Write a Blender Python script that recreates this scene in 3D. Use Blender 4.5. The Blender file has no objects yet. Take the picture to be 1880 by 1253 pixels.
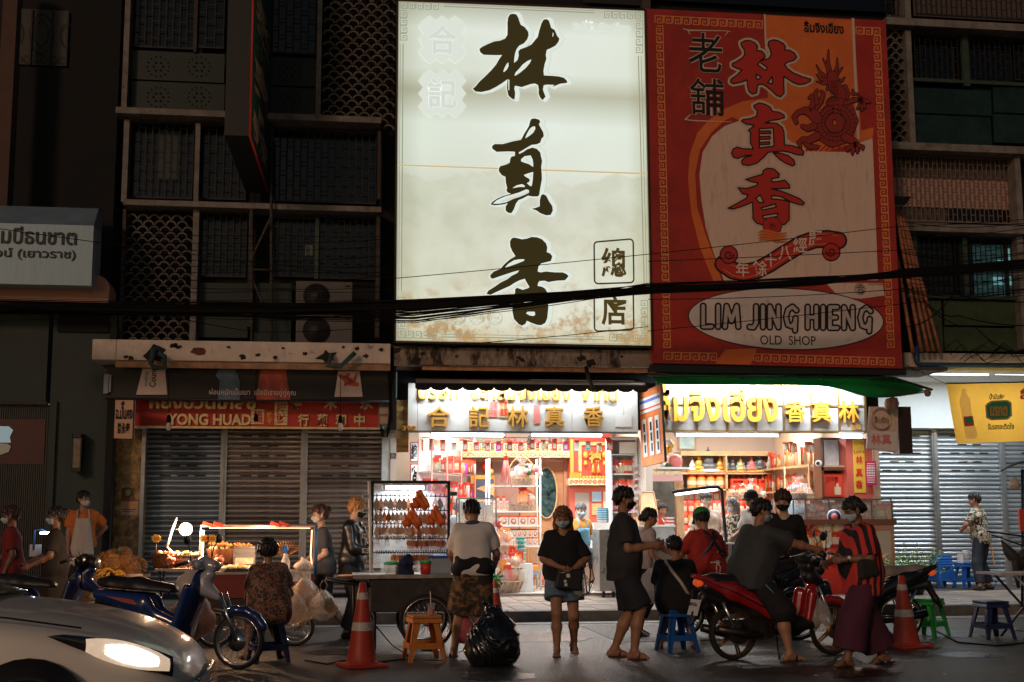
import bpy,bmesh,math,random
import numpy as np
from mathutils import Vector,Matrix,Euler
rnd=random.Random(7)
R_=math.radians
scene=bpy.context.scene
COL=scene.collection
# ------------------------------------------------------------ camera
F_PX=2342.0
CAM_H=1.5
_yaw,_pit,_rol=R_(8.0),R_(7.78),R_(-0.17)
_fw=Vector((math.sin(_yaw)*math.cos(_pit),math.cos(_yaw)*math.cos(_pit),math.sin(_pit)))
_r0=Vector((math.cos(_yaw),-math.sin(_yaw),0));_u0=_r0.cross(_fw)
_rt=_r0*math.cos(_rol)+_u0*math.sin(_rol);_up=_rt.cross(_fw)
cam_d=bpy.data.cameras.new('camera');cam=bpy.data.objects.new('camera',cam_d);COL.objects.link(cam)
cam.matrix_world=Matrix(((_rt.x,_up.x,-_fw.x,0),(_rt.y,_up.y,-_fw.y,0),(_rt.z,_up.z,-_fw.z,CAM_H),(0,0,0,1)))
cam_d.sensor_width=36;cam_d.lens=36*F_PX/1880;cam_d.clip_end=500
scene.camera=cam
# ------------------------------------------------------------ night sky and street light
world=bpy.data.worlds.new('World');scene.world=world;world.use_nodes= True
_nt=world.node_tree;_bg=_nt.nodes['Background']
_sky=_nt.nodes.new('ShaderNodeTexSky');_sky.sky_type='NISHITA';_sky.sun_disc= False
_sky.sun_elevation=R_(14);_sky.sun_rotation=R_(205)
_nt.links.new(_sky.outputs[0],_bg.inputs[0]);_bg.inputs[1].default_value=0.016
sun_d=bpy.data.lights.new('sun','SUN');sun_d.energy=0.50;sun_d.angle=R_(7);sun_d.color=(1.0,0.62,0.42)
sun=bpy.data.objects.new('sun',sun_d);COL.objects.link(sun)
sun.rotation_euler=Vector((0.50,0.80,-0.30)).to_track_quat('-Z','Y').to_euler()
vs=scene.view_settings;vs.view_transform='Standard';vs.look='None';vs.exposure=0.0;vs.gamma=1.0;vs.use_curve_mapping= False
scene.cycles.max_bounces=6;scene.cycles.diffuse_bounces=3;scene.cycles.glossy_bounces=3
scene.cycles.transmission_bounces=4;scene.cycles.transparent_max_bounces=12
scene.cycles.sample_clamp_indirect=3.0;scene.cycles.caustics_reflective= False;scene.cycles.caustics_refractive= False
# ------------------------------------------------------------ measuring helpers: a sight line of the camera met with a real plane
def _ray(px,py): return _fw*F_PX+_rt*(px-940)-_up*(py-626.5)
def at(px,py,Y):
 d=_ray(px,py); return Vector((0,0,CAM_H))+d*(Y/d.y)
def ground(px,py,z=0.0):
 d=_ray(px,py); return Vector((0,0,CAM_H))+d*((z-CAM_H)/d.z)
def rect(x0,y0,x1,y1,Y):
 a,b,c,d=at(x0,y0,Y),at(x1,y0,Y),at(x0,y1,Y),at(x1,y1,Y)
 return ((a.x+c.x)/2,(b.x+d.x)/2,(c.z+d.z)/2,(a.z+b.z)/2)
# ------------------------------------------------------------ materials
MATS={}
def mat(name,col,rough=0.6,metal=0.0,noise=0.0,nscale=6.0,bump=0.0,bscale=60.0,col2=None,emit=0.0,ecol=None,
  alpha=1.0,trans=0.0,rv=0.0,coat=0.0,spec=None,dirt=None,dscale=3.0,damt=0.35,stretch=None):
 if name in MATS: return MATS[name]
 m=bpy.data.materials.new(name);m.use_nodes= True;MATS[name]=m
 nt=m.node_tree;b=nt.nodes['Principled BSDF'];L=nt.links
 c=(*col,1)
 b.inputs['Base Color'].default_value=c;b.inputs['Roughness'].default_value=rough;b.inputs['Metallic'].default_value=metal
 if spec is not None:b.inputs['Specular IOR Level'].default_value=spec
 if alpha<1:b.inputs['Alpha'].default_value=alpha
 if trans:b.inputs['Transmission Weight'].default_value=trans
 if coat:b.inputs['Coat Weight'].default_value=coat;b.inputs['Coat Roughness'].default_value=0.08
 tc= None
 def coords(sc):
  nonlocal tc
  if tc is None:tc=nt.nodes.new('ShaderNodeTexCoord')
  mp=nt.nodes.new('ShaderNodeMapping');L.new(tc.outputs['Object'],mp.inputs[0])
  s=stretch or (1,1,1);mp.inputs['Scale'].default_value=(s[0]*sc,s[1]*sc,s[2]*sc); return mp.outputs[0]
 last= None
 if noise or col2:
  n=nt.nodes.new('ShaderNodeTexNoise');L.new(coords(nscale),n.inputs['Vector']);n.inputs['Scale'].default_value=1.0;n.inputs['Detail'].default_value=5;n.inputs['Roughness'].default_value=.65
  r=nt.nodes.new('ShaderNodeValToRGB');r.color_ramp.elements[0].position=.34;r.color_ramp.elements[1].position=.66
  r.color_ramp.elements[0].color=c
  r.color_ramp.elements[1].color=(*col2,1) if col2 else (*[min(1,x*(1+noise)) for x in col],1)
  if not col2:r.color_ramp.elements[0].color=(*[x*(1-noise) for x in col],1)
  L.new(n.outputs[0],r.inputs[0]);last=r.outputs[0]
  rr=nt.nodes.new('ShaderNodeMapRange');rr.inputs[3].default_value=max(0.03,rough-.12);rr.inputs[4].default_value=min(1,rough+.12)
  L.new(n.outputs[0],rr.inputs[0]);L.new(rr.outputs[0],b.inputs['Roughness'])
 if dirt:
  n=nt.nodes.new('ShaderNodeTexNoise');L.new(coords(dscale),n.inputs['Vector']);n.inputs['Scale'].default_value=1.0;n.inputs['Detail'].default_value=9;n.inputs['Roughness'].default_value=.75
  r=nt.nodes.new('ShaderNodeValToRGB');r.color_ramp.elements[0].position=1-damt-.1;r.color_ramp.elements[1].position=1-damt+.06
  L.new(n.outputs[0],r.inputs[0])
  mx=nt.nodes.new('ShaderNodeMix');mx.data_type='RGBA';L.new(r.outputs[0],mx.inputs[0])
  if last:L.new(last,mx.inputs[6])
  else:mx.inputs[6].default_value=c
  mx.inputs[7].default_value=(*dirt,1);last=mx.outputs[2]
 if rv:
  oi=nt.nodes.new('ShaderNodeObjectInfo');mr=nt.nodes.new('ShaderNodeMapRange');mr.inputs[3].default_value=1-rv;mr.inputs[4].default_value=1+rv*.6;L.new(oi.outputs['Random'],mr.inputs[0])
  mx=nt.nodes.new('ShaderNodeMix');mx.data_type='RGBA';mx.blend_type='MULTIPLY';mx.inputs[0].default_value=1;L.new(mr.outputs[0],mx.inputs[7])
  if last:L.new(last,mx.inputs[6])
  else:mx.inputs[6].default_value=c
  last=mx.outputs[2]
 if last:L.new(last,b.inputs['Base Color'])
 if bump:
  n=nt.nodes.new('ShaderNodeTexNoise');L.new(coords(bscale),n.inputs['Vector']);n.inputs['Scale'].default_value=1.0;n.inputs['Detail'].default_value=4
  bp=nt.nodes.new('ShaderNodeBump');bp.inputs['Strength'].default_value=bump;bp.inputs['Distance'].default_value=.02
  L.new(n.outputs[0],bp.inputs['Height']);L.new(bp.outputs[0],b.inputs['Normal'])
 if emit:
  b.inputs['Emission Strength'].default_value=emit;b.inputs['Emission Color'].default_value=(*(ecol or col),1)
 return m
def bsdf(m): return m.node_tree.nodes['Principled BSDF']
_gi=[0]
def flat(col,rough=.7,**k):
 key='col_%s_%s_%s'%('_'.join('%.3f'%c for c in col),rough,'_'.join(str(v) for v in k.values()))
 return mat(key,col,rough,**k)
# ------------------------------------------------------------ mesh builder
class MB:
 def __init__(s):s.v=[];s.f=[];s.m=[];s.mats=[];s.sm=[]
 def mi(s,m):
  if m is None: return 0
  if m not in s.mats:s.mats.append(m)
  return s.mats.index(m)
 def add(s,vs,fs,m=None,smooth=False):
  o=len(s.v);s.v+=[tuple(v) for v in vs];k=s.mi(m)
  for f in fs:s.f.append(tuple(i+o for i in f));s.m.append(k);s.sm.append(smooth)
  return s
 def box(s,x0,x1,y0,y1,z0,z1,m=None):
  return s.add([(x0,y0,z0),(x1,y0,z0),(x1,y1,z0),(x0,y1,z0),(x0,y0,z1),(x1,y0,z1),(x1,y1,z1),(x0,y1,z1)],
                     [(0,3,2,1),(4,5,6,7),(0,1,5,4),(1,2,6,5),(2,3,7,6),(3,0,4,7)],m)
 def cbox(s,c,d,m=None,rz=0,rx=0,ry=0,taper=1.0):
  M=Euler((rx,ry,rz)).to_matrix();c=Vector(c);vs=[]
  for z in (-1,1):
   t=taper if z>0 else 1
   for x,y in ((-1,-1),(1,-1),(1,1),(-1,1)):vs.append(c+M@Vector((x*d[0]/2*t,y*d[1]/2*t,z*d[2]/2)))
  return s.add(vs,[(0,3,2,1),(4,5,6,7),(0,1,5,4),(1,2,6,5),(2,3,7,6),(3,0,4,7)],m)
 def tube(s,pts,r,n=8,m=None,caps=True,closed=False):
  pts=[Vector(p) for p in pts];N=len(pts);rs=r if isinstance(r,(list,tuple)) else [r]*N
  vs=[];prev= None
  for i,p in enumerate(pts):
   t=(pts[(i+1)%N]-pts[i-1]) if closed else (pts[min(i+1,N-1)]-pts[max(i-1,0)])
   if t.length<1e-9:t=Vector((0,0,1))
   t.normalize()
   if prev is None:a=t.orthogonal().normalized()
   else:
    a=prev-t*prev.dot(t);a=a.normalized() if a.length>1e-6 else t.orthogonal().normalized()
   prev=a;b=t.cross(a)
   for k in range(n):
    w=2*math.pi*k/n;vs.append(p+(a*math.cos(w)+b*math.sin(w))*rs[i])
  fs=[]
  for i in range(N if closed else N-1):
   j=(i+1)%N
   for k in range(n):fs.append((i*n+k,i*n+(k+1)%n,j*n+(k+1)%n,j*n+k))
  if caps and not closed:fs.append(tuple(range(n))[::-1]);fs.append(tuple(range((N-1)*n,N*n)))
  return s.add(vs,fs,m, True)
 def lathe(s,prof,c=(0,0,0),n=20,m=None,axis='z',smooth=True,caps=True):
  vs=[];c=Vector(c)
  for r,h in prof:
   for k in range(n):
    w=2*math.pi*k/n;a,b=r*math.cos(w),r*math.sin(w)
    vs.append(c+Vector({'z':(a,b,h),'y':(a,h,b),'x':(h,a,b)}[axis]))
  fs=[]
  for i in range(len(prof)-1):
   for k in range(n):fs.append((i*n+k,i*n+(k+1)%n,(i+1)*n+(k+1)%n,(i+1)*n+k))
  if caps:
   if prof[0][0]>1e-6:fs.append(tuple(range(n))[::-1])
   if prof[-1][0]>1e-6:fs.append(tuple(range((len(prof)-1)*n,len(prof)*n)))
  return s.add(vs,fs,m,smooth)
 def ball(s,c,r,m=None,n=10,sq=(1,1,1)):
  prof=[(math.sin(math.pi*i/n),-math.cos(math.pi*i/n)) for i in range(n+1)];vs=[];q=n*2
  for a,h in prof:
   for k in range(q):
    w=2*math.pi*k/q;vs.append((c[0]+a*math.cos(w)*r*sq[0],c[1]+a*math.sin(w)*r*sq[1],c[2]+h*r*sq[2]))
  fs=[(i*q+k,i*q+(k+1)%q,(i+1)*q+(k+1)%q,(i+1)*q+k) for i in range(n) for k in range(q)]
  return s.add(vs,fs,m, True)
 def prism(s,poly,y0,y1,m=None):
  n=len(poly);vs=[(x,y0,z) for x,z in poly]+[(x,y1,z) for x,z in poly]
  fs=[tuple(range(n)),tuple(range(n,2*n))[::-1]]+[((i+1)%n,i,n+i,n+(i+1)%n) for i in range(n)]
  return s.add(vs,fs,m)
 def sheet(s,P,m=None,smooth=True,th=0.0):
  a,b=len(P),len(P[0]);vs=[p for row in P for p in row]
  fs=[(i*b+j,i*b+j+1,(i+1)*b+j+1,(i+1)*b+j) for i in range(a-1) for j in range(b-1)]
  return s.add(vs,fs,m,smooth)
 def mesh(s,name='mesh',m=None):
  me=bpy.data.meshes.new(name);me.from_pydata(s.v,[],s.f)
  for k in (s.mats or ([m] if m else [])):me.materials.append(k)
  if s.mats:me.polygons.foreach_set('material_index',s.m)
  me.polygons.foreach_set('use_smooth',s.sm);me.update(); return me
def link(name,data,parent=None,loc=None,rz=0):
 o=bpy.data.objects.new(name,data);COL.objects.link(o)
 if parent:o.parent=parent
 if loc is not None:o.location=loc
 if rz:o.rotation_euler=(0,0,rz)
 return o
def build(name,mb,m=None,parent=None,loc=None,rz=0,bevel=0):
 o=link(name,mb.mesh(name,m),parent,loc,rz)
 if bevel:
  md=o.modifiers.new('bevel','BEVEL');md.width=bevel;md.segments=2;md.limit_method='ANGLE'
 return o
def tag(o,label=None,cat=None,group=None,kind=None):
 if label:o['label']=label
 if cat:o['category']=cat
 if group:o['group']=group
 if kind:o['kind']=kind
 return o
def thing(name,label,cat,loc=(0,0,0),rz=0,group=None):
 return tag(link(name, None, None,loc,rz),label,cat,group)
def part(name,parent,m=None):pass
def copy_tree(o,parent=None):
 c=o.copy();COL.objects.link(c);c.parent=parent
 for ch in list(o.children):copy_tree(ch,c)
 return c
def structure(name,mb,m=None,parent=None):
 o=build(name,mb,m,parent);o['kind']='structure'; return o
# text fitted in a rectangle (x0,x1,z0,z1) on plane y, facing the street
_tc={}
def glyph_mesh(body,bold=0.0,extrude=0.0,bevel=0.0,spacing=1.0):
 key=(body,bold,extrude,bevel,spacing)
 if key in _tc: return _tc[key]
 cu=bpy.data.curves.new('lettering','FONT');cu.body=body;cu.offset=bold;cu.extrude=extrude;cu.resolution_u=3
 cu.bevel_depth=bevel;cu.space_character=spacing;cu.bevel_resolution=1
 o=bpy.data.objects.new('lettering',cu);COL.objects.link(o)
 dg=bpy.context.evaluated_depsgraph_get();dg.update()
 me=bpy.data.meshes.new_from_object(o.evaluated_get(dg));bpy.data.objects.remove(o)
 n=len(me.vertices);a=np.empty(n*3);me.vertices.foreach_get('co',a);a=a.reshape(-1,3)
 fs=[tuple(p.vertices) for p in me.polygons];bpy.data.meshes.remove(me)
 _tc[key]=(a,fs); return a,fs
def text(mb,body,rc,y,m,bold=0.0,depth=0.0,bevel=0.0,keep=False,spacing=1.0,xf=None):
 a,fs=glyph_mesh(body,bold,0.05 if depth else 0.0,bevel,spacing)
 if not len(a): return mb
 lo,hi=a.min(0),a.max(0);x0,x1,z0,z1=rc
 sx=(x1-x0)/max(1e-6,hi[0]-lo[0]);sz=(z1-z0)/max(1e-6,hi[1]-lo[1])
 if keep:
  sc=min(sx,sz);cx,cz=(x0+x1)/2,(z0+z1)/2;sx=sz=sc
  x0=cx-(hi[0]-lo[0])*sc/2;z0=cz-(hi[1]-lo[1])*sc/2
 zt=max(1e-6,hi[2]-lo[2]);vs=[]
 for p in a:
  X=x0+(p[0]-lo[0])*sx;Z=z0+(p[1]-lo[1])*sz;Y=y-(depth*(p[2]-lo[2])/zt if depth else 0)
  vs.append(xf(X,Y,Z) if xf else (X,Y,Z))
 return mb.add(vs,fs,m)
# flat filled shapes from outlines (marching squares on a distance grid); pts in photo-measured units, mapped by fn
def poly_sdf(P,X,Y):
 P=np.array(P,float);Q=np.roll(P,-1,0);d=np.full(X.shape,1e18);ins=np.zeros(X.shape,bool)
 for (ax,ay),(bx,by) in zip(P,Q):
  ex,ey=bx-ax,by-ay;wx,wy=X-ax,Y-ay;t=np.clip((wx*ex+wy*ey)/(ex*ex+ey*ey+1e-12),0,1)
  d=np.minimum(d,(wx-ex*t)**2+(wy-ey*t)**2)
  c=(ay>Y)!=(by>Y)
  if ey!=0:ins^=c&(X<ex*(Y-ay)/ey+ax)
 return np.where(ins,-1,1)*np.sqrt(d)
def stroke_sdf(S,X,Y):
 d=np.full(X.shape,1e9)
 for (ax,ay,ra),(bx,by,rb) in zip(S[:-1],S[1:]):
  ex,ey=bx-ax,by-ay;wx,wy=X-ax,Y-ay;t=np.clip((wx*ex+wy*ey)/(ex*ex+ey*ey+1e-12),0,1)
  d=np.minimum(d,np.hypot(wx-ex*t,wy-ey*t)-(ra+(rb-ra)*t))
 return d
def fill2d(mb,fun,bounds,h,fn,m):
 x0,y0,x1,y1=bounds;nx=int((x1-x0)/h)+2;ny=int((y1-y0)/h)+2
 xs=x0+np.arange(nx)*h;ys=y0+np.arange(ny)*h
 X,Y=np.meshgrid(xs,ys,indexing='ij');D=fun(X,Y);ins=D<0
 vs=[];fs=[]
 cnt=ins[:-1,:-1].astype(int)+ins[1:,:-1]+ins[1:,1:]+ins[:-1,1:]
 for i in range(nx-1):
  j=0;row=cnt[i]
  while j<ny-1:
   c=row[j]
   if c==4:
    k=j
    while k<ny-1 and row[k]==4:k+=1
    o=len(vs);vs+=[(xs[i],ys[j]),(xs[i+1],ys[j]),(xs[i+1],ys[k]),(xs[i],ys[k])];fs.append((o,o+1,o+2,o+3));j=k;continue
   if c:
    cs=[(i,j),(i+1,j),(i+1,j+1),(i,j+1)];o=len(vs);pl=[]
    for q in range(4):
     A,B=cs[q],cs[(q+1)%4];da,db=D[A],D[B]
     if da<0:pl.append((xs[A[0]],ys[A[1]]))
     if (da<0)!=(db<0):
      t=da/(da-db);pl.append((xs[A[0]]+(xs[B[0]]-xs[A[0]])*t,ys[A[1]]+(ys[B[1]]-ys[A[1]])*t))
    if len(pl)>=3:vs+=pl;fs.append(tuple(range(o,o+len(pl))))
   j+=1
 return mb.add([fn(x,y) for x,y in vs],fs,m)
# ============================================================ palette
M={}
M['asphalt']=mat('asphalt',(.062,.058,.055),.40,noise=.6,nscale=24,bump=1.0,bscale=45,dirt=(.026,.024,.023),dscale=.55,damt=.48)
M['gutter']=mat('gutter',(.26,.25,.23),.5,noise=.25,nscale=4,bump=.3,dirt=(.06,.055,.05),dscale=2.5,damt=.4)
M['kerb']=mat('kerb',(.15,.14,.13),.75,rv=.3,noise=.3,nscale=5,bump=.4,dirt=(.05,.045,.04),dscale=3)
M['tile']=mat('tile',(.30,.24,.20),.45,rv=.3,noise=.25,nscale=2.2,bump=.15,dirt=(.10,.08,.07),dscale=2)
M['grout']=mat('grout',(.08,.07,.065),.8)
M['shopfloor']=mat('shopfloor',(.75,.74,.72),.22)
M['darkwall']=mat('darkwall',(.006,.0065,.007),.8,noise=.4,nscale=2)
M['plaster_l']=mat('plaster_left',(.055,.072,.068),.85,noise=.12,nscale=1.5,bump=.2,bscale=40)
M['brown_col']=mat('brown_column',(.10,.055,.04),.8,noise=.2)
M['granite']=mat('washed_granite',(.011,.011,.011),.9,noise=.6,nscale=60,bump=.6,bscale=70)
M['frame']=mat('old_white_paint',(.22,.20,.18),.75,noise=.3,nscale=4,dirt=(.12,.09,.07),dscale=5,damt=.38,bump=.15)
M['framed']=mat('grimy_paint',(.085,.075,.07),.8,noise=.2,nscale=3,dirt=(.05,.04,.03),dscale=4,damt=.5)
M['ledge']=mat('weathered_concrete',(.78,.66,.56),.8,noise=.14,nscale=3,dirt=(.10,.055,.035),dscale=4.5,damt=.34,bump=.35,bscale=30)
M['ledge2']=mat('stained_concrete',(.48,.38,.31),.85,noise=.3,nscale=3,dirt=(.05,.03,.02),dscale=3,damt=.47,bump=.35,bscale=30,stretch=(1.6,1,.6))
M['greenp']=mat('green_panel',(.012,.028,.021),.55,noise=.25,nscale=2,dirt=(.02,.03,.02),dscale=3)
M['greenf']=mat('green_frame',(.04,.07,.045),.5,noise=.2)
M['glassd']=mat('dark_window',(.006,.007,.008),.12,spec=.5)
M['bar']=mat('grille_bar',(.018,.017,.017),.6)
M['barl']=mat('pale_grille',(.20,.15,.12),.6)
M['breeze']=mat('breeze_block',(.16,.14,.125),.85,rv=.35,noise=.2,nscale=5,dirt=(.10,.07,.05),dscale=5,damt=.42)
M['slat']=mat('shutter_steel',(.30,.36,.42),.32,metal=.75,rv=.35,noise=.22,nscale=1.6,stretch=(1,1,9),bump=.1)
M['slatb']=mat('shutter_worn',(.40,.35,.32),.34,metal=.75,rv=.4,noise=.3,nscale=1.2,stretch=(1,1,9),dirt=(.12,.09,.07),dscale=2.5,damt=.4)
M['slatr']=mat('shutter_bright',(.46,.50,.54),.34,metal=.7,rv=.3,noise=.12,nscale=1.6,stretch=(1,1,9))
M['post']=mat('shutter_post',(.36,.38,.40),.38,metal=.75,noise=.2,nscale=3)
M['steel']=mat('brushed_steel',(.30,.34,.37),.35,metal=.8,noise=.1,nscale=3,stretch=(20,1,1))
M['gold']=mat('gold_paint',(.82,.42,.09),.35,metal=.35)
M['goldl']=mat('pale_gold',(.78,.58,.30),.35,metal=.5,noise=.2,nscale=20)
M['goldstone']=mat('gold_marble',(.40,.25,.09),.32,noise=.5,nscale=9,dirt=(.12,.07,.03),dscale=7,damt=.45)
M['black']=mat('black',(.012,.012,.012),.5)
M['blackc']=mat('black_cloth',(.014,.013,.014),.8,noise=.3,nscale=6)
M['cable']=mat('cable_rubber',(.006,.006,.006),.75,spec=.15)
M['redsign']=mat('red_sign',(.62,.035,.022),.45,noise=.15,nscale=2)
M['white']=mat('white',(.80,.80,.78),.5)
M['cream']=mat('cream',(.74,.62,.46),.6)
M['wood']=mat('wood',(.30,.14,.06),.5,noise=.3,nscale=4,stretch=(1,1,.2))
M['woodl']=mat('light_wood',(.55,.34,.17),.5,noise=.2,nscale=4)
M['blue']=mat('blue_plastic',(.02,.13,.48),.35,noise=.08,nscale=5)
M['navy']=mat('navy_plastic',(.015,.022,.085),.4)
M['green']=mat('green_plastic',(.03,.38,.07),.35)
M['orangep']=mat('orange_plastic',(.62,.22,.04),.42,noise=.12,nscale=8,dirt=(.25,.10,.03),dscale=12)
M['cone']=mat('cone_orange',(.50,.045,.022),.5,noise=.15,nscale=7,dirt=(.20,.04,.02),dscale=14,damt=.38)
M['conew']=mat('cone_band',(.62,.57,.52),.45,dirt=(.35,.2,.15),dscale=20,damt=.4)
M['rubber']=mat('tyre_rubber',(.014,.013,.012),.75,noise=.3,nscale=20)
M['chrome']=mat('chrome',(.7,.68,.65),.2,metal=1)
M['glass']=mat('clear_glass',(.9,.95,.95),.05,alpha=.14,spec=.6)
M['plastic']=mat('thin_plastic',(.85,.83,.8),.22,alpha=.32,spec=.7,noise=.1,nscale=8,bump=1.0,bscale=12)
M['tube']=mat('lit_tube',(1,1,1),.5,emit=9.0,ecol=(.86,.95,1.0))
M['tubew']=mat('lit_warm_tube',(1,.9,.8),.5,emit=16.0,ecol=(1.0,.62,.36))
M['redp']=mat('red_packet',(.62,.03,.02),.4,noise=.12,nscale=14)
M['redb']=mat('bright_red',(.72,.07,.03),.4)
M['orange']=mat('orange',(.80,.28,.04),.45)
M['yellow']=mat('yellow',(.82,.50,.06),.45)
M['pink']=mat('pink_red',(.75,.22,.20),.5)
M['teal']=mat('teal',(.04,.42,.38),.4)
M['leaf']=mat('leaf',(.05,.11,.03),.5,noise=.3,nscale=12)
M['bamboo']=mat('bamboo',(.36,.13,.06),.6,noise=.35,nscale=10)
YK,YF,YL=18.25,21.8,20.5
# ============================================================ ground
g=MB();g.box(-60,60,-40,YK-.42,-.3,0);road=structure('road',g,M['asphalt'])
g=MB();g.box(-60,60,YK-.42,YK,-.3,.006);structure('gutter_strip',g,M['gutter'])
g=MB();g.box(-60,60,YK+.2,60,-.3,.142);sw=structure('sidewalk',g,M['grout'])
kb=MB();kb.box(-.49,.49,0,.22,-.2,.15);kbm=kb.mesh('kerb_stone',M['kerb'])
kroot=tag(link('kerb', None),kind='structure')
for i in range(-12,24):
 o=link('kerb_stone',kbm,kroot,(i*1.0,YK+rnd.uniform(0,.008),rnd.uniform(-.004,.004)))
 md= None
tl=MB();tl.box(-.145,.145,-.145,.145,.1,.15);tlm=tl.mesh('paving_tile',M['tile'])
cnt=0;rest=MB()
for j in range(11):
 for i in range(-22,52):
  x,y=i*.3+.1,YK+.375+j*.3
  if y>YF-.1:continue
  if 1.6<x<13.0 and j<8 and cnt<296 and (x<6.6 or x>9.4):
   link('paving_tile',tlm,sw,(x,y,rnd.uniform(-.003,.003)));cnt+=1
  else:rest.box(x-.145,x+.145,y-.145,y+.145,.1,.15+rnd.uniform(-.003,.003))
o=build('paving_tile',rest,M['tile'],sw);o['kind']='stuff'
b=MB();q=random.Random(21);tar=mat('tar',(.022,.021,.021),.3,noise=.3,nscale=9)
for k in range(9):
 p=Vector((q.uniform(-2.5,8.5),q.uniform(10.5,17.2),.004));a=q.uniform(-.5,.5);
 for j in range(14):
  a+=q.uniform(-.5,.5);n=p+Vector((math.cos(a),math.sin(a)*.8,0))*q.uniform(.08,.22);w=Vector((-math.sin(a),math.cos(a),0))*q.uniform(.006,.016);b.add([p-w,n-w,n+w,p+w],[(0,1,2,3)]);p=n
for cx,cy,r in ((1.6,12.2,.30),(4.9,12.0,.42),(.2,14.6,.35),(6.8,13.2,.3),(2.6,15.8,.5),(7.8,15.6,.5)):
 b.add([(cx+r*1.3*math.cos(t/18*6.283)*q.uniform(.75,1.15),cy+r*math.sin(t/18*6.283)*q.uniform(.75,1.15),.004) for t in range(18)],[tuple(range(18))])
build('tar_mark',b,tar,road)
b=MB();b.box(3.4,5.2,15.2,17.4,.001,.0045);build('asphalt_patch',b,mat('asphalt_new',(.035,.034,.034),.5,noise=.5,nscale=30,bump=1,bscale=60),road)
g=MB();g.box(-60,60,-12,-7.5,-.3,.15);structure('far_sidewalk',g,M['tile'])
# ============================================================ helpers for facades
def pane(root,px,Y,m=None,th=.03,name='panel'):
 x0,x1,z0,z1=rect(*px,Y);b=MB();b.box(x0,x1,Y,Y+th,z0,z1); return build(name,b,m,root)
def pbox(mb,px,Y,th,m=None):
 x0,x1,z0,z1=rect(*px,Y);mb.box(x0,x1,Y,Y+th,z0,z1,m); return (x0,x1,z0,z1)
def grille(root,px,Y,dx=.11,dz=.26,m=None,r=.007,stagger=True):
 x0,x1,z0,z1=rect(*px,Y);b=MB();n=max(1,int((x1-x0)/dx));s=(x1-x0)/n
 for i in range(n+1):b.box(x0+i*s-r,x0+i*s+r,Y,Y+.014,z0,z1)
 for i in range(n):
  k=0;z=z0+(dz*.5 if (i%2 and stagger) else 0)+.02
  while z<z1:b.box(x0+i*s+r,x0+(i+1)*s-r,Y+.001,Y+.012,z-r,z+r);z+=dz
 for z in (z0-.01,z1-.01):b.box(x0-r,x1+r,Y-.006,Y+.02,z,z+.022)
 return build('window_grille',b,m or M['bar'],root)
_bz= None
def breeze(root,px,Y,s=.185):
 """scale shaped breeze blocks: one arc each"""
 global _bz
 x0,x1,z0,z1=rect(*px,Y)
 if _bz is None:
  b=MB();n=9;R,r=.5,.36;vs=[]
  for y in (0,.08/.185):
   for k in range(n):
    a=math.pi*k/(n-1)
    vs+=[(R*math.cos(a),y,R*math.sin(a)*.92),(r*math.cos(a),y,r*math.sin(a)*.88)]
  fs=[];N=2*n
  for k in range(n-1):
   a=2*k;fs+=[(a,a+1,a+3,a+2),(N+a,N+a+2,N+a+3,N+a+1),(a,a+2,N+a+2,N+a),(a+1,N+a+1,N+a+3,a+3)]
  fs+=[(0,N,N+1,1),(N-2,N-1,2*N-1,2*N-2)]
  b.add(vs,fs);_bz=b.mesh('breeze_block',M['breeze'])
 n=max(1,round((x1-x0)/s));sx=(x1-x0)/n;j=0;z=z0
 while z+.4*s<z1:
  off=(j%2)*.5
  for i in range(n+(0 if off==0 else -1)):
   o=link('breeze_block',_bz,root,(x0+(i+.5+off)*sx,Y+(.004 if j%2 else 0),z));o.scale=(sx*1.0,s,s)
  if off:
   pass
  z+=s*.52;j+=1
def shutter(root,px,Y,m,rows=None,holes=True,lean=0.0):
 """one roller shutter leaf, every slat a piece of its own"""
 x0,x1,z0,z1=rect(*px,Y);h=.082;n=int((z1-z0)/h);h=(z1-z0)/n
 b=MB();pr=[(0,.0),(-.012,.10),(-.020,.32),(-.020,.55),(-.010,.78),(.0,.90),(.004,1.0)]
 w=x1-x0;vs=[];
 for x in (0,w):
  for y,t in pr:vs.append((x,y,t*h))
 k=len(pr);fs=[(i,i+1,k+i+1,k+i) for i in range(k-1)]
 b.add(vs,fs, None, True);me=b.mesh('slat',m)
 hb=MB();hb.add(vs,fs,m, True)
 for hx in (.27,.5,.73):hb.box(w*hx-.09,w*hx+.09,-.024,-.0215,.3*h,.62*h,M['black'])
 meh=hb.mesh('slat');hb2=MB();hb2.add(vs,fs,m, True)
 for hx in (.39,.62):hb2.box(w*hx-.09,w*hx+.09,-.024,-.0215,.3*h,.62*h,M['black'])
 meh2=hb2.mesh('slat')
 for i in range(n):
  q=n-1-i
  mm=me
  if holes and q in (1,5,9):mm=meh
  if holes and q in (3,7):mm=meh2
  o=link('slat',mm,root,(x0,Y+rnd.uniform(-.003,.003),z0+i*h));o.rotation_euler=(rnd.uniform(-.05,.05),0,rnd.uniform(-.0015,.0015))
 bk=MB();bk.box(x0-.02,x1+.02,Y+.03,Y+.05,z0,z1);build('backing',bk,M['darkwall'],root)
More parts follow.
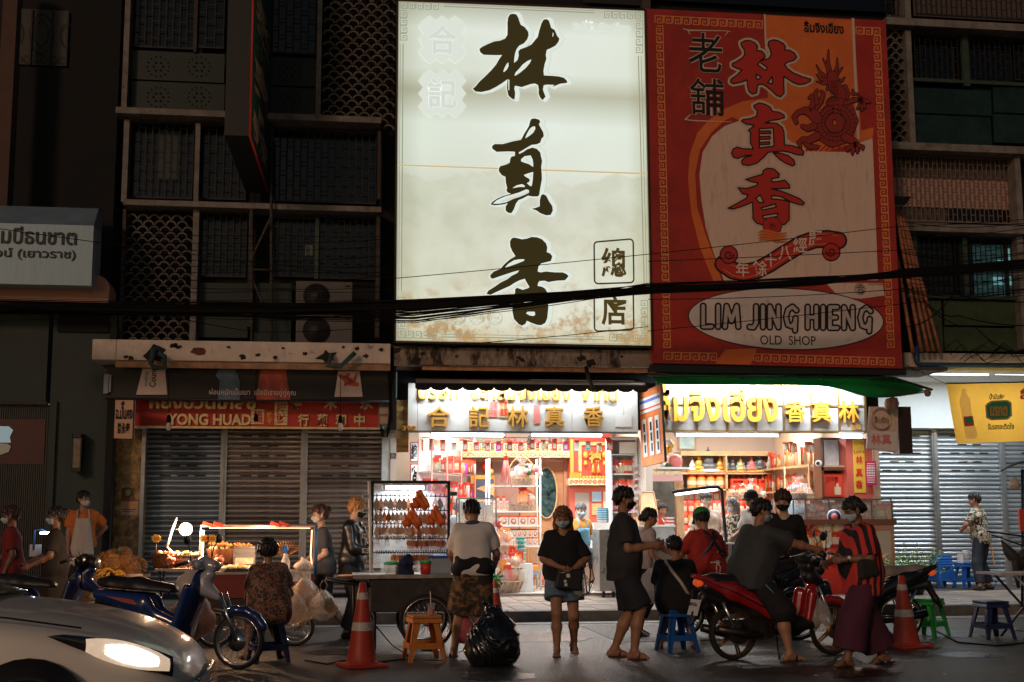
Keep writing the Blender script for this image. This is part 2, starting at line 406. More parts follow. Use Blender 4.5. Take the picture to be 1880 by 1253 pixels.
# ============================================================ leftmost building
b0=thing('plaster_building','dark grey-green plaster building behind the fruit seller, with a tall window and a wall lamp','building',at(100,700,21.3))
b0.location=(0,0,0)
def bx(name,px,Y,th,m,root,bev=0):
 x0,x1,z0,z1=rect(*px,Y);b=MB();b.box(x0,x1,Y,Y+th,z0,z1); return build(name,b,m,root,bevel=bev)
bx('wall',(88,555,206,1096),21.3,.4,M['plaster_l'],b0)
bx('wall',(-400,555,-1,737),21.3,.4,M['plaster_l'],b0)
bx('wall',(-0.5,555,87.5,737),21.3,.4,M['plaster_l'],b0)
bx('pilaster',(88,737,97,1075),21.24,.06,M['plaster_l'],b0)
bx('pilaster',(193,600,206,1080),21.2,.1,M['darkwall'],b0)
bx('upper_wall',(-400,-200,24,556),22.0,.3,M['darkwall'],b0)
bx('upper_wall',(24,-200,126,556),22.1,.3,M['darkwall'],b0)
bx('round_column',(-6,-60,21,500),21.2,.3,M['brown_col'],b0)
bx('granite_column',(124,-200,216,610),21.25,.4,M['granite'],b0)
for yy in (88,225,290,438):bx('joint',(126,yy,214,yy+1),21.245,.01,M['darkwall'],b0)
w=bx('window',(-400,742,85,1092),21.42,.02,M['glassd'],b0)
bx('lintel',(-400,735,86,741),21.28,.1,M['framed'],w)
# curtain behind the glass + reflections of lit shop things painted as faintly glowing sheets
cb=MB();x0,x1,z0,z1=rect(-100,745,84,1068,21.40)
for i in range(46):
 x=x0+(x1-x0)*i/46;cb.box(x,x+.018,21.395,21.415,z0,z1-.0*i)
build('curtain',cb,mat('window_bars',(.03,.033,.036),.5),w)
rp=MB();pbox(rp,(-60,770,82,852),21.39,.004);build('warm_reflection',rp,mat('reflection_glow',(.04,.010,.009),.5,emit=.010,ecol=(1,.12,.06),noise=.6,nscale=3),w)
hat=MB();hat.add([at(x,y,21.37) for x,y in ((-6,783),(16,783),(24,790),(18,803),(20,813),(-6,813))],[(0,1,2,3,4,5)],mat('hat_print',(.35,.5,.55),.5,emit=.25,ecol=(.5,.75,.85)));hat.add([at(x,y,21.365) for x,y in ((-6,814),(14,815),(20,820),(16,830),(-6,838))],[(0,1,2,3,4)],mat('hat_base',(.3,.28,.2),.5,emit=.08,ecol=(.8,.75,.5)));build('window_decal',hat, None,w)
# ornamental iron grille over pale panel
og=bx('fanlight',(26,18,124,120),22.05,.03,mat('pale_panel',(.07,.07,.065),.7,noise=.2),b0)
ob=MB();x0,x1,z0,z1=rect(26,18,124,120,22.02)
for fx in (0,.02,.3,.32,.68,.7,.98,1):ob.box(x0+(x1-x0)*fx-.006,x0+(x1-x0)*fx+.006,22.01,22.03,z0,z1)
for cx,rr in ((.5,.24),(.5,.15),(.02,.14),(.98,.14)):
 c=Vector((x0+(x1-x0)*cx,22.015,(z0+z1)/2+.06));ob.tube([c+Vector((rr*math.cos(t)*.8,0,rr*1.5*math.sin(t))) for t in [2*math.pi*k/16 for k in range(16)]],.007,5,closed=True)
for k in range(6):
 c=Vector((x0+(x1-x0)*(k+.5)/6,22.015,z0+.1));ob.tube([c+Vector((.06*math.cos(t),0,.06*math.sin(t))) for t in [2*math.pi*q/10 for q in range(10)]],.006,4,closed=True)
build('iron_scrollwork',ob,M['black'],og)
# steel box sign with Thai lettering
sg=thing('steel_sign','brushed steel box sign with black Thai lettering above the curved pink canopy','sign')
x0,x1,z0,z1=rect(-400,365,171,519,20.2);zs=at(80,412,20.2).z
b=MB();b.box(x0,x1,20.2,20.9,z0,zs);build('sign_face',b,mat('cool_tint_steel',(.30,.42,.50),.45,metal=.3,noise=.1,nscale=2,stretch=(14,1,1)),sg)
b=MB();b.add([(x0,20.2,zs+.004),(x1,20.2,zs+.004),(x1,20.55,z1),(x0,20.55,z1),(x0,20.9,zs+.004),(x1,20.9,zs+.004),(x1,20.9,z1),(x0,20.9,z1)],[(0,1,2,3),(4,7,6,5),(1,5,6,2),(3,2,6,7),(0,3,7,4)])
build('sign_hood',b,mat('blue_grey_metal',(.16,.22,.28),.5,noise=.15,nscale=3),sg)
t=MB();text(t,'มบีธนชาต',rect(2,417,141,449,20.19),20.19,M['black'],bold=.02,depth=.01)
text(t,'วน์ (เยาวราช)',rect(-8,457,139,478,20.19),20.19,M['black'],bold=.015,depth=.01);build('lettering',t, None,sg)
# cool sheen on the sign face is put into its bluish colour, no lamp
cn=thing('curved_canopy','pink painted canopy with a rounded end under the steel box sign','canopy')
x0,x1,z0,z1=rect(-400,499,201,557,20.6);pl=[(x0,z0),(x1-.02,z0)]+[(x1-.22+.22*math.cos(a),z1-.22+.22*math.sin(a)) for a in [R_(k*15) for k in range(0,7)]]+[(x0,z1)]
b=MB();b.prism(pl,20.6,21.25);build('canopy_shell',b,mat('pink_canopy',(.52,.27,.20),.5,noise=.15,nscale=2,dirt=(.2,.12,.09),dscale=2),cn)
# wall lamp
lp=thing('wall_lantern','slim dark metal lantern on the grey-green plaster wall','lamp')
x0,x1,z0,z1=rect(131,797,149,866,21.05)
b=MB();b.box(x0,x1,21.05,21.2,z1-.06,z1);b.box(x0+.01,x1-.01,21.06,21.19,z0,z0+.05);b.cbox(((x0+x1)/2,21.12,z0-.02),(.05,.05,.05))
for xx in (x0,x1-.014):
 for yy in (21.05,21.186):b.box(xx,xx+.014,yy,yy+.014,z0,z1)
b.box(x1-.04,x1+.0,21.19,21.3,z0+.1,z1+.01)
build('lantern_frame',b,M['black'],lp)
b=MB();b.box(x0+.02,x1-.02,21.07,21.18,z0+.06,z1-.07);build('lantern_glass',b,mat('lantern_glass',(.22,.16,.13),.15,noise=.3,nscale=8),lp)
# ============================================================ left shophouse
b1=thing('shophouse','dark shophouse with scale-pattern screens above the closed shutters','building')
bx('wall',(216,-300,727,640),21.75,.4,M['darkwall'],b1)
UF=21.35
def post(px,root,m='frame',Y=21.3,th=.3,name='post'): return bx(name,px,Y,th,M[m],root)
post((230,-200,240,206),b1);post((225,219,235,371),b1,'frame');post((221,384,227,640),b1,'framed')
post((357,226,366,371),b1);post((351,384,362,640),b1)
post((455,384,463,600),b1,'framed');post((690,384,697,620),b1,'framed');post((693,240,699,366),b1,'framed')
post((583,-200,592,214),b1)
for px in ((212,206,700,217),):bx('floor_ledge',px,21.1,.6,M['frame'],b1)
x0,x1,z0,z1=rect(212,218,700,224,21.22)
bx('floor_ledge',(226,373,700,383),21.15,.5,M['frame'],b1)
# top storey
for px in ((242,-60,357,88),(363,-60,412,88),(484,-60,580,98)):
 w=bx('window',px,21.6,.02,M['glassd'],b1);grille(w,px,21.5,.115,.3)
bx('mullion',(357,-60,363,96),21.45,.1,M['framed'],b1)
dotm=MB()
def dots(root,cx,cy,Y,R=20):
 b=MB()
 for k in range(14):
  a=2*math.pi*k/14;p=at(cx+R*math.cos(a),cy+R*math.sin(a)*.9,Y);b.lathe([(.014,-.006),(.014,.006)],p,6,axis='y')
 for k in range(6):
  a=2*math.pi*k/6;p=at(cx+R*.45*math.cos(a),cy+R*.45*math.sin(a)*.9,Y);b.lathe([(.02,-.006),(.02,.006)],p,6,axis='y')
 build('perforation',b,M['black'],root)
for px in ((240,96,412,149),(240,152,412,205),(484,106,581,158),(484,161,581,214)):
 w=bx('green_panel',px,21.5,.04,M['greenp'],b1)
 for cx in ((290,365) if px[0]<400 else (532,)):dots(w,cx,(px[1]+px[3])/2,21.49)
breeze(b1,(592,-40,726,236),21.45,.2)
# middle storey
for px in ((240,227,354,364),(368,232,452,366),(500,242,690,372)):
 w=bx('window',px,21.65,.02,M['glassd'],b1);grille(w,px,21.5,.11,.34)
b=MB();pbox(b,(290,240,330,330),21.63,.004);build('reflection_panel',b,mat('reflection_tint',(.03,.04,.045),.5),b1)  # pale patch in the pane: a reflection put into the colour
# lower storey
breeze(b1,(227,388,352,640),21.45,.19)
for px in ((366,390,452,508),(498,400,580,508),(586,400,688,512)):
 w=bx('window',px,21.65,.02,M['glassd'],b1);grille(w,px,21.5,.1,.28)
bx('green_panel',(366,520,455,556),21.5,.04,M['greenp'],b1);bx('green_panel',(366,560,455,620),21.5,.04,M['greenp'],b1)
bx('green_panel',(468,520,535,640),21.5,.04,M['greenp'],b1)
bx('mullion',(578,400,585,512),21.45,.06,M['greenf'],b1)
b=MB();pbox(b,(560,450,574,470),21.62,.01);build('notice',b,mat('pale_notice',(.15,.18,.17),.6),b1)
# air conditioners
def ac(px,lab):
 x0,x1,z0,z1=rect(*px,21.0);t=thing('air_conditioner',lab,'air conditioner')
 b=MB();b.box(x0,x1,21.0,21.34,z0,z1);build('casing',b,mat('ac_casing',(.13,.12,.11),.6,noise=.1,dirt=(.1,.08,.06),dscale=3),t,bevel=.012)
 cx,cz=x0+(x1-x0)*.36,(z0+z1)/2;r=(z1-z0)*.42
 b=MB();b.lathe([(r,0),(r,.02)],(cx,20.975,cz),28,axis='y');build('fan_recess',b,M['black'],t)
 b=MB()
 for k in range(1,8):b.tube([Vector((cx+r*k/7.5*math.cos(a),20.965,cz+r*k/7.5*math.sin(a))) for a in [2*math.pi*q/24 for q in range(24)]],.004,4,closed=True)
 for k in range(8):a=math.pi*k/8;b.tube([(cx-r*math.cos(a),20.962,cz-r*math.sin(a)),(cx+r*math.cos(a),20.962,cz+r*math.sin(a))],.004,4)
 build('fan_guard',b,M['framed'],t)
 b=MB();b.lathe([(r*.25,0),(r*.2,.02)],(cx,20.945,cz),16,axis='y');build('fan_hub',b,M['framed'],t)
 b=MB();b.box(x1-.12,x1-.04,20.99,21.0,z1-.09,z1-.06);build('badge',b,M['black'],t); return t
ac((543,517,647,572),'upper grimy outdoor air conditioner unit, above its twin over the weathered ledge')
ac((543,578,647,636),'lower outdoor air conditioner unit resting just over the weathered ledge')
# ledge over the left shop
lg=thing('concrete_canopy','pale weathered concrete canopy with chipped patches over the red signboard','canopy')
lg.location=(0,0,0)
x0,x1,z0,z1=rect(169,627,717,664,YL)
b=MB();b.box(x0,x1,YL,21.3,z0,z1);build('slab',b,M['ledge'],lg,bevel=.012)
b=MB();b.box(x0+.35,x1,YL+.06,YL+.1,z0-.11,z0-.003);build('drip_edge',b,mat('rusty_tube',(.40,.22,.13),.5,metal=.3,noise=.3),lg)
b=MB();b.box(x0+.36,x0+.366,YL-.003,YL,z0,z1);build('joint',b,M['black'],lg)
# chipped patches (raised broken render and holes)
def chip(root,cx,cy,r,Y,seed,m,k=11,th=.012):
 q=random.Random(seed);c=at(cx,cy,Y);s=r/108.0;pl=[]
 for i in range(k):a=2*math.pi*i/k;rr=s*q.uniform(.45,1.15);pl.append((c.x+rr*math.cos(a)*1.3,c.z+rr*math.sin(a)*.9))
 b=MB();b.prism(pl[::-1],Y-th,Y-.001);build('chipped_patch',b,m,root)
brk=mat('broken_brick',(.16,.05,.03),.9,noise=.5,nscale=30,bump=.6);drk=mat('dark_grime',(.025,.018,.015),.9,noise=.4,nscale=30)
for i,(cx,cy,r) in enumerate(((363,645,10),(319,635,6),(326,637,5),(240,658,5),(232,655,4),(445,656,5),(473,652,4),(560,650,5),(600,655,14),(672,654,5),(420,638,3),(505,657,4),(655,640,4),(630,638,3),(285,650,17),(700,642,4),(520,640,3))):
 chip(lg,cx,cy,r,YL,i,brk if i in (0,) else drk)
def pipe(name,pts,r,m,root,Y=None):
 b=MB();b.tube(pts,r,10); return build(name,b,m,root)
gp=mat('old_green_pipe',(.035,.085,.075),.5,noise=.3,nscale=9)
for lab,P in (('bent green drain pipe through the left end of the pale canopy',[(283,640),(277,668),(285,676),(303,676),(302,655),(290,648)]),('green drain pipe angled up beside the three shutters, over the canopy edge',[(610,650),(602,672),(625,674),(652,648)])):
 b=MB();b.tube([at(x,y,YL-.1-.02*i) for i,(x,y) in enumerate(P)],.04,10);tag(build('drain_pipe',b,gp),lab,'pipe')
# black awning banner
ab=thing('awning_banner','long black awning banner with a slogan and printed packs over the red signboard','banner')
YB=20.75
x0,x1,z0,z1=rect(196,675,722,734,YB);P=[]
for i in range(41):
 x=x0+(x1-x0)*i/40;P.append([(x,YB+.012*math.sin(i*.9)+.25*(1-j/5)**1.5+.01*math.sin(i*.37),z0+(z1-z0)*j/5) for j in range(6)])
b=MB();b.sheet([[(p[0],YB+.01*math.sin(p[0]*3.1),p[2]) for p in r] for r in P]);build('fabric',b,mat('awning_black',(.016,.010,.010),.55,noise=.2,nscale=3),ab)
b=MB();b.tube([(x0,YB,z0-.01),(x1,YB,z0-.01)],.022,8);build('bottom_rail',b,M['black'],ab)
YP=YB-.022
def pxp(poly,Y): return [(at(x,y,Y).x,at(x,y,Y).z) for x,y in poly]
packm=mat('pack_print',(.80,.60,.52),.5,noise=.06)
b=MB();b.prism(pxp([(262,677),(303,677),(307,725),(250,725)],YP),YP-.006,YP);build('printed_pack',b,packm,ab)
b=MB();b.prism(pxp([(621,682),(660,682),(666,729),(614,729)],YP),YP-.006,YP);build('printed_pack',b,packm,ab)
b=MB();b.prism(pxp([(402,678),(432,678),(440,700),(441,734),(400,734),(404,700),(396,690)],YP),YP-.006,YP);build('printed_figure',b,mat('print_blue',(.08,.13,.18),.5,noise=.5,nscale=5),ab)
b=MB();b.prism(pxp([(478,680),(525,680),(533,734),(470,734)],YP),YP-.006,YP);build('printed_figure',b,mat('print_red',(.42,.07,.04),.5,noise=.5,nscale=5),ab)
t=MB();text(t,'ผ่อนหนักเป็นเบา  เมื่อมีเราอยู่คู่คุณ',rect(384,714,543,729,YP-.01),YP-.012,packm,bold=.01);build('lettering',t, None,ab)
t=MB()
def rot_txt(mb,body,c,h,w,ang,Y,m,bold=.01):
 a,fs=glyph_mesh(body,bold);lo,hi=a.min(0),a.max(0);sx=w/(hi[0]-lo[0]);sz=h/(hi[1]-lo[1]);ca,sa=math.cos(ang),math.sin(ang)
 vs=[]
 for p in a:
  u,v=(p[0]-(lo[0]+hi[0])/2)*sx,(p[1]-(lo[1]+hi[1])/2)*sz;vs.append((c[0]+u*ca-v*sa,Y,c[1]+u*sa+v*ca))
 mb.add(vs,fs,m)
c=at(281,694,YP);rot_txt(t,'Count',(c.x,c.z),.10,.3,R_(88),YP-.012,M['black'],.02)
c=at(268,696,YP);rot_txt(t,'ยาแก้ปวด',(c.x,c.z),.045,.22,R_(88),YP-.012,M['black'])
build('lettering',t, None,ab)
b=MB();rd=mat('print_figure_red',(.62,.10,.06),.5)
def stroke2d(mb,S,Y,m,h=.6,scale=1):
 xs=[p[0] for p in S];ys=[p[1] for p in S];mr=max(p[2] for p in S)+2
 fill2d(mb, lambda X,Z:stroke_sdf(S,X,Z),(min(xs)-mr,min(ys)-mr,max(xs)+mr,max(ys)+mr),h, lambda x,y:(at(x,y,Y)),m)
for S in ([(624,690,3),(634,697,5),(644,704,5),(655,706,4)],[(655,686,1.5),(650,700,2.5),(634,706,3)],[(640,688,3),(634,692,3),(645,699,3)]):stroke2d(b,S,YP-.012,rd)
build('printed_emblem',b, None,ab)
sp=thing('socket_box','small white electrical box at the left end of the black banner','electrical box')
b=MB();pbox(b,(190,687,199,723),20.7,.08);pbox(b,(197,688,204,720),20.72,.06);build('box_body',b,mat('box_grey',(.35,.36,.42),.5),sp,bevel=.006)
# red signboard
rs=thing('red_signboard','long red signboard with gold English and Chinese letters above three closed shutters','sign')
YR=21.2
bx('board',(216,730,697,786),YR,.12,M['redsign'],rs);bx('lower_trim',(216,783.5,697,787.5),YR-.03,.03,M['goldl'],rs)
t=MB();text(t,'YONG HUAD',rect(307,760,461,781,YR-.05),YR,M['goldl'],bold=.035,depth=.04)
for ch,x in (('行',557),('藥',592),('和',626),('中',660)):text(t,ch,rect(x-10,760,x+10,783,YR-.05),YR,M['goldl'],bold=.03,depth=.04)
text(t,'หยงฮวดเภสัช',rect(274,724,470,751,YR-.05),YR,M['goldl'],bold=.035,depth=.04)
for ch,x in (('發',543),('禾',607),('永',673)):text(t,ch,rect(x-12,727,x+12,752,YR-.05),YR,M['goldl'],bold=.03,depth=.04)
text(t,'14',rect(258,768,270,778,YR-.005),YR-.005,mat('dull_gold',(.4,.12,.05),.5));build('lettering',t, None,rs)
for px,m,ch in (((461,752,485,779),M['goldl'],'福'),((486,753,503,782),M['redb'],'敕令'),((504,738,528,781),M['goldl'],'招財')):
 w=bx('paper_charm',px,YR-.02,.016,m,rs);t=MB();x0,x1,z0,z1=rect(*px,YR-.025)
 text(t,'\n'.join(ch),(x0+.03,x1-.03,z0+.03,z1-.03),YR-.024,M['redsign'] if m is not M['redb'] else M['gold'],bold=.02);build('lettering',t, None,w)
 b=MB();
 for k in range(4):b.box(x0+.006+.004*k*0,x1-.006,YR-.023,YR-.0205,z0+(z1-z0)*(k+.5)/4-.004,z0+(z1-z0)*(k+.5)/4+.004)
 build('printed_line',b,M['redsign'],w)
# hanging bulbs in front of it
for i,(x,y0,y1) in enumerate(((310,735,783),(470,735,765),(625,738,784))):
 hb=thing('hanging_bulb',('unlit hanging bulb on a black flex, at the left end of the red signboard','empty black lamp holder hanging before the paper charms on the red signboard','unlit hanging bulb on a black flex, before the Chinese letters of the red signboard')[i],'bulb')
 a,c=at(x,600 if i==1 else 690,20.6),at(x,y1-16 if i!=1 else y1,20.6)
 b=MB();b.tube([a,c],.006,5);b.lathe([(.012,.05),(.03,.02),(.04,-.06),(.03,-.08)],c,10);build('flex',b,M['cable'],hb)
 if i!=1:b=MB();b.lathe([(.02,.0),(.03,-.03),(.045,-.09),(.035,-.13),(.01,-.15)],c+Vector((0,0,-.06)),12);build('bulb',b,mat('milk_bulb',(.62,.50,.44),.3),hb)
# hanging square sign
hs=thing('hanging_sign','square pink hanging sign with Thai and Chinese letters at the left of the red signboard','sign')
YH=20.7;A=at(211,734,YH);Bp=at(211,806,YH);C2=at(251,741,YH-.0);D2=at(251,812,YH)
wv=Vector((C2.x-A.x,-.25,0));hz=A.z-Bp.z
def hs_xf(u,dy,v):p=A+wv*u+Vector((0,0,-.02*u))-Vector((0,0,hz))*(1-v); return (p.x-dy*.3,p.y-dy,p.z)
b=MB();
vs=[hs_xf(u,d,v) for d in (0,-.05) for u,v in ((0,0),(1,0),(1,1),(0,1))];b.add(vs,[(0,1,2,3),(4,7,6,5),(0,4,5,1),(1,5,6,2),(2,6,7,3),(3,7,4,0)])
build('sign_face',b,mat('pink_face',(.72,.44,.30),.5,noise=.05),hs)
b=MB();b.tube([hs_xf(u,.005,v) for u,v in ((0,0),(1,0),(1,1),(0,1))],.012,6,closed=True);build('frame',b,M['black'],hs)
t=MB();text(t,'ฉ.มั่นคง',(.08,.94,.50,.86),0,M['black'],bold=.03,xf=lambda x,y,z:hs_xf(x,.008,z))
text(t,'曾永泰',(.2,.84,.13,.42),0,M['black'],bold=.03,xf=lambda x,y,z:hs_xf(x,.008,z));build('lettering',t, None,hs)
b=MB();pp=hs_xf(.45,.01,.9);b.ball(pp,.035, None,6,(1,.3,1));build('emblem',b,M['black'],hs)
# gold stone pillar with stickers
gpil=thing('stone_pillar','gold marble pillar with a licence sticker, left of the closed shutters','pillar')
bx('shaft',(208,787,262,1093),21.6,.35,M['goldstone'],gpil)
bx('corner_trim',(256,787,263,1093),21.5,.1,M['post'],gpil)
s=bx('sticker',(223,896,246,920),21.59,.008,mat('sticker_red',(.28,.04,.03),.5),gpil)
b=MB();c=at(234.5,908,21.588);b.lathe([(.085,0),(.085,.004)],c+Vector((0,0,.03)),18,axis='y');build('sticker_arch',b,mat('sticker_green',(.10,.20,.07),.5),s)
b=MB();b.ball(c+Vector((0,-.003,.03)),.045, None,8,(1,.1,1.2));build('sticker_figure',b,mat('sticker_tan',(.45,.3,.2),.5),s)
s=bx('paper_notice',(222,921,253,946),21.59,.004,mat('notice_pink',(.52,.40,.32),.6),gpil)
bx('printed_line',(230,926,249,931),21.585,.003,M['orange'],s);bx('printed_line',(226,935,250,936.5),21.585,.003,M['framed'],s);bx('printed_line',(226,939,246,940),21.585,.003,M['framed'],s)
# three shutters
LABS=('roller shutter nearest the gold marble pillar, blue-grey steel','middle of the three roller shutters under the red signboard, worn and brownish','brownish roller shutter behind the blond person, right of its two neighbours')
for px,m,lab in (((264,787,403,1091),M['slat'],LABS[0]),((412,787,551,1091),M['slatb'],LABS[1]),((562,787,700,1091),M['slatb'],LABS[2])):
 sh=thing('roller_shutter',lab,'shutter',group='closed roller shutters');shutter(sh,px,21.9,m)
for px in ((402,787,414,1091),(550,787,563,1091)):
 o=thing('shutter_post',('steel post between the left and middle shutters under the red signboard' if px[0]<500 else 'steel post between the middle and right shutters under the red signboard'),'post',group='shutter posts')
 x0,x1,z0,z1=rect(*px,21.82);b=MB();b.box(x0,x1,21.82,21.95,z0,z1);b.box(x0+.045,x1-.045,21.80,21.82,z0,z1);build('post_channel',b,M['post'],o)
bx('pier',(700,787,727,1091),21.78,.4,mat('shop_pier',(.55,.6,.6),.5,noise=.2),b1)
# electric meters
em=thing('electric_meter','electric meter box with looping black cables right of the red signboard','meter')
b=MB();pbox(b,(695,740,715,783),20.95,.15);build('casing',b,mat('meter_grey',(.22,.2,.2),.5),em,bevel=.01)
b=MB();pbox(b,(697,748,713,760),20.93,.02);pbox(b,(698,765,712,778),20.93,.02);build('meter_window',b,mat('meter_face',(.62,.42,.32),.4),em)
b=MB()
for k in range(7):
 b.tube([at(712+k*1.6,640,20.7-.02*k),at(714+k,700,20.72),at(716+k*.8,760+k*2,20.75),at(711,790+k*2.2,20.8),at(702,790+k*2,20.82),at(699,781,20.9)],.012,6)
build('cable_loop',b,M['cable'],em)
em=thing('breaker_box','white breaker box below the electric meter, beside the bright shop','electrical box')
b=MB();pbox(b,(716,803,729,832),21.5,.12);build('casing',b,mat('breaker_white',(.7,.75,.75),.4),em,bevel=.008)
b=MB()
for k in range(5):b.tube([at(717+k*2.4,832,21.52),at(717.5+k*2.2,843,21.52)],.008,5)
build('wire',b,M['cable'],em)
# ============================================================ middle shophouses behind the big signboards
b2=thing('shophouse','shophouse with bright open shops below, behind the two big signboards','building')
b2.location=(0,0,0)
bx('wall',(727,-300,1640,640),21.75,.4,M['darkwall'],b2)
bx('grille_window',(1070,-60,1190,8),21.5,.03,M['bar'],b2);bx('pier',(1182,-200,1198,640),21.4,.4,M['framed'],b2)
bx('window',(1200,-100,1640,12),21.6,.03,M['glassd'],b2)
# ---- lit white signboard
YS=20.3
ws=thing('lit_signboard','tall backlit white signboard with three black brush characters','sign')
def quad_plane(P4,Y): return [at(x,y,Y) for x,y in P4]
TL,TR,BR,BL=quad_plane([(730,1),(1184,19),(1197,637),(725,628)],YS)
em=bpy.data.materials.new('backlit_acrylic');em.use_nodes= True;nt=em.node_tree;bs=nt.nodes['Principled BSDF'];L=nt.links
tc=nt.nodes.new('ShaderNodeTexCoord')
def nz(scale,det,rough=.6,st=(1,1,1)):
 mp=nt.nodes.new('ShaderNodeMapping');L.new(tc.outputs['Object'],mp.inputs[0]);mp.inputs['Scale'].default_value=(scale*st[0],scale*st[1],scale*st[2])
 n=nt.nodes.new('ShaderNodeTexNoise');n.inputs['Scale'].default_value=1;n.inputs['Detail'].default_value=det;n.inputs['Roughness'].default_value=rough;L.new(mp.outputs[0],n.inputs['Vector']); return n.outputs[0]
def ramp(src,stops):
 r=nt.nodes.new('ShaderNodeValToRGB');e=r.color_ramp.elements
 e[0].position,e[0].color=stops[0][0],(*stops[0][1],1);e[1].position,e[1].color=stops[-1][0],(*stops[-1][1],1)
 for p,c in stops[1:-1]:q=e.new(p);q.color=(*c,1)
 L.new(src,r.inputs[0]); return r.outputs[0]
def mixn(a,b,fac,mode='MIX'):
 mx=nt.nodes.new('ShaderNodeMix');mx.data_type='RGBA';mx.blend_type=mode
 if isinstance(fac,float):mx.inputs[0].default_value=fac
 else:L.new(fac,mx.inputs[0])
 for s,i in ((a,6),(b,7)):
  if isinstance(s,tuple):mx.inputs[i].default_value=(*s,1)
  else:L.new(s,mx.inputs[i])
 return mx.outputs[2]
def mth(op,a,b=None,c=None):
 m_=nt.nodes.new('ShaderNodeMath');m_.operation=op;m_.use_clamp= False
 for i,v in enumerate((a,b,c)):
  if v is None:continue
  if isinstance(v,(int,float)):m_.inputs[i].default_value=v
  else:L.new(v,m_.inputs[i])
 return m_.outputs[0]
sx=nt.nodes.new('ShaderNodeSeparateXYZ');L.new(tc.outputs['Object'],sx.inputs[0])
Hs=TL.z-BL.z;zr=mth('DIVIDE',mth('SUBTRACT',sx.outputs[2],BL.z),Hs)
# tube rows behind the panel painted into the emission: brighter bands, dim between
band=ramp(zr,[(0.0,(.62,.60,.45)),(.06,(.80,.84,.74)),(.14,(.80,.85,.78)),(.22,(.73,.78,.70)),(.36,(.69,.74,.67)),(.47,(.71,.78,.72)),(.52,(.75,.84,.78)),(.64,(.77,.88,.83)),(.735,(.44,.48,.38)),(.80,(.74,.83,.77)),(.92,(.76,.86,.81)),(1.0,(.42,.46,.38))])
wide=ramp(nz(.35,2),[(.3,(.88,.88,.84)),(.7,(1.0,1.0,1.0))])
col=mixn(band,wide,1.0,'MULTIPLY')
# water stain: tide line across the lower half
edge=mth('ADD',zr,mth('MULTIPLY',mth('SUBTRACT',nz(.9,6,.6),.5),.22))
wet=ramp(edge,[(.485,(1,1,1)),(.492,(0,0,0))])
mott=ramp(nz(2.2,8,.7),[(.35,(.84,.84,.77)),(.62,(1.0,1.0,.97))])
col=mixn(col,mixn(col,mott,1.0,'MULTIPLY'),wet)
tide=ramp(edge,[(.478,(0,0,0)),(.489,(.30,.30,.30)),(.497,(0,0,0))])
col=mixn(col,(.55,.53,.43),tide)
xr=mth('DIVIDE',mth('SUBTRACT',sx.outputs[0],BL.x),TR.x-BL.x);col=mixn(col,ramp(xr,[(0,(.66,.68,.60)),(.10,(.95,.97,.93)),(.5,(1,1,1)),(.92,(.96,.97,.93)),(1,(.70,.68,.55))]),1.0,'MULTIPLY')  # dimming towards the case sides painted into the emission
rust=mth('MULTIPLY',ramp(nz(2.6,7,.7),[(.49,(0,0,0)),(.58,(1,1,1))]),ramp(zr,[(.015,(1,1,1)),(.22,(0,0,0))]))
col=mixn(col,(.38,.20,.05),rust)
rust2=mth('MULTIPLY',ramp(nz(1.1,6,.6),[(.5,(0,0,0)),(.62,(.6,.6,.6))]),ramp(zr,[(.0,(1,1,1)),(.05,(0,0,0))]))
col=mixn(col,(.62,.36,.08),rust2);spots=mth('MULTIPLY',ramp(nz(1.5,6,.75),[(.60,(0,0,0)),(.72,(.55,.55,.55))]),ramp(zr,[(.5,(1,1,1)),(.6,(.2,.2,.2))]));col=mixn(col,(.52,.42,.26),spots)
bs.inputs['Base Color'].default_value=(.55,.55,.5,1);bs.inputs['Roughness'].default_value=.35
L.new(col,bs.inputs['Emission Color']);bs.inputs['Emission Strength'].default_value=.90
b=MB();b.add([TL,TR,BR,BL],[(0,3,2,1)]);face=build('backlit_panel',b,em,ws)
o_=Vector((0,.4,0));b=MB();b.add([p+Vector((0,.01,0)) for p in (TL,TR,BR,BL)]+[p+o_ for p in (TL,TR,BR,BL)],[(0,1,5,4),(1,2,6,5),(2,3,7,6),(3,0,4,7),(4,5,6,7)]);build('sign_case',b,M['black'],ws)
b=MB();rimm=mat('rusty_rim',(.10,.045,.02),.7,emit=.0)
for A_,B_ in ((TL,TR),(TR,BR),(BR,BL),(BL,TL)):b.tube([A_+Vector((0,-.01,0)),B_+Vector((0,-.01,0))],.022,4)
build('rim',b,rimm,ws)
YG=YS-.006
ink=bpy.data.materials.new('black_ink');ink.use_nodes= True;bi=ink.node_tree.nodes['Principled BSDF']
bi.inputs['Base Color'].default_value=(.012,.010,.006,1);bi.inputs['Roughness'].default_value=.4
def em_mat(name,c,e): return mat(name,tuple(x*.5 for x in c),.5,emit=e,ecol=c)
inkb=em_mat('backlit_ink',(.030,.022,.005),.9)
grey=em_mat('backlit_grey',(.50,.54,.47),.95);greyd=em_mat('backlit_grey_line',(.30,.32,.24),.9);halo=em_mat('backlit_halo',(.70,.78,.72),.95)
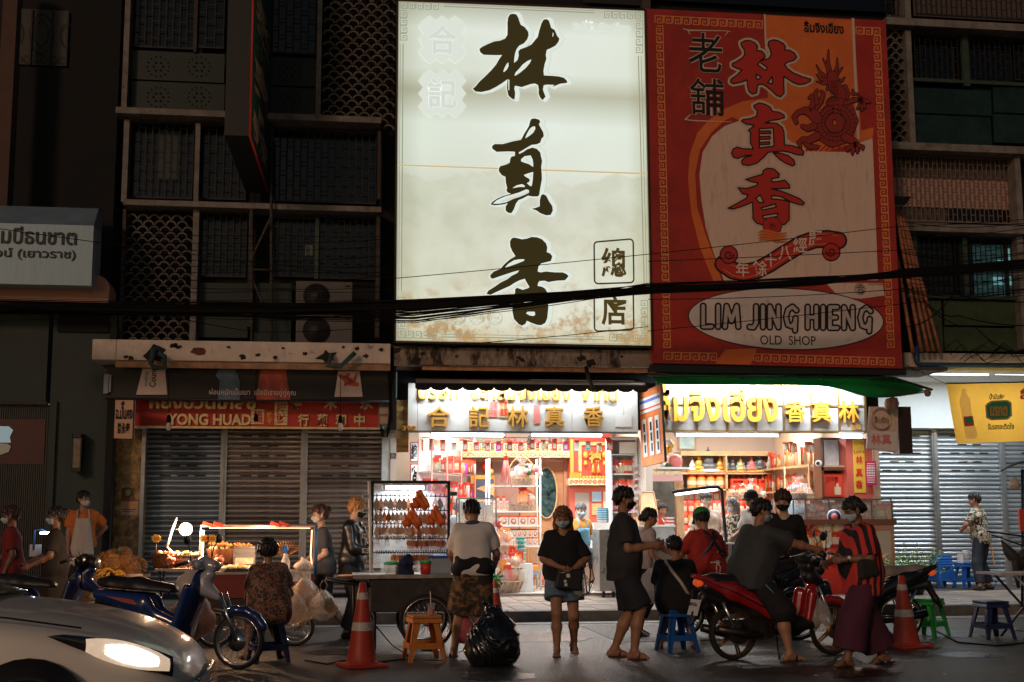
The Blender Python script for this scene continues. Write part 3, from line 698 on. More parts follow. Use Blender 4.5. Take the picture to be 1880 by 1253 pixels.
G1=[(600,103),(645,110),(670,150),(682,190),(700,238),(745,262),(790,320),(795,365),(780,410),(740,460),(680,490),(650,530),(632,580),(622,640),(618,700),(660,665),(675,610),(670,560),(690,535),(770,505),(830,475),(870,425),(905,385),(925,300),(950,220),(975,175),(1010,168),(1040,185),(1055,230),(1068,275),(1110,300),(1140,370),(1168,405),(1155,445),(1120,490),(1060,522),(1015,540),(1003,600),(1010,650),(990,710),(975,790),(980,850),(1080,855),(1160,862),(1220,878),(1255,910),(1265,938),(1230,945),(1180,950),(1130,970),(1075,995),(1110,965),(1020,962),(978,968),(968,1020),(985,1070),(1000,1105),(965,1150),(935,1120),(915,1070),(918,1020),(908,965),(870,948),(820,955),(760,975),(710,992),(660,980),(628,975),(622,1010),(632,1060),(628,1110),(622,1145),(590,1130),(550,1095),(538,1040),(532,1005),(540,895),(480,940),(400,990),(320,1030),(220,1052),(150,1045),(118,1010),(150,985),(200,925),(270,860),(340,790),(400,720),(440,650),(475,603),(400,605),(320,603),(250,600),(210,570),(198,530),(230,505),(300,470),(380,438),(450,428),(510,405),(538,360),(540,290),(538,220),(545,150),(570,110)]
G1H=[[(550,690),(552,740),(530,780),(500,808),(485,808),(505,755),(530,710)],[(830,655),(810,700),(760,760),(700,810),(650,845),(620,857),(640,810),(680,770),(720,720),(780,675)],[(1085,320),(1098,345),(1092,378),(1080,378),(1087,350)],[(548,900),(562,900),(560,1030),(550,1030)]]
G2=[(600,85),(640,80),(690,95),(700,120),(685,150),(710,195),(735,240),(742,285),(715,315),(700,360),(660,378),(600,385),(540,420),(500,445),(455,470),(455,490),(500,470),(550,435),(610,415),(660,430),(700,470),(712,530),(722,570),(712,640),(718,720),(720,780),(705,860),(695,920),(690,960),(670,978),(610,978),(560,968),(500,1000),(450,1020),(420,1060),(400,1120),(370,1170),(330,1165),(303,1140),(303,1090),(330,1055),(270,1070),(180,1080),(128,1070),(150,1040),(200,1005),(280,970),(370,945),(330,935),(310,910),(320,880),(305,820),(300,750),(260,735),(225,690),(225,655),(240,630),(310,610),(350,590),(355,545),(370,520),(410,510),(410,475),(410,463),(330,460),(200,465),(150,430),(145,400),(175,375),(270,375),(380,345),(480,325),(520,250),(570,170),(585,110)]
G2H=[[(640,170),(645,200),(620,245),(570,285),(525,312),(545,260),(580,200),(610,175)],[(480,550),(520,515),(590,505),(612,550),(620,600),(620,640),(570,605),(520,590),(480,575)],[(510,730),(560,712),(620,695),(615,780),(605,850),(590,862),(545,825),(580,805),(575,775),(530,750)],[(380,880),(430,850),(490,835),(520,850),(525,870),(460,868),(400,880)],[(155,1062),(200,1020),(300,975),(380,955),(460,930),(540,895),(572,905),(570,935),(530,955),(470,980),(390,1005),(310,1045),(230,1060)]]
G2B=[(735,950),(770,970),(800,1030),(840,1090),(845,1140),(820,1190),(770,1195),(700,1170),(660,1140),(600,1118),(650,1108),(695,1090),(695,1020),(710,965)]
G3=[(430,78),(470,85),(530,100),(590,92),(650,70),(720,75),(780,100),(830,150),(845,200),(838,260),(880,275),(908,310),(890,370),(830,385),(770,400),(735,440),(725,500),(760,512),(830,500),(930,510),(1040,512),(1090,535),(1110,560),(1065,610),(960,615),(860,632),(810,615),(745,620),(728,650),(725,680),(780,690),(820,715),(845,760),(855,850),(858,950),(845,1080),(820,1140),(770,1168),(720,1165),(650,1140),(590,1112),(575,1150),(530,1175),(490,1155),(430,1090),(412,1000),(410,850),(445,760),(445,720),(470,703),(540,728),(600,710),(625,695),(590,640),(565,590),(500,610),(440,640),(380,680),(290,720),(200,760),(140,790),(90,780),(110,740),(190,690),(260,640),(350,595),(400,555),(470,520),(500,485),(420,505),(330,535),(240,565),(170,590),(140,580),(135,545),(180,500),(260,470),(310,410),(380,350),(450,310),(410,250),(385,190),(380,130),(400,90)]
G3H=[[(315,455),(360,405),(430,360),(500,348),(560,348),(560,365),(500,390),(420,420)],[(550,890),(590,845),(700,845),(710,905),(640,880),(550,910)],[(580,1020),(600,1000),(690,1000),(695,1040),(670,1055),(620,1045)]]
def sdf_shape(outs,holes,k,ox,oy):
 outs=[[(x/k+ox,y/k+oy) for x,y in p] for p in outs];holes=[[(x/k+ox,y/k+oy) for x,y in p] for p in holes]
 def f(X,Y):
  d=poly_sdf(outs[0],X,Y)
  for p in outs[1:]:d=np.minimum(d,poly_sdf(p,X,Y))
  for p in holes:d=np.maximum(d,-poly_sdf(p,X,Y))
  return d
 xs=[x for p in outs for x,y in p];ys=[y for p in outs for x,y in p]
 return f,(min(xs),min(ys),max(xs),max(ys))
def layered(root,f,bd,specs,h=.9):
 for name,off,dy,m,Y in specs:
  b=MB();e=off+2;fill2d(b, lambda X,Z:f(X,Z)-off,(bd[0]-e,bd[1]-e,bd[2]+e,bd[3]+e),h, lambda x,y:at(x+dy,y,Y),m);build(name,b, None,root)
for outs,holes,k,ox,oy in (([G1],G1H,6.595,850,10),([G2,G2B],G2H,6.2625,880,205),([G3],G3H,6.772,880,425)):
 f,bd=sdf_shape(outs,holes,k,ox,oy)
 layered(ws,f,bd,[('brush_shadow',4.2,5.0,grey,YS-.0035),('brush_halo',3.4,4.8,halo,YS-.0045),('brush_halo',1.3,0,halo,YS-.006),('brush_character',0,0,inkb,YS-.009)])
# seam across the sign
b=MB();b.add([at(727,302,YG),at(1191,318,YG),at(1191,321,YG),at(727,304.5,YG)],[(0,1,2,3)]);build('panel_seam',b,em_mat('seam_yellow',(.60,.48,.26),.9),ws)
# ghost characters in zig-zag squares
gm=MB()
for cy,ch in ((73,'合'),(172,'記')):
 cx=812;P=[];R1,R2=44,35
 for sidx in range(4):
  for k in range(6):
   u=-1+2*k/6;w=R2 if k%2==0 else R1;a=sidx*math.pi/2
   q=(u*R2,-w);P.append((cx+q[0]*math.cos(a)-q[1]*math.sin(a),cy+q[0]*math.sin(a)-q[1]*math.cos(a)*-1 if False else cy+q[0]*math.sin(a)+q[1]*math.cos(a)))
 gm.add([at(x,y,YG) for x,y in P],[tuple(range(len(P)))],mat('ghost',(.4,.4,.4),.5,emit=.9,ecol=(.70,.77,.70)))
 text(gm,ch,rect(cx-27,cy-28,cx+27,cy+28,YG-.002),YG-.002,halo,bold=.045)
 text(gm,ch,rect(cx-26,cy-27,cx+26,cy+27,YG-.004),YG-.004,mat('ghost2',(.4,.4,.4),.5,emit=.9,ecol=(.64,.71,.65)),bold=.02)
text(gm,'ฮะกี่ลิ้มจิงเฮียง',rect(1052,38,1158,58,YG),YG,mat('ghost2',(.4,.4,.4)),bold=.02);build('ghost_lettering',gm, None,ws)
# seals lower right
sb=MB()
for cy,ch,hh in ((482,'總',40),(571,'店',38)):
 x0,x1,z0,z1=rect(1091,cy-hh,1163,cy+hh,YG);r=.06;pl=[]
 for (qx,qz,a0) in ((x1-r,z1-r+.03,0),(x0+r,z1-r-.03,90),(x0+r,z0+r-.0,180),(x1-r,z0+r+.03,270)):
  for k in range(5):a=R_(a0+k*22.5);pl.append((qx+r*math.cos(a),YG-.004,qz+r*math.sin(a)))
 sb.tube(pl,.013,6,inkb,closed=True);text(sb,ch,rect(1104,cy-27,1150,cy+27,YG-.003),YG-.005,em_mat('backlit_ink2',(.07,.045,.01),.9),bold=.024)
build('seal',sb, None,ws)
# coins
cb=MB()
for k in range(5):
 c=at(773+34*k,583+.2*k,YG)
 for rr in (.12,.10):cb.tube([c+Vector((rr*math.cos(a),-.002,rr*math.sin(a))) for a in [2*math.pi*q/24 for q in range(24)]],.004,4,greyd,closed=True)
 for a0 in (0,90,180,270):
  u=Vector((math.cos(R_(a0)),0,math.sin(R_(a0))));v=Vector((-u.z,0,u.x))
  cb.tube([c+u*.055+v*t*.06+u*(.03*t*t)+Vector((0,-.002,0)) for t in (-1,-.5,0,.5,1)],.004,4,greyd)
build('coin_print',cb, None,ws)
# greek key borders: a meander made of thin strips mapped on a quad
def key_run(mb,p0,p1,n,w,th,Y,m,flip=False):
 """n meander units between pixels p0 and p1, w = unit height in px towards the right hand side"""
 a,bb=Vector((p0[0],p0[1])),Vector((p1[0],p1[1]));d=(bb-a)/n;L_=d.length;u=d.normalized();v=Vector((-u.y,u.x))*(-1 if flip else 1)
 path=[(0,1),(0,0),(.86,0),(.86,1),(.28,1),(.28,.42),(.56,.42),(.56,.68)]
 for i in range(n):
  o=a+d*i;pts=[o+u*(x*L_)+v*(y*w) for x,y in path]
  for j in range(len(pts)-1):
   p,q=pts[j],pts[j+1];e=(q-p).normalized();nn=Vector((-e.y,e.x))*th/2;p_=p-e*th/2*(j>0);q_=q+e*th/2*(j==len(pts)-2)-e*th/2*(j<len(pts)-2)
   mb.add([at(*(p_+nn),Y),at(*(q_+nn),Y),at(*(q_-nn),Y),at(*(p_-nn),Y)],[(0,1,2,3)],m)
def lines(mb,pts,th,Y,m):
 pts=[Vector(p) for p in pts]
 for p,q in zip(pts[:-1],pts[1:]):
  e=(q-p).normalized();nn=Vector((-e.y,e.x))*th/2;mb.add([at(*(p+nn-e*th/2),Y),at(*(q+nn-e*th/2),Y),at(*(q-nn-e*th/2),Y),at(*(p-nn-e*th/2),Y)],[(0,1,2,3)],m)
kb_=MB();YK2=YS-.005
for (ax,ay),(sx_,sy_),st in (((735,4),(1,1),72),((1180,23),(-1,1),76),((1189,628),(-1,-1),78),((731,620),(1,-1),76)):
 key_run(kb_,(ax,ay),(ax+sx_*72,ay+sx_*72*.03),5,12*1,1.5,YK2,greyd,flip=(sx_*sy_<0))
 key_run(kb_,(ax,ay+sy_*16),(ax+sx_*0,ay+sy_*st),4,12,1.5,YK2,greyd,flip=(sx_*sy_>0))
lines(kb_,[(733,2),(1182,20),(1194,633),(728,625),(733,2)],1.2,YK2,greyd)
lines(kb_,[(815,12),(1092,24)],2.0,YK2,greyd);lines(kb_,[(815,8),(1092,20)],1.2,YK2,greyd);lines(kb_,[(740,82),(737,536)],2.0,YK2,greyd);lines(kb_,[(735,82),(732,536)],1.2,YK2,greyd)
lines(kb_,[(1172,104),(1183,536)],2.0,YK2,greyd);lines(kb_,[(1177,104),(1188,536)],1.2,YK2,greyd);lines(kb_,[(812,619),(1110,624)],2.0,YK2,greyd);lines(kb_,[(812,614),(1110,619)],1.2,YK2,greyd)
build('key_border',kb_, None,ws)
# ---- red signboard
rb=thing('red_billboard','tall red billboard with a dragon and a white oval reading LIM JING HIENG','sign')
YQ=20.3;TL,TR,BR,BL=quad_plane([(1184,16),(1626,38),(1657,677),(1201,667)],YQ)
redm=mat('billboard_red',(.46,.034,.020),.42,noise=.15,nscale=1.5,dirt=(.34,.03,.02),dscale=1.2,damt=.4)
def pp(P,Y): return [at(x,y,Y) for x,y in P]
b=MB();b.add([TL,TR,BR,BL],[(0,3,2,1)]);build('panel',b,redm,rb)
b=MB();b.add([p+Vector((0,.01,0)) for p in (TL,TR,BR,BL)]+[p+o_ for p in (TL,TR,BR,BL)],[(0,1,5,4),(1,2,6,5),(2,3,7,6),(3,0,4,7),(4,5,6,7)]);build('sign_case',b,M['redsign'],rb)
org=mat('print_orange',(.80,.18,.035),.45,noise=.12,nscale=1.5);crm=mat('print_cream',(.84,.62,.50),.5,noise=.08,nscale=2,stretch=(3,1,.5),dirt=(.58,.42,.32),dscale=2.0,damt=.38)
goldk=mat('print_key',(.85,.28,.09),.45);dk=mat('print_black',(.014,.008,.006),.45);redg=mat('print_red_glyph',(.58,.035,.022),.42);crl=mat('print_cream_line',(.72,.54,.42),.5)
def pf(b,P,Y,m):b.add(pp(P,Y),[tuple(range(len(P)))],m)
b=MB()
def polyfill(b,P,Y,m,h=1.6):
 xs=[p[0] for p in P];ys=[p[1] for p in P];fill2d(b, lambda X,Z:poly_sdf(P,X,Z),(min(xs)-2,min(ys)-2,max(xs)+2,max(ys)+2),h, lambda x,y:at(x,y,Y),m)
polyfill(b,[(1404,28),(1567,37),(1581,240),(1604,234),(1602,254),(1572,262),(1520,278),(1480,290),(1345,215),(1330,222),(1305,245),(1285,275),(1276,320),(1280,380),(1295,430),(1312,475),(1325,516),(1310,517),(1285,455),(1270,395),(1263,330),(1266,285),(1280,245),(1300,222),(1330,200),(1365,186),(1410,180)],YQ-.003,org)
polyfill(b,[(1332,642),(1390,640),(1378,670),(1312,668)],YQ-.003,org)
build('orange_print',b, None,rb)
b=MB()
polyfill(b,[(1355,223),(1380,214),(1480,278),(1580,280),(1578,262),(1602,254),(1612,515),(1330,518),(1312,470),(1296,420),(1288,370),(1284,320),(1290,280),(1308,250),(1330,232)],YQ-.006,crm)
build('cream_print',b, None,rb)
b=MB();lines(b,[(1404,28),(1405,60),(1408,120)],3.5,YQ-.008,crl);lines(b,[(1566,36),(1570,130),(1576,258)],5,YQ-.008,crl);build('cream_stripe',b, None,rb)
for c in [(1254,75)]:pass
b=MB()
key_run(b,(1203,29),(1402,39),12,13,2.0,YQ-.006,goldk);key_run(b,(1572,50),(1618,52),3,13,2,YQ-.006,goldk)
key_run(b,(1217,48),(1231,640),38,12,2.0,YQ-.006,goldk);key_run(b,(1616,66),(1642,640),37,12,2.0,YQ-.006,goldk)
key_run(b,(1219,647),(1318,649),6,13,2.0,YQ-.006,goldk);key_run(b,(1384,650),(1644,658),16,13,2.0,YQ-.006,goldk)
build('key_border',b, None,rb)
H1=[(690,180),(740,155),(800,155),(860,185),(885,225),(875,270),(930,275),(970,320),(970,350),(920,385),(945,380),(1010,360),(1035,320),(1030,270),(1000,210),(1010,165),(1060,145),(1120,155),(1180,190),(1205,225),(1195,260),(1250,265),(1310,300),(1335,350),(1300,385),(1230,405),(1195,430),(1230,480),(1300,530),(1400,570),(1500,600),(1490,625),(1430,655),(1360,665),(1290,640),(1230,600),(1185,570),(1185,660),(1190,760),(1150,805),(1100,790),(1050,740),(990,690),(940,660),(885,665),(870,760),(820,775),(780,740),(765,680),(760,610),(700,635),(600,655),(570,635),(575,600),(640,555),(700,495),(640,475),(590,450),(590,420),(650,390),(710,350),(735,310),(725,260),(695,215)]
H1H=[[(905,405),(940,430),(990,465),(978,495),(945,480),(885,432)],[(870,545),(920,575),(885,605),(870,590)],[(1050,575),(1053,652),(1000,638)]]
H2=[(295,65),(340,42),(390,52),(440,80),(455,115),(510,120),(555,145),(560,170),(510,185),(440,195),(395,215),(430,212),(490,215),(540,250),(555,290),(560,400),(620,405),(700,430),(725,460),(715,490),(660,485),(600,465),(540,455),(420,465),(380,510),(320,560),(250,578),(200,570),(190,540),(215,510),(280,488),(220,495),(160,518),(120,505),(105,470),(120,435),(155,418),(200,432),(290,435),(265,380),(268,300),(250,275),(300,235),(230,225),(190,200),(200,185),(270,175),(320,155),(325,110),(300,85)]
H2H=[[(345,265),(460,258),(468,410),(420,415),(345,425)]];H2B=[(460,470),(520,470),(590,490),(640,530),(648,570),(625,582),(570,560),(510,520)]
H2C=[[(340,283),(440,280),(443,305),(340,308)],[(340,330),(435,325),(438,352),(340,356)],[(340,380),(430,372),(434,396),(340,402)]]
H3=[(375,620),(410,598),(470,605),(515,650),(510,680),(450,690),(450,715),(500,712),(560,700),(600,740),(605,770),(540,775),(450,775),(520,790),(600,820),(690,860),(730,895),(715,915),(680,910),(600,885),(600,1040),(560,1080),(500,1085),(380,1085),(320,1070),(288,1030),(285,890),(200,925),(120,950),(75,940),(160,895),(230,855),(245,825),(200,820),(160,765),(240,770),(320,745),(330,725),(270,715),(225,695),(300,670),(370,650)]
H3H=[[(350,830),(380,890),(340,890),(315,855)],[(360,940),(480,905),(485,930),(440,940),(370,955)],[(375,1005),(500,985),(495,1010),(380,1028)],[(450,835),(520,840),(598,880),(520,865),(450,860)]]
for outs,holes,k,ox,oy in (([H1],H1H,6.264,1250,50),([H2,H2B]+H2C,H2H,4.639,1320,180),([H3],H3H,4.639,1320,180)):
 if outs[0] is H2:
  f0,bd=sdf_shape([H2],H2H,k,ox,oy);g0,_=sdf_shape([H2B]+H2C,[],k,ox,oy);f= lambda X,Y,f0=f0,g0=g0:np.minimum(f0(X,Y),g0(X,Y))
 else:f,bd=sdf_shape(outs,holes,k,ox,oy)
 layered(rb,f,bd,[('character_halo',5,0,crl,YQ-.009),('character_outline',.9,0,dk,YQ-.012),('brush_character',-1.6,0,redg,YQ-.015)])
b=MB()
for k in range(12):
 a=2*math.pi*k/12;S=[(1418+4*math.cos(a),415+4*math.sin(a),2),(1418+14*math.cos(a),415+13*math.sin(a),3.4)]
 stroke2d(b,[(x,y,r+1) for x,y,r in S],YQ-.018,dk,1.0);stroke2d(b,S,YQ-.021,redg,1.0)
for k in range(4):
 y=424+k*5;stroke2d(b,[(1390+k,y+4,.3),(1398,y,1.6),(1410,y,2),(1424,y+4,2),(1436,y+5,1.5),(1446,y+3,.3)],YQ-.024-.001*k,org,.9)
build('flower_print',b, None,rb)
t=MB();Yt=YQ-.012
for ch,cx,cy,w_,h_ in (('老',1295,97,62,72),('舖',1298,178,62,68)):
 text(t,ch,rect(cx-w_/2-1,cy-h_/2-1,cx+w_/2+1,cy+h_/2+1,Yt),Yt,crl,bold=.03);text(t,ch,rect(cx-w_/2,cy-h_/2,cx+w_/2,cy+h_/2,Yt-.003),Yt-.003,dk,bold=.005)
stroke2d(t,[(1254,53,.6),(1265,56,1.5),(1330,57,.8),(1341,58,.6)],Yt,crl);stroke2d(t,[(1262,55,1),(1267,64,.5)],Yt-.002,crl);stroke2d(t,[(1337,58,1),(1331,66,.5)],Yt-.002,crl)
stroke2d(t,[(1257,220,.8),(1275,222,1.2),(1343,224,.6)],Yt,crl);stroke2d(t,[(1259,219,1.5),(1268,210,.5)],Yt-.002,crl)
text(t,'ลิ้มจิงเฮียง',rect(1476,40,1549,61,Yt),Yt,dk,bold=.03)
build('lettering',t, None,rb)
# dragon: tail, body coils, head, legs
dr=MB();dred=mat('print_dragon',(.36,.034,.020),.45);YD=YQ-.010
def ds(S,lay=0,m=None,ol=1.3,h=1.0):
 stroke2d(dr,[(x,y,r+ol) for x,y,r in S],YD-.001*lay,dk,h);stroke2d(dr,S,YD-.001*lay-.0006,m or dred,h)
for k,(x,y) in enumerate(((1499,120),(1511,108),(1521,92),(1537,107),(1547,124),(1551,142),(1499,137),(1499,150),(1519,166))):
 ds([(x,y,.3),((x*2+1528)/3+(3 if k%2 else -3),(y*2+160)/3,2.2),(1526,150,5)],k*.2)
ds([(1528,140,9),(1533,160,11),(1545,172,9),(1540,185,11),(1527,190,10)],3)
ds([(1551,160,4),(1556,172,4),(1548,186,6)],2)
import itertools
cxd,cyd=1534,224
ds([(1530,188,9),(1552,196,12),(1563,222,12),(1552,250,12),(1528,258,12),(1509,246,12),(1508,222,11),(1520,204,9)],5)
ds([(1534,212,6),(1545,222,6),(1540,236,6),(1527,238,6),(1521,226,6),(1527,214,5)],7)
for rr in (18,25,33):
 for k in range(26):
  a=2*math.pi*k/26;x,y=cxd+rr*1.05*math.cos(a),cyd+2+rr*math.sin(a);lines(dr,[(x,y),(x+5*math.cos(a+.25),y+5*math.sin(a+.25))],1.0,YD-.010,dk)
 lines(dr,[(cxd+rr*1.05*math.cos(2*math.pi*k/26),cyd+2+rr*math.sin(2*math.pi*k/26)) for k in range(27)],.8,YD-.0105,dk)
for k in range(10):y=148+k*4;lines(dr,[(1524,y+2),(1540,y)],.9,YD-.0105,dk)
ds([(1462,225,3),(1458,215,4),(1466,206,4),(1478,203,6),(1492,208,10),(1500,218,9)],11)
ds([(1473,232,3),(1483,236,5),(1494,232,6)],12);ds([(1490,200,5),(1495,185,5),(1490,176,3),(1486,180,2)],11);ds([(1498,198,4),(1507,186,4),(1512,172,3),(1508,168,2)],11);ds([(1500,190,3),(1497,172,3),(1500,166,2)],12)
ds([(1500,250,7),(1485,258,6),(1474,256,4),(1466,262,3),(1470,270,2)],12);ds([(1478,262,3),(1486,270,4),(1500,270,3)],12)
ds([(1552,252,7),(1565,258,6),(1571,266,6)],12)
for x,y in ((1556,278),(1565,284),(1574,281),(1584,275)):ds([(1570,266,4),(x,y-5,3),(x,y,1.2)],13)
ds([(1552,190,3),(1566,184,4),(1580,182,4)],12)
for x,y in ((1574,200),(1582,202),(1588,198),(1597,188)):ds([(1580,184,4),((1580+x)/2+2,(184+y)/2,3),(x,y,1.5)],13)
ds([(1575,173,1.5),(1566,172,2),(1566,166,1.5)],13)
for k in range(11):lines(dr,[(1480+k*9,277),(1490+k*9,266)],3,YD+.0005,redg)
build('dragon_print',dr, None,rb)
# ribbon
rbn=MB();S=[(1338,506,10),(1355,510,12),(1380,508,13),(1405,498,13),(1440,477,12),(1470,459,11),(1500,445,11),(1520,443,11),(1533,443,9)]
def ribbon(P,w,Y,m):
 top=[(x,y-w) for x,y in P];bot=[(x,y+w) for x,y in P][::-1];polyfill(rbn,top+bot,Y,m,1.2)
P=[(1328,485),(1345,497),(1365,501),(1388,497),(1412,485),(1440,467),(1470,449),(1496,440),(1520,439),(1539,442)]
stroke2d(rbn,[(x,y,16.5) for x,y in P],YQ-.010,dk,1.2);stroke2d(rbn,[(x,y,13) for x,y in P],YQ-.0125,redg,1.2)
for off in (-9,9):
 for (x,y),(x2,y2) in zip(P[:-1],P[1:]):lines(rbn,[(x,y+off),(x2,y2+off)],1.2,YQ-.014,goldk)
for cx,cy,r0_,s in ((1338,468,17,1),(1526,463,17,-1)):
 stroke2d(rbn,[(cx,cy,r0_)]*2,YQ-.0165,dk,1.2);stroke2d(rbn,[(cx,cy,r0_-2.2)]*2,YQ-.018,redg,1.2)
 lines(rbn,[(cx+s*9*(1-k/14)*math.cos(k*.75),cy+9*(1-k/14)*math.sin(k*.75)) for k in range(13)],2.6,YQ-.0195,dk)
for ch,x,y,r in (('年',1363,495,12),('餘',1395,493,13),('十',1415,478,11),('八',1441,465,12),('經',1469,450,13),('歷',1497,438,13)):
 text(rbn,ch,rect(x-r,y-r-1,x+r,y+r+1,YQ-.02),YQ-.0225,mat('print_pale',(.85,.72,.60),.5),bold=.012)
build('ribbon_print',rbn, None,rb)
# oval name plate
ov=MB();oc=(1443,586);fill2d(ov, lambda X,Z:(np.hypot((X-oc[0])/180,(Z-oc[1]-(X-oc[0])*.03)/57)-1)*57,(1258,520,1628,652),1.6, lambda x,y:at(x,y,YQ-.012),dk)
fill2d(ov, lambda X,Z:(np.hypot((X-oc[0])/178,(Z-oc[1]-(X-oc[0])*.03)/55.2)-1)*56,(1258,520,1628,652),1.6, lambda x,y:at(x,y,YQ-.015),mat('oval_white',(.82,.70,.64),.38,noise=.1,nscale=1,dirt=(.22,.12,.10),dscale=3.5,damt=.33))
build('oval_plate',ov, None,rb)
t=MB()
def shear(x,y,z): return (x,y,z)
LET={'L':[[(0,0),(0,1),(.62,1)]],'I':[[(0,0),(0,1)]],'M':[[(0,1),(.12,0),(.5,.72),(.9,0),(1.02,1)]],'J':[[(.5,0),(.5,.8),(.3,1.02),(0,1)]],'N':[[(0,1),(0,0),(.66,1),(.66,0)]],'G':[[(.85,.18),(.55,.0),(.2,.15),(.05,.5),(.2,.88),(.5,.95),(.74,.75),(.78,.56),(.74,1.15)]],'H':[[(0,0),(0,1)],[(.66,0),(.66,1)],[(0,.5),(.66,.5)]],'E':[[(.55,0),(0,0),(0,1),(.55,1)],[(0,.5),(.45,.5)]]}
x_=1291
for ch in 'LIM JING HIENG':
 if ch==' ':x_+=8;continue
 y_=562+(x_-1291)*.010;mx_=0
 for P_ in LET[ch]:
  S=[(x_+u*24,y_+v*38,1) for u,v in P_];mx_=max(mx_,max(p[0] for p in S))
  stroke2d(t,[(x,y,6.4) for x,y,r in S],YQ-.018,dk,.8);stroke2d(t,[(x,y,3.1) for x,y,r in S],YQ-.021,mat('letter_fill',(.62,.53,.49),.45),.8)
 x_=mx_+12.6
text(t,'OLD  SHOP',rect(1395,617,1497,634,YQ),YQ-.018,dk,bold=.004);build('lettering',t, None,rb)
b=MB();pf(b,[(1516,520),(1620,520),(1624,543),(1580,549),(1540,545)],YQ-.008,crm)
c=at(1579,531,YQ-.02)
for rr in (.095,.075):b.tube([c+Vector((rr*math.cos(a),0,rr*math.sin(a))) for a in [2*math.pi*q/20 for q in range(20)]],.003,4,dk,closed=True)
text(b,'合',rect(1572,523,1586,539,YQ),YQ-.022,dk);text(b,'เครื่องหมายการค้า ที่ 2088',rect(1592,520,1618,524,YQ),YQ-.022,dk);build('registration_mark',b, None,rb)
# dark soffit below billboard
bx('bottom_frame',(1196,672,1664,686),20.35,.5,M['black'],rb)
# ============================================================ ledge + awning + sign of the white-signed shop
cn=thing('concrete_canopy','stained concrete ledge under the backlit white signboard, orange light coloured into its lower edge','canopy')
x0,x1,z0,z1=rect(724,640,1198,672,YL);b=MB();b.box(x0,x1,YL,21.7,z0,z1);build('slab',b,M['ledge2'],cn,bevel=.01)
bx('drip_edge',(775,675,1190,682),YL+.1,.05,mat('amber_edge',(.55,.25,.11),.6,noise=.3,nscale=6),cn)  # amber colour paints the orange light along this edge
bx('gap_board',(717,633,727,790),20.75,.8,M['black'],cn)
for i,(cx,cy,r) in enumerate(((765,662,9),(838,655,3),(952,657,4),(958,662,5),(1068,658,7),(1085,667,9),(1142,655,3),(730,645,6),(775,650,4))):chip(cn,cx,cy,r,YL,60+i,drk)
aw=thing('scalloped_awning','rolled awning with a black scalloped valance over the granite shop sign','awning')
YA=20.75
b=MB();x0,x1,z0,z1=rect(764,698,1184,708,YA);b.tube([(x0,YA,(z0+z1)/2),(x1,YA,(z0+z1)/2)],(z1-z0)/2,10);build('roller_tube',b,mat('awning_tube',(.42,.36,.32),.4,metal=.4,noise=.25,nscale=4,stretch=(.5,1,3)),aw)
b=MB();b.add([(x0-.05,YA+.02,z1-.02),(x1+.02,YA+.02,z1-.02),(x1+.02,21.6,z1+.16),(x0-.05,21.6,z1+.16)],[(0,1,2,3)]);build('awning_cover',b,mat('awning_underside',(.10,.045,.035),.7,noise=.3,nscale=5,stretch=(6,1,1)),aw)
n=15;x0,x1,z0,z1=rect(762,706,1190,717,YA-.03)
for k in range(n):
 a,w_=x0+(x1-x0)*k/n,(x1-x0)/n;b=MB();P=[(a,z1),(a+w_,z1)]+[(a+w_/2+w_/2*math.cos(t),z0+.035-.055*math.sin(t)) for t in [math.pi*q/8 for q in range(9)]]
 b.prism(P[::-1],YA-.035,YA-.03);build('valance_scallop',b,M['blackc'],aw)
b=MB();b.tube([at(1076,674,20.35),at(1079,690,20.3),at(1090,718,20.15)],.035,9);tag(build('drain_pipe',b,M['black']),'black drain pipe poking down from the stained ledge between the scalloped awning and billboard','pipe')
gs=thing('granite_shop_sign','white speckled granite sign with gold Thai and Chinese letters over the gift shop','sign')
YW=21.0
grn=mat('white_granite',(.70,.70,.67),.35,noise=.10,nscale=50)
X0,X1,Z0,Z1=rect(749,706,1171,793,YW)
for k,(a,c) in enumerate(((749,767),(767,862),(862,955),(955,1050),(1050,1145),(1145,1171))):
 x0,x1,z0,z1=rect(a,706,c,793,YW);b=MB();b.box(x0+.003,x1-.003,YW,YW+.08,Z0,Z1);build('granite_panel',b,grn,gs)
bx('lower_trim',(749,792,1171,795.5),YW-.01,.1,M['steel'],gs)
t=MB()
for ch,x,w_,h_ in (('合',806,21,20),('記',880,19,20),('林',951,20,20),('真',1018,18,19),('香',1090,18,19)):
 text(t,ch,rect(x-w_,765-h_,x+w_,765+h_,YW-.04),YW,M['gold'],bold=.014,depth=.05)
text(t,'บริษัท  ฮะกี่ลิ้มจิงเฮียง  จำกัด',rect(768,697,1133,735,YW-.04),YW,M['gold'],bold=.018,depth=.05)
text(t,'392',rect(738,782,765,791,YW-.03),YW-.0,M['gold'],bold=.02,depth=.03);build('lettering',t, None,gs)
w=bx('paper_charm',(898,738,914,766),YW-.012,.01,M['pink'],gs);w=bx('paper_charm',(916,732,934,767),YW-.014,.012,M['goldl'],gs)
t=MB();text(t,'合境\n平安',rect(900,740,912,764,YW-.015),YW-.014,M['redb']);text(t,'招財\n進寶',rect(918,735,932,764,YW-.017),YW-.017,M['redsign'],bold=.02);build('charm_lettering',t, None,gs)
bx('paper_strip',(980,744,991,778),YW-.012,.01,M['pink'],gs);bx('license_plate',(1130,762,1160,784),YW-.01,.008,M['white'],gs)
bp=thing('brown_conduit','shiny brown duct strip hanging left of the granite sign','duct')
b=MB();P=[]
for i in range(13):
 z=at(735,735+i*8,21.1);P.append([Vector((at(728+j*7.5,740,21.1).x,21.05+.03*math.sin(i*1.7+j)+.01*j,z.z)) for j in range(4)])
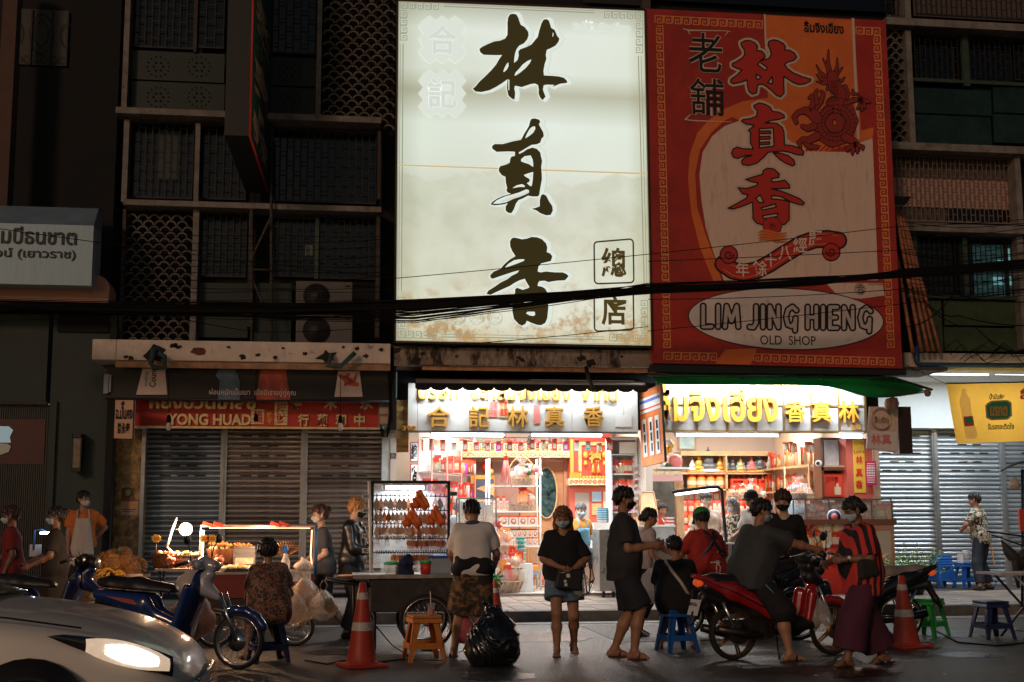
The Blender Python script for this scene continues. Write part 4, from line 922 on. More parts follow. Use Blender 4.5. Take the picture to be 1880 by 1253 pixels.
b.sheet(P);build('foil',b,mat('amber_tape',(.45,.26,.10),.2,metal=.3,noise=.4,nscale=7,stretch=(.4,1,3)),bp)
# tubes under it
def tube_light(px,Y,lab,power=None,col=(.86,.95,1),m=None,up=.03,grp=None,r=.018):
 x0,x1,z0,z1=rect(*px,Y);zc=(z0+z1)/2;t=thing('fluorescent_lamp',lab,'lamp',group=grp)
 b=MB();b.tube([(x0,Y,zc),(x1,Y,zc)],r,8);build('lit_tube',b,m or M['tube'],t)
 b=MB();b.box(x0-.03,x1+.03,Y-.03,Y+.03,zc+r+.004,zc+r+up+.01)
 for xx in (x0-.012,x1-.012):b.box(xx,xx+.024,Y-.025,Y+.025,zc-r-.005,zc+r+.0045)
 build('fitting',b,M['white'],t)
 if power:
  ld=bpy.data.lights.new('lamp_light','AREA');ld.shape='RECTANGLE';ld.size=x1-x0;ld.size_y=.06;ld.energy=power;ld.color=col
  lo=bpy.data.objects.new('lamp_light',ld);COL.objects.link(lo);lo.parent=t;lo.location=((x0+x1)/2,Y,zc-r-.012)
 return t
tube_light((791,795,925,803),21.25,'lit fluorescent tube under the left half of the granite sign',52,r=.03)
tube_light((975,795,1105,803),21.25,'lit fluorescent tube under the right half of the granite sign',52,r=.03)
# ============================================================ right shop front
cn=thing('green_tarp_canopy','green tarpaulin canopy sagging at its right end under the red billboard','canopy')
tg=mat('green_tarp',(.02,.17,.06),.55,noise=.3,nscale=4,dirt=(.06,.06,.04),dscale=3,damt=.4)
def spath(P): return [at(x,y,Yv) for x,y,Yv in P]
b=MB();T=[(1192,688),(1300,690),(1400,691),(1500,692),(1600,692),(1660,697),(1710,716)];Bt=[(1215,706),(1300,706),(1400,706),(1500,707),(1545,712),(1600,737),(1706,719)]
P=[]
for (ax,ay),(cx,cy) in zip(T,Bt):
 r=[]
 for j in range(6):
  t_=j/5;r.append(at(ax+(cx-ax)*t_,ay+(cy-ay)*t_,20.2+.5*(1-t_))+Vector((0,.03*math.sin(j*2+ax*.03),0)))
 P.append(r)
b.sheet(P);o=build('tarpaulin',b,tg,cn);md=o.modifiers.new('s','SUBSURF');md.levels=md.render_levels=2;md=o.modifiers.new('t','SOLIDIFY');md.thickness=.008
b=MB();b.tube(spath([(1190,689,20.25),(1400,692,20.2),(1640,694,20.2),(1712,716,20.2)]),.02,6);b.tube(spath([(1357,690,20.2),(1378,705,21.2)]),.02,6);b.tube(spath([(1508,690,20.2),(1520,705,21.2)]),.02,6)
build('canopy_frame',b,M['black'],cn)
b=MB();x0,x1,z0,z1=rect(1192,680,1720,690,20.9);b.box(x0,x1,20.5,21.6,z1-.02,z1+.04);build('corrugated_roof',b,mat('dirty_roof',(.09,.07,.05),.8,noise=.4),cn)
b=MB()
for x,s,tt in ((1640,1.0,.3),(1632,.8,-.5),(1703,.6,.8)):
 c=at(x,742 if x<1700 else 722,20.15);b.lathe([(.01,.12*s),(.07*s,.10*s),(.10*s,.0),(.07*s,-.08*s),(.02,-.1*s)],c,10)
build('tied_corner',b,mat('tarp_knot',(.22,.12,.08),.7,noise=.3),cn)
gl=thing('glass_shop_sign','mirror glass sign in a brass grid with gold Thai letters over the right shop','sign')
YW2=21.1
glm=mat('mirror_glass',(.60,.58,.57),.2,metal=.12,noise=.25,nscale=2.5)
xs=[1208,1279,1334,1387,1438,1489,1540,1588];ys=[706,745,792]
for j in range(2):
 for i in range(7):
  x0,x1,z0,z1=rect(xs[i]+1.2,ys[j]+1,xs[i+1]-1.2,ys[j+1]-1,YW2);b=MB();b.box(x0,x1,YW2,YW2+.02,z0,z1);build('glass_pane',b,glm,gl)
b=MB();brs=mat('brass',(.62,.36,.14),.3,metal=.8)
for x in xs:x0,x1,z0,z1=rect(x-1.4,705,x+1.4,794,YW2);b.box(x0,x1,YW2-.02,YW2+.03,z0,z1)
for y in ys:x0,x1,z0,z1=rect(1208,y-1.3,1588,y+1.3,YW2);b.box(x0,x1,YW2-.016,YW2+.026,z0,z1)
build('brass_grid',b,brs,gl);bx('backing',(1206,704,1592,795),YW2+.06,.06,M['woodl'],gl)
t=MB();gm2=mat('gold_letter',(.85,.40,.05),.4,metal=.2)
text(t,'ลิ้มจิงเฮียง',rect(1203,707,1427,775,YW2-.05),YW2-.02,gm2,bold=.022,depth=.06)
for ch,x in (('香',1459),('真',1508),('林',1558)):text(t,ch,rect(x-18,736,x+18,776,YW2-.05),YW2-.02,gm2,bold=.016,depth=.06)
text(t,'390',rect(1562,780,1580,789,YW2-.03),YW2-.02,gm2,bold=.02,depth=.02);build('lettering',t, None,gl)
tube_light((1545,799,1582,804),21.0,'short bright lamp tube at the lower right corner of the glass shop sign',9,r=.035)
tube_light((1240,797,1430,802),21.3,'long lamp tube under the glass shop sign, over the counters',50,r=.02)
# hanging vertical signs
hs2=thing('hanging_sign','orange vertical hanging sign with printed strips between the two shop fronts','sign')
def slab_sign(root,TLp,TRp,BRp,BLp,Ya,Yb,m,th=.05,name='sign_face',edge=M['black']):
 a,b_,c,d=at(*TLp,Ya),at(*TRp,Yb),at(*BRp,Yb),at(*BLp,Ya);nrm=(b_-a).cross(d-a).normalized();
 if nrm.y>0:nrm=-nrm
 mb=MB();mb.add([a,b_,c,d],[(0,3,2,1)],m);q=[p-nrm*th for p in (a,b_,c,d)]
 mb.add([a,b_,c,d]+q,[(4,5,6,7),(0,1,5,4),(1,2,6,5),(2,3,7,6),(3,0,4,7)],edge);build(name,mb, None,root)
 def fn(u,v,off=.006): return a+(b_-a)*u+(d-a)*v+((c-b_)-(d-a))*u*v+nrm*off
 return fn
fn=slab_sign(hs2,(1173,722),(1212,706),(1220,848),(1179,858),21.2,20.6,mat('sign_orange',(.75,.22,.06),.5,noise=.2,nscale=4))
def on(fn,mb,x0,y0,x1,y1,m,off=.008):mb.add([fn(x0,y0,off),fn(x1,y0,off),fn(x1,y1,off),fn(x0,y1,off)],[(0,1,2,3)],m)
b=MB();on(fn,b,.03,.10,.97,.30,M['white']);on(fn,b,.03,.13,.97,.17,mat('stripe_blue',(.12,.2,.6),.5),.010);on(fn,b,.03,.24,.97,.26,M['redb'],.010)
for u in (.2,.5,.78):on(fn,b,u-.09,.38,u+.09,.88,M['white'],.010)
for u in (.2,.5,.78):
 for k in range(3):on(fn,b,u-.045+.01*k,.44+.14*k,u+.045,.55+.14*k,M['black'],.012)
build('printed_strip',b, None,hs2)
bx('hanger',(1206,696,1212,712),20.7,.04,mat('green_hanger',(.03,.3,.2),.5),hs2)
hs3=thing('hanging_sign','white and pink hanging sign with a faded round emblem, brown on its side','sign')
fn=slab_sign(hs3,(1597,747),(1649,747),(1648,832),(1592,824),20.4,20.4,mat('sign_pale',(.74,.52,.48),.4,noise=.12,nscale=3),edge=M['black'])
b=MB();on(fn,b,.04,.55,.96,.97,mat('sign_fade',(.80,.70,.66),.4));c=fn(.42,.3,.012)
for rr in (.19,.165):b.tube([c+Vector((rr*math.cos(a),0,rr*math.sin(a))) for a in [2*math.pi*q/22 for q in range(22)]],.007,4,brs,closed=True)
text(b,'ลิ้มจิง',(c.x-.13,c.x+.13,c.z-.06,c.z+.06),c.y-.004,brs,bold=.02);text(b,'林真',(c.x-.2,c.x+.16,c.z-.42,c.z-.24),c.y-.002,M['pink'],bold=.03)
on(fn,b,.70,.1,.86,.52,M['cream'],.011);build('printed_emblem',b, None,hs3)
bx('side_board',(1650,747,1674,833),20.42,.25,mat('dark_brown',(.035,.016,.014),.6),hs3)
# yellow plaque and posters on the right pier
pr=thing('shop_pier','red pier with a yellow strip lettered vertically at the right end of the shop','pillar')
bx('shaft',(1556,806,1604,1000),21.6,.3,mat('pier_red',(.60,.12,.08),.5),pr)
w=bx('yellow_strip',(1567,808,1588,905),21.58,.01,M['yellow'],pr);t=MB()
text(t,"Lim's",rect(1568,826,1587,833,21.57),21.572,M['redsign'],bold=.01);text(t,'Est. 1908',rect(1569,812,1586,817,21.57),21.572,M['redsign'])
for ch,y in (('林',845),('真',868),('香',890)):text(t,ch,rect(1571,y-8,1584,y+8,21.57),21.572,M['redsign'],bold=.03)
build('lettering',t, None,w)
po=thing('poster','small magenta poster with white rows stuck on the shutter edge','poster');bx('sheet',(1589,847,1609,891),21.5,.006,mat('magenta',(.62,.02,.12),.5),po)
b=MB()
for j in range(4):
 for i in range(5):x0,x1,z0,z1=rect(1591.5+i*3.2,858+j*4.6,1593.7+i*3.2,861+j*4.6,21.495);b.box(x0,x1,21.495,21.499,z0,z1)
for y in (851,855,877,881,885):x0,x1,z0,z1=rect(1592,y,1606,y+1.4,21.495);b.box(x0,x1,21.495,21.499,z0,z1)
build('printed_rows',b,M['white'],po)
# ============================================================ right building
b3=thing('shophouse','shophouse at the right with a scale-pattern screen, green panels and lit grilles','building')
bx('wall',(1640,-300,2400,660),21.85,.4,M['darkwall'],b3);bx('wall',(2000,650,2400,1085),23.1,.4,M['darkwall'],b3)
bx('floor_ledge',(1628,41,1990,54),21.15,.6,M['frame'],b3);bx('floor_ledge',(1628,267,1990,280),21.15,.6,M['frame'],b3);bx('floor_ledge',(1655,414,1990,428),21.15,.6,M['frame'],b3)
post((1667,56,1677,266),b3);post((1661,-60,1671,40),b3,'frame');post((1866,282,1876,413),b3);post((1873,430,1884,640),b3,'frame')
breeze(b3,(1630,50,1666,266),21.4,.19)
lp_=mat('pale_room_wall',(.45,.30,.24),.7)
w=bx('window',(1675,-80,1990,38),21.65,.02,mat('pink_blind',(.12,.09,.08),.7),b3);grille(w,(1680,-80,1990,34),21.5,.1,.3)
w=bx('window',(1625,-80,1658,38),21.65,.02,mat('pink_blind',(.12,.09,.08),.7),b3);grille(w,(1625,-80,1658,34),21.5,.1,.3)
for px in ((1680,60,1768,150),(1780,68,1856,150),(1862,66,1990,150)):
 w=bx('window',px,21.65,.02,M['glassd'],b3);grille(w,px,21.5,.1,.26)
bx('mullion',(1768,60,1779,158),21.45,.08,M['greenf'],b3);bx('mullion',(1675,150,1990,156),21.44,.06,M['greenf'],b3)
for px in ((1676,164,1820,210),(1676,213,1820,265),(1824,164,1990,210),(1824,213,1990,265)):bx('green_panel',px,21.5,.04,mat('gloss_green',(.012,.03,.02),.22,noise=.3,nscale=3,bump=.5,bscale=14),b3)
w=bx('window',(1640,290,1862,412),21.65,.02,mat('pink_blind',(.12,.09,.08),.7),b3)
bx('painted_lit_wall',(1642,330,1862,382),21.6,.02,mat('painted_lit_wall',(.50,.30,.25),.7),w);bx('dark_blind',(1740,384,1862,412),21.6,.02,M['glassd'],w)  # pinkish light on the wall behind is put into the paler panel
grille(w,(1640,290,1862,408),21.5,.085,.24,M['barl'])
w=bx('window',(1665,430,1868,548),21.65,.02,M['glassd'],b3)
cy_=mat('cyan_lit',(.1,.3,.32),.5,emit=.3,ecol=(.30,.82,.85));cyd_=mat('cyan_dim',(.05,.15,.17),.5,emit=.02,ecol=(.25,.8,.85),noise=.4)
for px,m_ in (((1788,450,1862,548),cyd_),((1832,478,1842,492),cy_),((1852,457,1861,490),cy_),((1823,509,1843,523),cy_),((1853,508,1863,524),cy_)):bx('lit_pane',px,21.6-(.02 if m_ is cy_ else 0),.015,m_,w)
bx('mullion',(1846,440,1852,548),21.55,.05,M['black'],w)
grille(w,(1688,434,1868,545),21.5,.1,.26);bx('mullion',(1770,434,1778,548),21.42,.06,M['greenf'],b3);bx('mullion',(1680,432,1688,645),21.42,.06,M['greenf'],b3);bx('mullion',(1665,544,1990,550),21.4,.06,M['greenf'],b3)
for px in ((1690,552,1730,645),(1734,552,1868,598),(1734,602,1868,645),(1886,440,1990,645)):bx('green_panel',px,21.5,.04,mat('olive_panel',(.05,.08,.03),.5,noise=.2),b3)
cn=thing('concrete_canopy','concrete ledge with a blue pipe, over the lit white fascia at the right','canopy')
x0,x1,z0,z1=rect(1660,650,1990,676,20.9);b=MB();b.box(x0,x1,20.9,21.8,z0,z1);build('slab',b,M['ledge'],cn,bevel=.01)
b=MB();b.tube([at(1683,636,20.8),at(1683,664,20.8),at(1690,670,20.8),at(1990,672,20.8)],.045,10);tag(build('water_pipe',b,mat('blue_pipe',(.03,.09,.20),.45)),'blue water pipe running along the right ledge','pipe')
# bamboo poles
for k,(a,c) in enumerate((((1644,385),(1692,646)),((1650,388),(1704,646)),((1656,392),(1714,646)),((1663,410),(1726,648)),((1640,430),(1676,648)))):
 A,B_=at(*a,20.7+.05*k),at(*c,20.6+.02*k);b=MB();pts=[A.lerp(B_,t/16) for t in range(17)];b.tube(pts,[.032 if t%4 else .040 for t in range(17)],8)
 tag(build('bamboo_pole',b,M['bamboo']), None,'pole','bamboo poles leaning beside the red billboard')['label']=('bamboo pole first from the billboard edge at its top','bamboo pole second in the leaning bundle','bamboo pole in the middle of the leaning bundle','bamboo pole farthest right in the leaning bundle','shorter bamboo pole tucked behind the billboard edge, left of the bundle')[k]
b=MB();b.add(spath([(1640,363,20.6),(1672,364,20.6),(1662,377,20.4),(1642,377,20.4)]),[(0,1,2,3)]);o=build('black_bracket',b,M['black']);tag(o,'flat black bracket plate at the top of the bamboo poles','bracket');md=o.modifiers.new('t','SOLIDIFY');md.thickness=.03
# lit white fascia, tubes, shutters
fs_=thing('shop_fascia','blank white fascia over the bright steel shutters at the right','sign')
bx('board',(1590,690,2020,787),22.95,.2,mat('fascia_white',(.70,.76,.80),.5,noise=.05,nscale=2),fs_);bx('soffit',(1600,677,2020,681),20.95,2.3,mat('soffit_white',(.72,.76,.78),.6),fs_)
tube_light((1690,684,1815,689),21.5,'long fluorescent tube under the right ledge, nearer the green tarp',60,r=.025)
tube_light((1825,684,1960,689),21.5,'long fluorescent tube under the right ledge, over the yellow banner',52,r=.025)
for px,lab in (((1598,789,1718,1092),'bright steel roller shutter beside the red shop pier'),((1726,789,1842,1092),'bright steel roller shutter behind the man in the patterned shirt'),((1850,789,1990,1092),'bright steel roller shutter at the far right edge, behind the yellow banner')):
 sh=thing('roller_shutter',lab,'shutter',group='bright roller shutters');shutter(sh,px[:3]+(1085,),23.2,M['slatr'])
for px,lab in (((1717,789,1727,1092),'steel post between the two bright shutters left of the man in the patterned shirt'),((1841,789,1851,1092),'steel post at the right of the man in the patterned shirt')):
 o=thing('shutter_post',lab,'post',group='shutter posts');x0,x1,z0,z1=rect(*px[:3],1085,23.1);b=MB();b.box(x0,x1,23.1,23.25,z0,z1);b.box(x0+.03,x1-.03,23.08,23.1,z0,z1);build('post_channel',b,M['post'],o)
# yellow advert banner
yb=thing('yellow_banner','yellow cloth banner with a bottle and a green emblem hanging over the right shutters','banner')
ym=mat('banner_yellow',(.88,.55,.08),.6,noise=.12,nscale=3)
def yfn(u,v,off=0):
 xl=1738+v*20;xr=1975;y0=705+u*-4;y1=814-u*6
 p=at(xl+(xr-xl)*u,y0+(y1-y0)*v,20.5);p.y+=.03*math.sin(u*14+v*2)+.05*math.sin(u*5)-off; return p
b=MB();b.sheet([[yfn(i/40,j/10) for j in range(11)] for i in range(41)]);build('cloth',b,ym,yb)
def translucent(m,c,f=.6):
 nt=m.node_tree;tr=nt.nodes.new('ShaderNodeBsdfTranslucent');tr.inputs[0].default_value=(*c,1);mx=nt.nodes.new('ShaderNodeMixShader');mx.inputs[0].default_value=f;out=nt.nodes['Material Output'];nt.links.new(bsdf(m).outputs[0],mx.inputs[1]);nt.links.new(tr.outputs[0],mx.inputs[2]);nt.links.new(mx.outputs[0],out.inputs[0])
translucent(ym,(.95,.50,.07),.35);translucent(tg,(.03,.4,.15),.4)
def ymap(mb,P,m,off):
 xs=[p[0] for p in P];ys_=[p[1] for p in P]
 def fn_(x,y):
  v=(y-703)/108;xl=1738+v*20;u=(x-xl)/(1975-xl); return yfn(u,v,off)
 fill2d(mb, lambda X,Z:poly_sdf(P,X,Z),(min(xs)-1,min(ys_)-1,max(xs)+1,max(ys_)+1),1.5,fn_,m)
b=MB();gE=mat('emerald',(.02,.30,.16),.5)
ymap(b,[(1815,738),(1822,735),(1852,734),(1860,739),(1861,763),(1854,770),(1820,771),(1811,766),(1809,744)],M['goldl'],.010)
ymap(b,[(1817,741),(1824,738),(1850,737),(1857,741),(1858,762),(1852,767),(1822,768),(1814,764),(1812,746)],gE,.014)
ymap(b,[(1768,712),(1776,712),(1777,722),(1783,730),(1786,765),(1795,798),(1790,804),(1774,803),(1768,765),(1763,732),(1767,722)],mat('bottle_print',(.82,.74,.58),.5),.010)
ymap(b,[(1770,763),(1787,762),(1789,780),(1772,781)],M['redb'],.014);ymap(b,[(1773,765),(1786,764),(1787,774),(1774,775)],gE,.017)
def ytext(mb,s,px,m,off,bold=.02):
 a,fs=glyph_mesh(s,bold);lo,hi=a.min(0),a.max(0);x0,y0,x1,y1=px;vs=[]
 for p in a:
  x=x0+(x1-x0)*(p[0]-lo[0])/(hi[0]-lo[0]);y=y1-(y1-y0)*(p[1]-lo[1])/(hi[1]-lo[1]);v=(y-703)/108;xl=1738+v*20;vs.append(yfn((x-xl)/(1975-xl),v,off))
 mb.add(vs,fs,m)
ytext(b,'มรกต',(1818,745,1852,764),M['gold'],.022,.05);ytext(b,'น้ำมันพืช',(1817,722,1846,733),M['black'],.014,.03);ytext(b,'รับรองจะติดใจ',(1814,776,1864,788),mat('dark_green_print',(.02,.08,.05),.5),.014,.03)
ytext(b,'ลิ้ม',(1874,714,1900,734),M['redb'],.014,.05)
translucent(MATS['bottle_print'],(.9,.85,.7),.6);build('print',b, None,yb)
b=MB();b.tube([yfn(i/20,0)+Vector((0,0,.01)) for i in range(21)],.012,6);b.tube([at(1738,706,20.5),at(1600,640,20.4)],.006,5);build('rope',b,M['black'],yb)
# left green projecting sign, square to the facade
gsn=thing('projecting_sign','dark green sign with pink-gold lettering projecting from the facade, seen almost edge on','sign')
xq=at(458,200,21.2).x;
# far edge meets the wall (413..458), near edge towards the street
A,B_=at(458,-30,19.0),at(492,-30,21.0)
n0,n1=at(457,250,19.2),at(492,355,21.4)
zt=at(458,-200,19.2).z
def gfn(u,v,off=0):
 x=n0.x+(n1.x-n0.x)*u;y=n0.y+(n1.y-n0.y)*u;zb=n0.z+(n1.z-n0.z)*u; return Vector((x+off,y-off*.2,zt+(zb-zt)*v))
b=MB();b.add([gfn(0,0),gfn(1,0),gfn(1,1),gfn(0,1)],[(0,1,2,3)]);build('sign_face',b,mat('sign_green',(.02,.09,.05),.5,noise=.3),gsn)
W0=at(413,250,19.2).x-n0.x
b=MB();vs_=[gfn(0,0,-.01),gfn(1,0,-.01),gfn(1,1,-.01),gfn(0,1,-.01)];vs_+=[v+Vector((W0,0,0)) for v in vs_];b.add(vs_,[(0,3,2,1),(4,5,6,7),(0,4,7,3),(2,3,7,6),(1,2,6,5)]);build('sign_case',b,M['black'],gsn)
b=MB();b.tube([gfn(0,0,.01),gfn(0,1,.01),gfn(1,1,.01)],.02,5);build('red_edge',b,M['redsign'],gsn)
t=MB();lt=mat('pink_gold',(.62,.34,.20),.45,noise=.2)
for k,ch in enumerate('ลิ้มจิงเฮียงทอง'[:0] or ['永','發','金','行','號']):
 a,fs=glyph_mesh(ch,.05);lo,hi=a.min(0),a.max(0);t.add([gfn(.12+.76*(p[0]-lo[0])/(hi[0]-lo[0]),.36+.122*k+.112*(1-(p[1]-lo[1])/(hi[1]-lo[1])),.012) for p in a],fs,lt)
build('lettering',t, None,gsn)
b=MB();b.tube(spath([(462,384,20.9),(462,640,20.9)]),.03,5);b.tube(spath([(498,230,21.1),(498,640,20.9)]),.028,5)
b.tube(spath([(464,470,20.9),(497,400,20.9)]),.022,5);b.tube(spath([(464,495,20.9),(497,496,20.9)]),.02,5);b.tube(spath([(464,515,20.9),(497,590,20.9)]),.022,5)
tag(build('angle_iron_frame',b,M['framed']),'rusty angle iron frame standing between the dark upper windows','frame')
# ============================================================ overhead cables
def cable(P,r=.012,sag=0,n=18):
 out=[]
 for (a,c) in zip(P[:-1],P[1:]):
  A,C_=at(*a),at(*c)
  for k in range(n):t_=k/n;p=A.lerp(C_,t_);p.z-=sag*4*t_*(1-t_);out.append(p)
 out.append(at(*P[-1]));b=MB();b.tube(out,r,5); return b
YC=18.4
main=thing('cable_bundle','thick sagging bundle of black overhead cables crossing both big signboards','cable')
q=random.Random(3)
for k in range(44):
 o1,o2,o3,o4=(q.uniform(-9,9)*(.55 if k<18 else 1.7) for _ in range(4))
 y0=560+o1;y1=558+o2*.9+q.uniform(-2,6)+(q.uniform(0,22) if k>17 else 0);y2=530+o3*.7;y3=497+o4
 b=cable([(-60,y0,YC+.02*k),(420,568+o2,YC+q.uniform(-.1,.1)),(760,y1,YC),(1190,y2,YC),(1500,516+o3*.6,YC),(1660,503+o4*.6,YC),(1960,y3-14,YC)],q.uniform(.012,.024) if k<18 else q.uniform(.004,.009),q.uniform(0,.03));build('cable_strand',b,M['cable'],main)
grp='thin loose cables before the facades'
thin=[([(-60,412,YC),(730,511,YC),(1640,417,YC),(1960,395,YC)],'thin cable crossing the white signboard above its third character'),([(-60,590,YC),(735,560,YC),(1190,540,YC),(1960,470,YC)],'thin cable just below the main bundle'),
 ([(720,590,YC),(900,575,YC),(1190,530,YC)],'slack thin cable over the third brush character'),([(1190,608,YC),(1960,520,YC)],'thin cable crossing the white oval of the red billboard'),([(1190,550,YC),(1600,535,YC),(1960,500,YC)],'thin cable over the top of the white oval'),
 ([(1190,480,YC),(1960,440,YC)],'thin cable over the ribbon of the red billboard'),([(225,560,YC),(470,610,YC),(720,598,YC)],'slack cable over the lower air conditioner'),([(225,575,YC),(560,588,YC),(722,560,YC)],'slack cable over the upper air conditioner'),
 ([(1190,600,YC),(725,640,YC)],'thin cable sloping down to the foot of the white signboard')]
for i in range(16):
 y=q.uniform(375,560);thin.append(([(1655,y,20.4),(1780,y+q.uniform(5,22),20.3),(1960,y-q.uniform(0,25),20.2)], None))
for i in range(10):
 y=430+i*13+q.uniform(-4,4);thin.append(([(222,y,20.9),(520,y+q.uniform(-2,8),20.8),(722,y+q.uniform(-6,6),20.8)], None))
for P,lab in thin:
 right=P[0][0]>1600;rel=tag(build('overhead_cable',cable(P,.006,.03),M['cable']),lab or ('loose thin cable over the dark windows right of the red billboard' if right else 'loose thin cable over the dark windows left of the white signboard'),'cable',('loose cables over the right windows' if right else 'loose cables over the left windows') if not lab else grp)
for k,P in enumerate(([(1700,560,20.3),(1790,600,20.3),(1880,650,20.5)],[(1690,545,20.3),(1760,580,20.3),(1960,590,20.4)],[(1668,600,20.3),(1750,540,20.3),(1960,545,20.3)])):
 tag(build('overhead_cable',cable(P,.010,.12),M['cable']),('drooping cable ending over the right concrete ledge','drooping cable before the olive panels','drooping cable rising from the bamboo poles')[k],'cable','drooping cables at the right')
b=MB()
for k in range(10):
 a=q.uniform(1750,1880);y=q.uniform(640,668);b.tube([at(a-30,y,20.75),at(a-8,y-14-q.uniform(0,8),20.7),at(a+12,y+q.uniform(-6,10),20.72),at(a+34,y-q.uniform(0,12),20.75)],.008,4)
tag(build('cable_tangle',b,M['cable']),'tangle of thin cables lying on the right ledge','cable')
# ============================================================ shop interiors
def V(px,py,Y): return at(px,py,Y)
xa=V(727,900,21.8).x;xb=V(1192,900,21.8).x;xc=V(1604,900,21.8).x;zf=.17;zc=V(1000,770,21.9).z+.25
YB1,YB2=24.5,25.0
wh=mat('shop_wall',(.62,.52,.44),.6);whc=mat('shop_ceiling',(.78,.78,.76),.6)
b=MB();b.box(xa,xc,21.75,26,.142,zf);o=build('shop_floor',b,M['shopfloor'],b2)
b=MB();b.box(xa,xc,21.75,26,zc,zc+.1);build('shop_ceiling',b,whc,b2)
b=MB();b.box(xa,xb,YB1,YB1+.1,zf,zc);b.box(xa-.1,xa,21.76,YB1,zf,zc);build('shop_wall',b,wh,b2)
b=MB();b.box(xb-.06,xb+.06,21.78,26,zf,zc);build('party_wall',b,wh,b2)
b=MB();b.box(xb+.06,xc,YB2,YB2+.1,zf,zc);b.box(xc,xc+.1,21.72,YB2,zf,zc);build('shop_wall',b,wh,b2)
b=MB();b.box(xa,xb,21.6,21.745,.142,.19);build('threshold',b,mat('threshold',(.25,.2,.17),.6),b2)
b=MB();b.box(xa,xc,21.5,21.7,V(1000,700,21.5).z,5.0);b.box(xa,xc,21.45,21.75,V(1000,793,21.6).z+.04,V(1000,690,21.5).z+.2);build('front_wall',b,M['darkwall'],b2)
def ceil_lamp(x,y,w,e,lab,rot=0,col=(1,.89,.78)):
 t=thing('ceiling_lamp',lab,'lamp',(x,y,zc-.03));b=MB();b.tube([(-w/2,0,0),(w/2,0,0)],.018,8);build('lit_tube',b,M['tube'],t)
 b=MB();b.box(-w/2-.03,w/2+.03,-.04,.04,.019,.03);build('fitting',b,M['white'],t)
 ld=bpy.data.lights.new('lamp_light','AREA');ld.shape='RECTANGLE';ld.size=w;ld.size_y=.3;ld.energy=e;ld.color=col
 lo=bpy.data.objects.new('lamp_light',ld);COL.objects.link(lo);lo.parent=t;lo.location=(0,0,-.03)
ceil_lamp((xa+xb)/2-.9,22.9,1.2,88,'ceiling tube lamp inside the gift shop, left side')
ceil_lamp((xa+xb)/2+1.0,22.9,1.2,88,'ceiling tube lamp inside the gift shop, right side')
ceil_lamp((xb+xc)/2-.9,23.2,1.2,88,'ceiling tube lamp inside the packed counter shop, left side')
ceil_lamp((xb+xc)/2+1.0,23.0,1.2,88,'ceiling tube lamp inside the packed counter shop, right side')
def bbx(name,px,Y,th,m,root=None,**k):
 return bx(name,px,Y,th,m,root,**k)
# --- back wall of the gift shop: carved valance, wooden door with oval glass, red altar
vl=thing('carved_shelf','cream carved altar shelf high on the back wall of the gift shop','shelf')
bbx('carved_front',(850,829,1046,840),YB1-.5,.04,mat('carved_cream',(.75,.58,.35),.5,noise=.3,nscale=14,bump=1,bscale=24),vl)
bbx('shelf_board',(850,827,1046,829),YB1-.5,.5,M['woodl'],vl)
b=MB()
for k in range(22):x=855+k*8.8;c=V(x,834.5,YB1-.51);b.tube([c+Vector((.03*math.cos(a)*(1+.15*a),0,.03*math.sin(a))) for a in [q*.8 for q in range(8)]],.006,4)
build('carved_scroll',b,M['gold'],vl)
def figurine(loc,s,m,lab,grp,m2=None):
 t=thing('statuette',lab,'statuette',loc,0,grp)
 b=MB();b.lathe([(.5*s,0),(.55*s,.08*s),(.42*s,.14*s)],(0,0,0),10);build('base',b,m2 or M['gold'],t)
 b=MB();b.ball((0,0,.28*s),.34*s, None,6,(1.25,.8,.5));b.ball((0,0,.52*s),.24*s, None,6,(1,.7,1.2));b.ball((0,0,.86*s),.13*s, None,6);b.lathe([(.06*s,.95*s),(.01,1.1*s)],(0,0,0),6);build('seated_figure',b,m,t); return t
cols=[M['gold'],M['white'],mat('bronze',(.16,.18,.2),.35,metal=.4),M['goldl'],M['pink'],mat('jade',(.25,.45,.35),.3)]
q=random.Random(11)
for k in range(15):
 x=858+k*12.6;c=V(x,827,YB1-.25+q.uniform(-.1,.1));figurine(c,q.uniform(.16,.28),cols[q.randrange(6)],'small bright statuette on the carved shelf of the gift shop','statuettes on the carved shelf')
dr_=thing('wooden_door','carved wooden door with an oval glass at the back of the gift shop','door')
bbx('door_frame',(855,841,1046,848),YB1-.12,.1,mat('frame_wood',(.50,.26,.17),.45),dr_);bbx('door_frame',(1036,848,1046,1085),YB1-.12,.1,mat('frame_wood',(.5,.26,.17)),dr_)
bbx('door_leaf',(955,848,1035,1085),YB1-.08,.06,mat('door_wood',(.42,.22,.11),.4,noise=.15,nscale=4),dr_);bbx('door_leaf',(858,848,953,1085),YB1-.06,.04,mat('brown_panel',(.30,.17,.13),.5),dr_)
b=MB();c=V(1003,905,YB1-.1);N=30
def oval(b,c,rx,rz,y0,y1,m):b.prism([(c.x+rx*math.cos(2*math.pi*k/N),c.z+rz*math.sin(2*math.pi*k/N)) for k in range(N)],c.y+y0,c.y+y1,m)
oval(b,c,.20,.48,-.015,.0,mat('etched_glass',(.03,.06,.065),.12,noise=.9,nscale=9));build('oval_glass',b, None,dr_)
b=MB();b.tube([c+Vector((.21*math.cos(a),-.01,.49*math.sin(a))) for a in [2*math.pi*k/24 for k in range(24)]],.02,5,closed=True);b.tube([V(970,985,YB1-.09),V(985,975,YB1-.09),V(1000,982,YB1-.09),V(1024,975,YB1-.09),V(1024,1060,YB1-.09),V(970,1060,YB1-.09)],.015,4,closed=True);build('moulding',b,M['woodl'],dr_)
pt=thing('framed_picture','gold framed dark picture of an orange fish beside the white rack','picture')
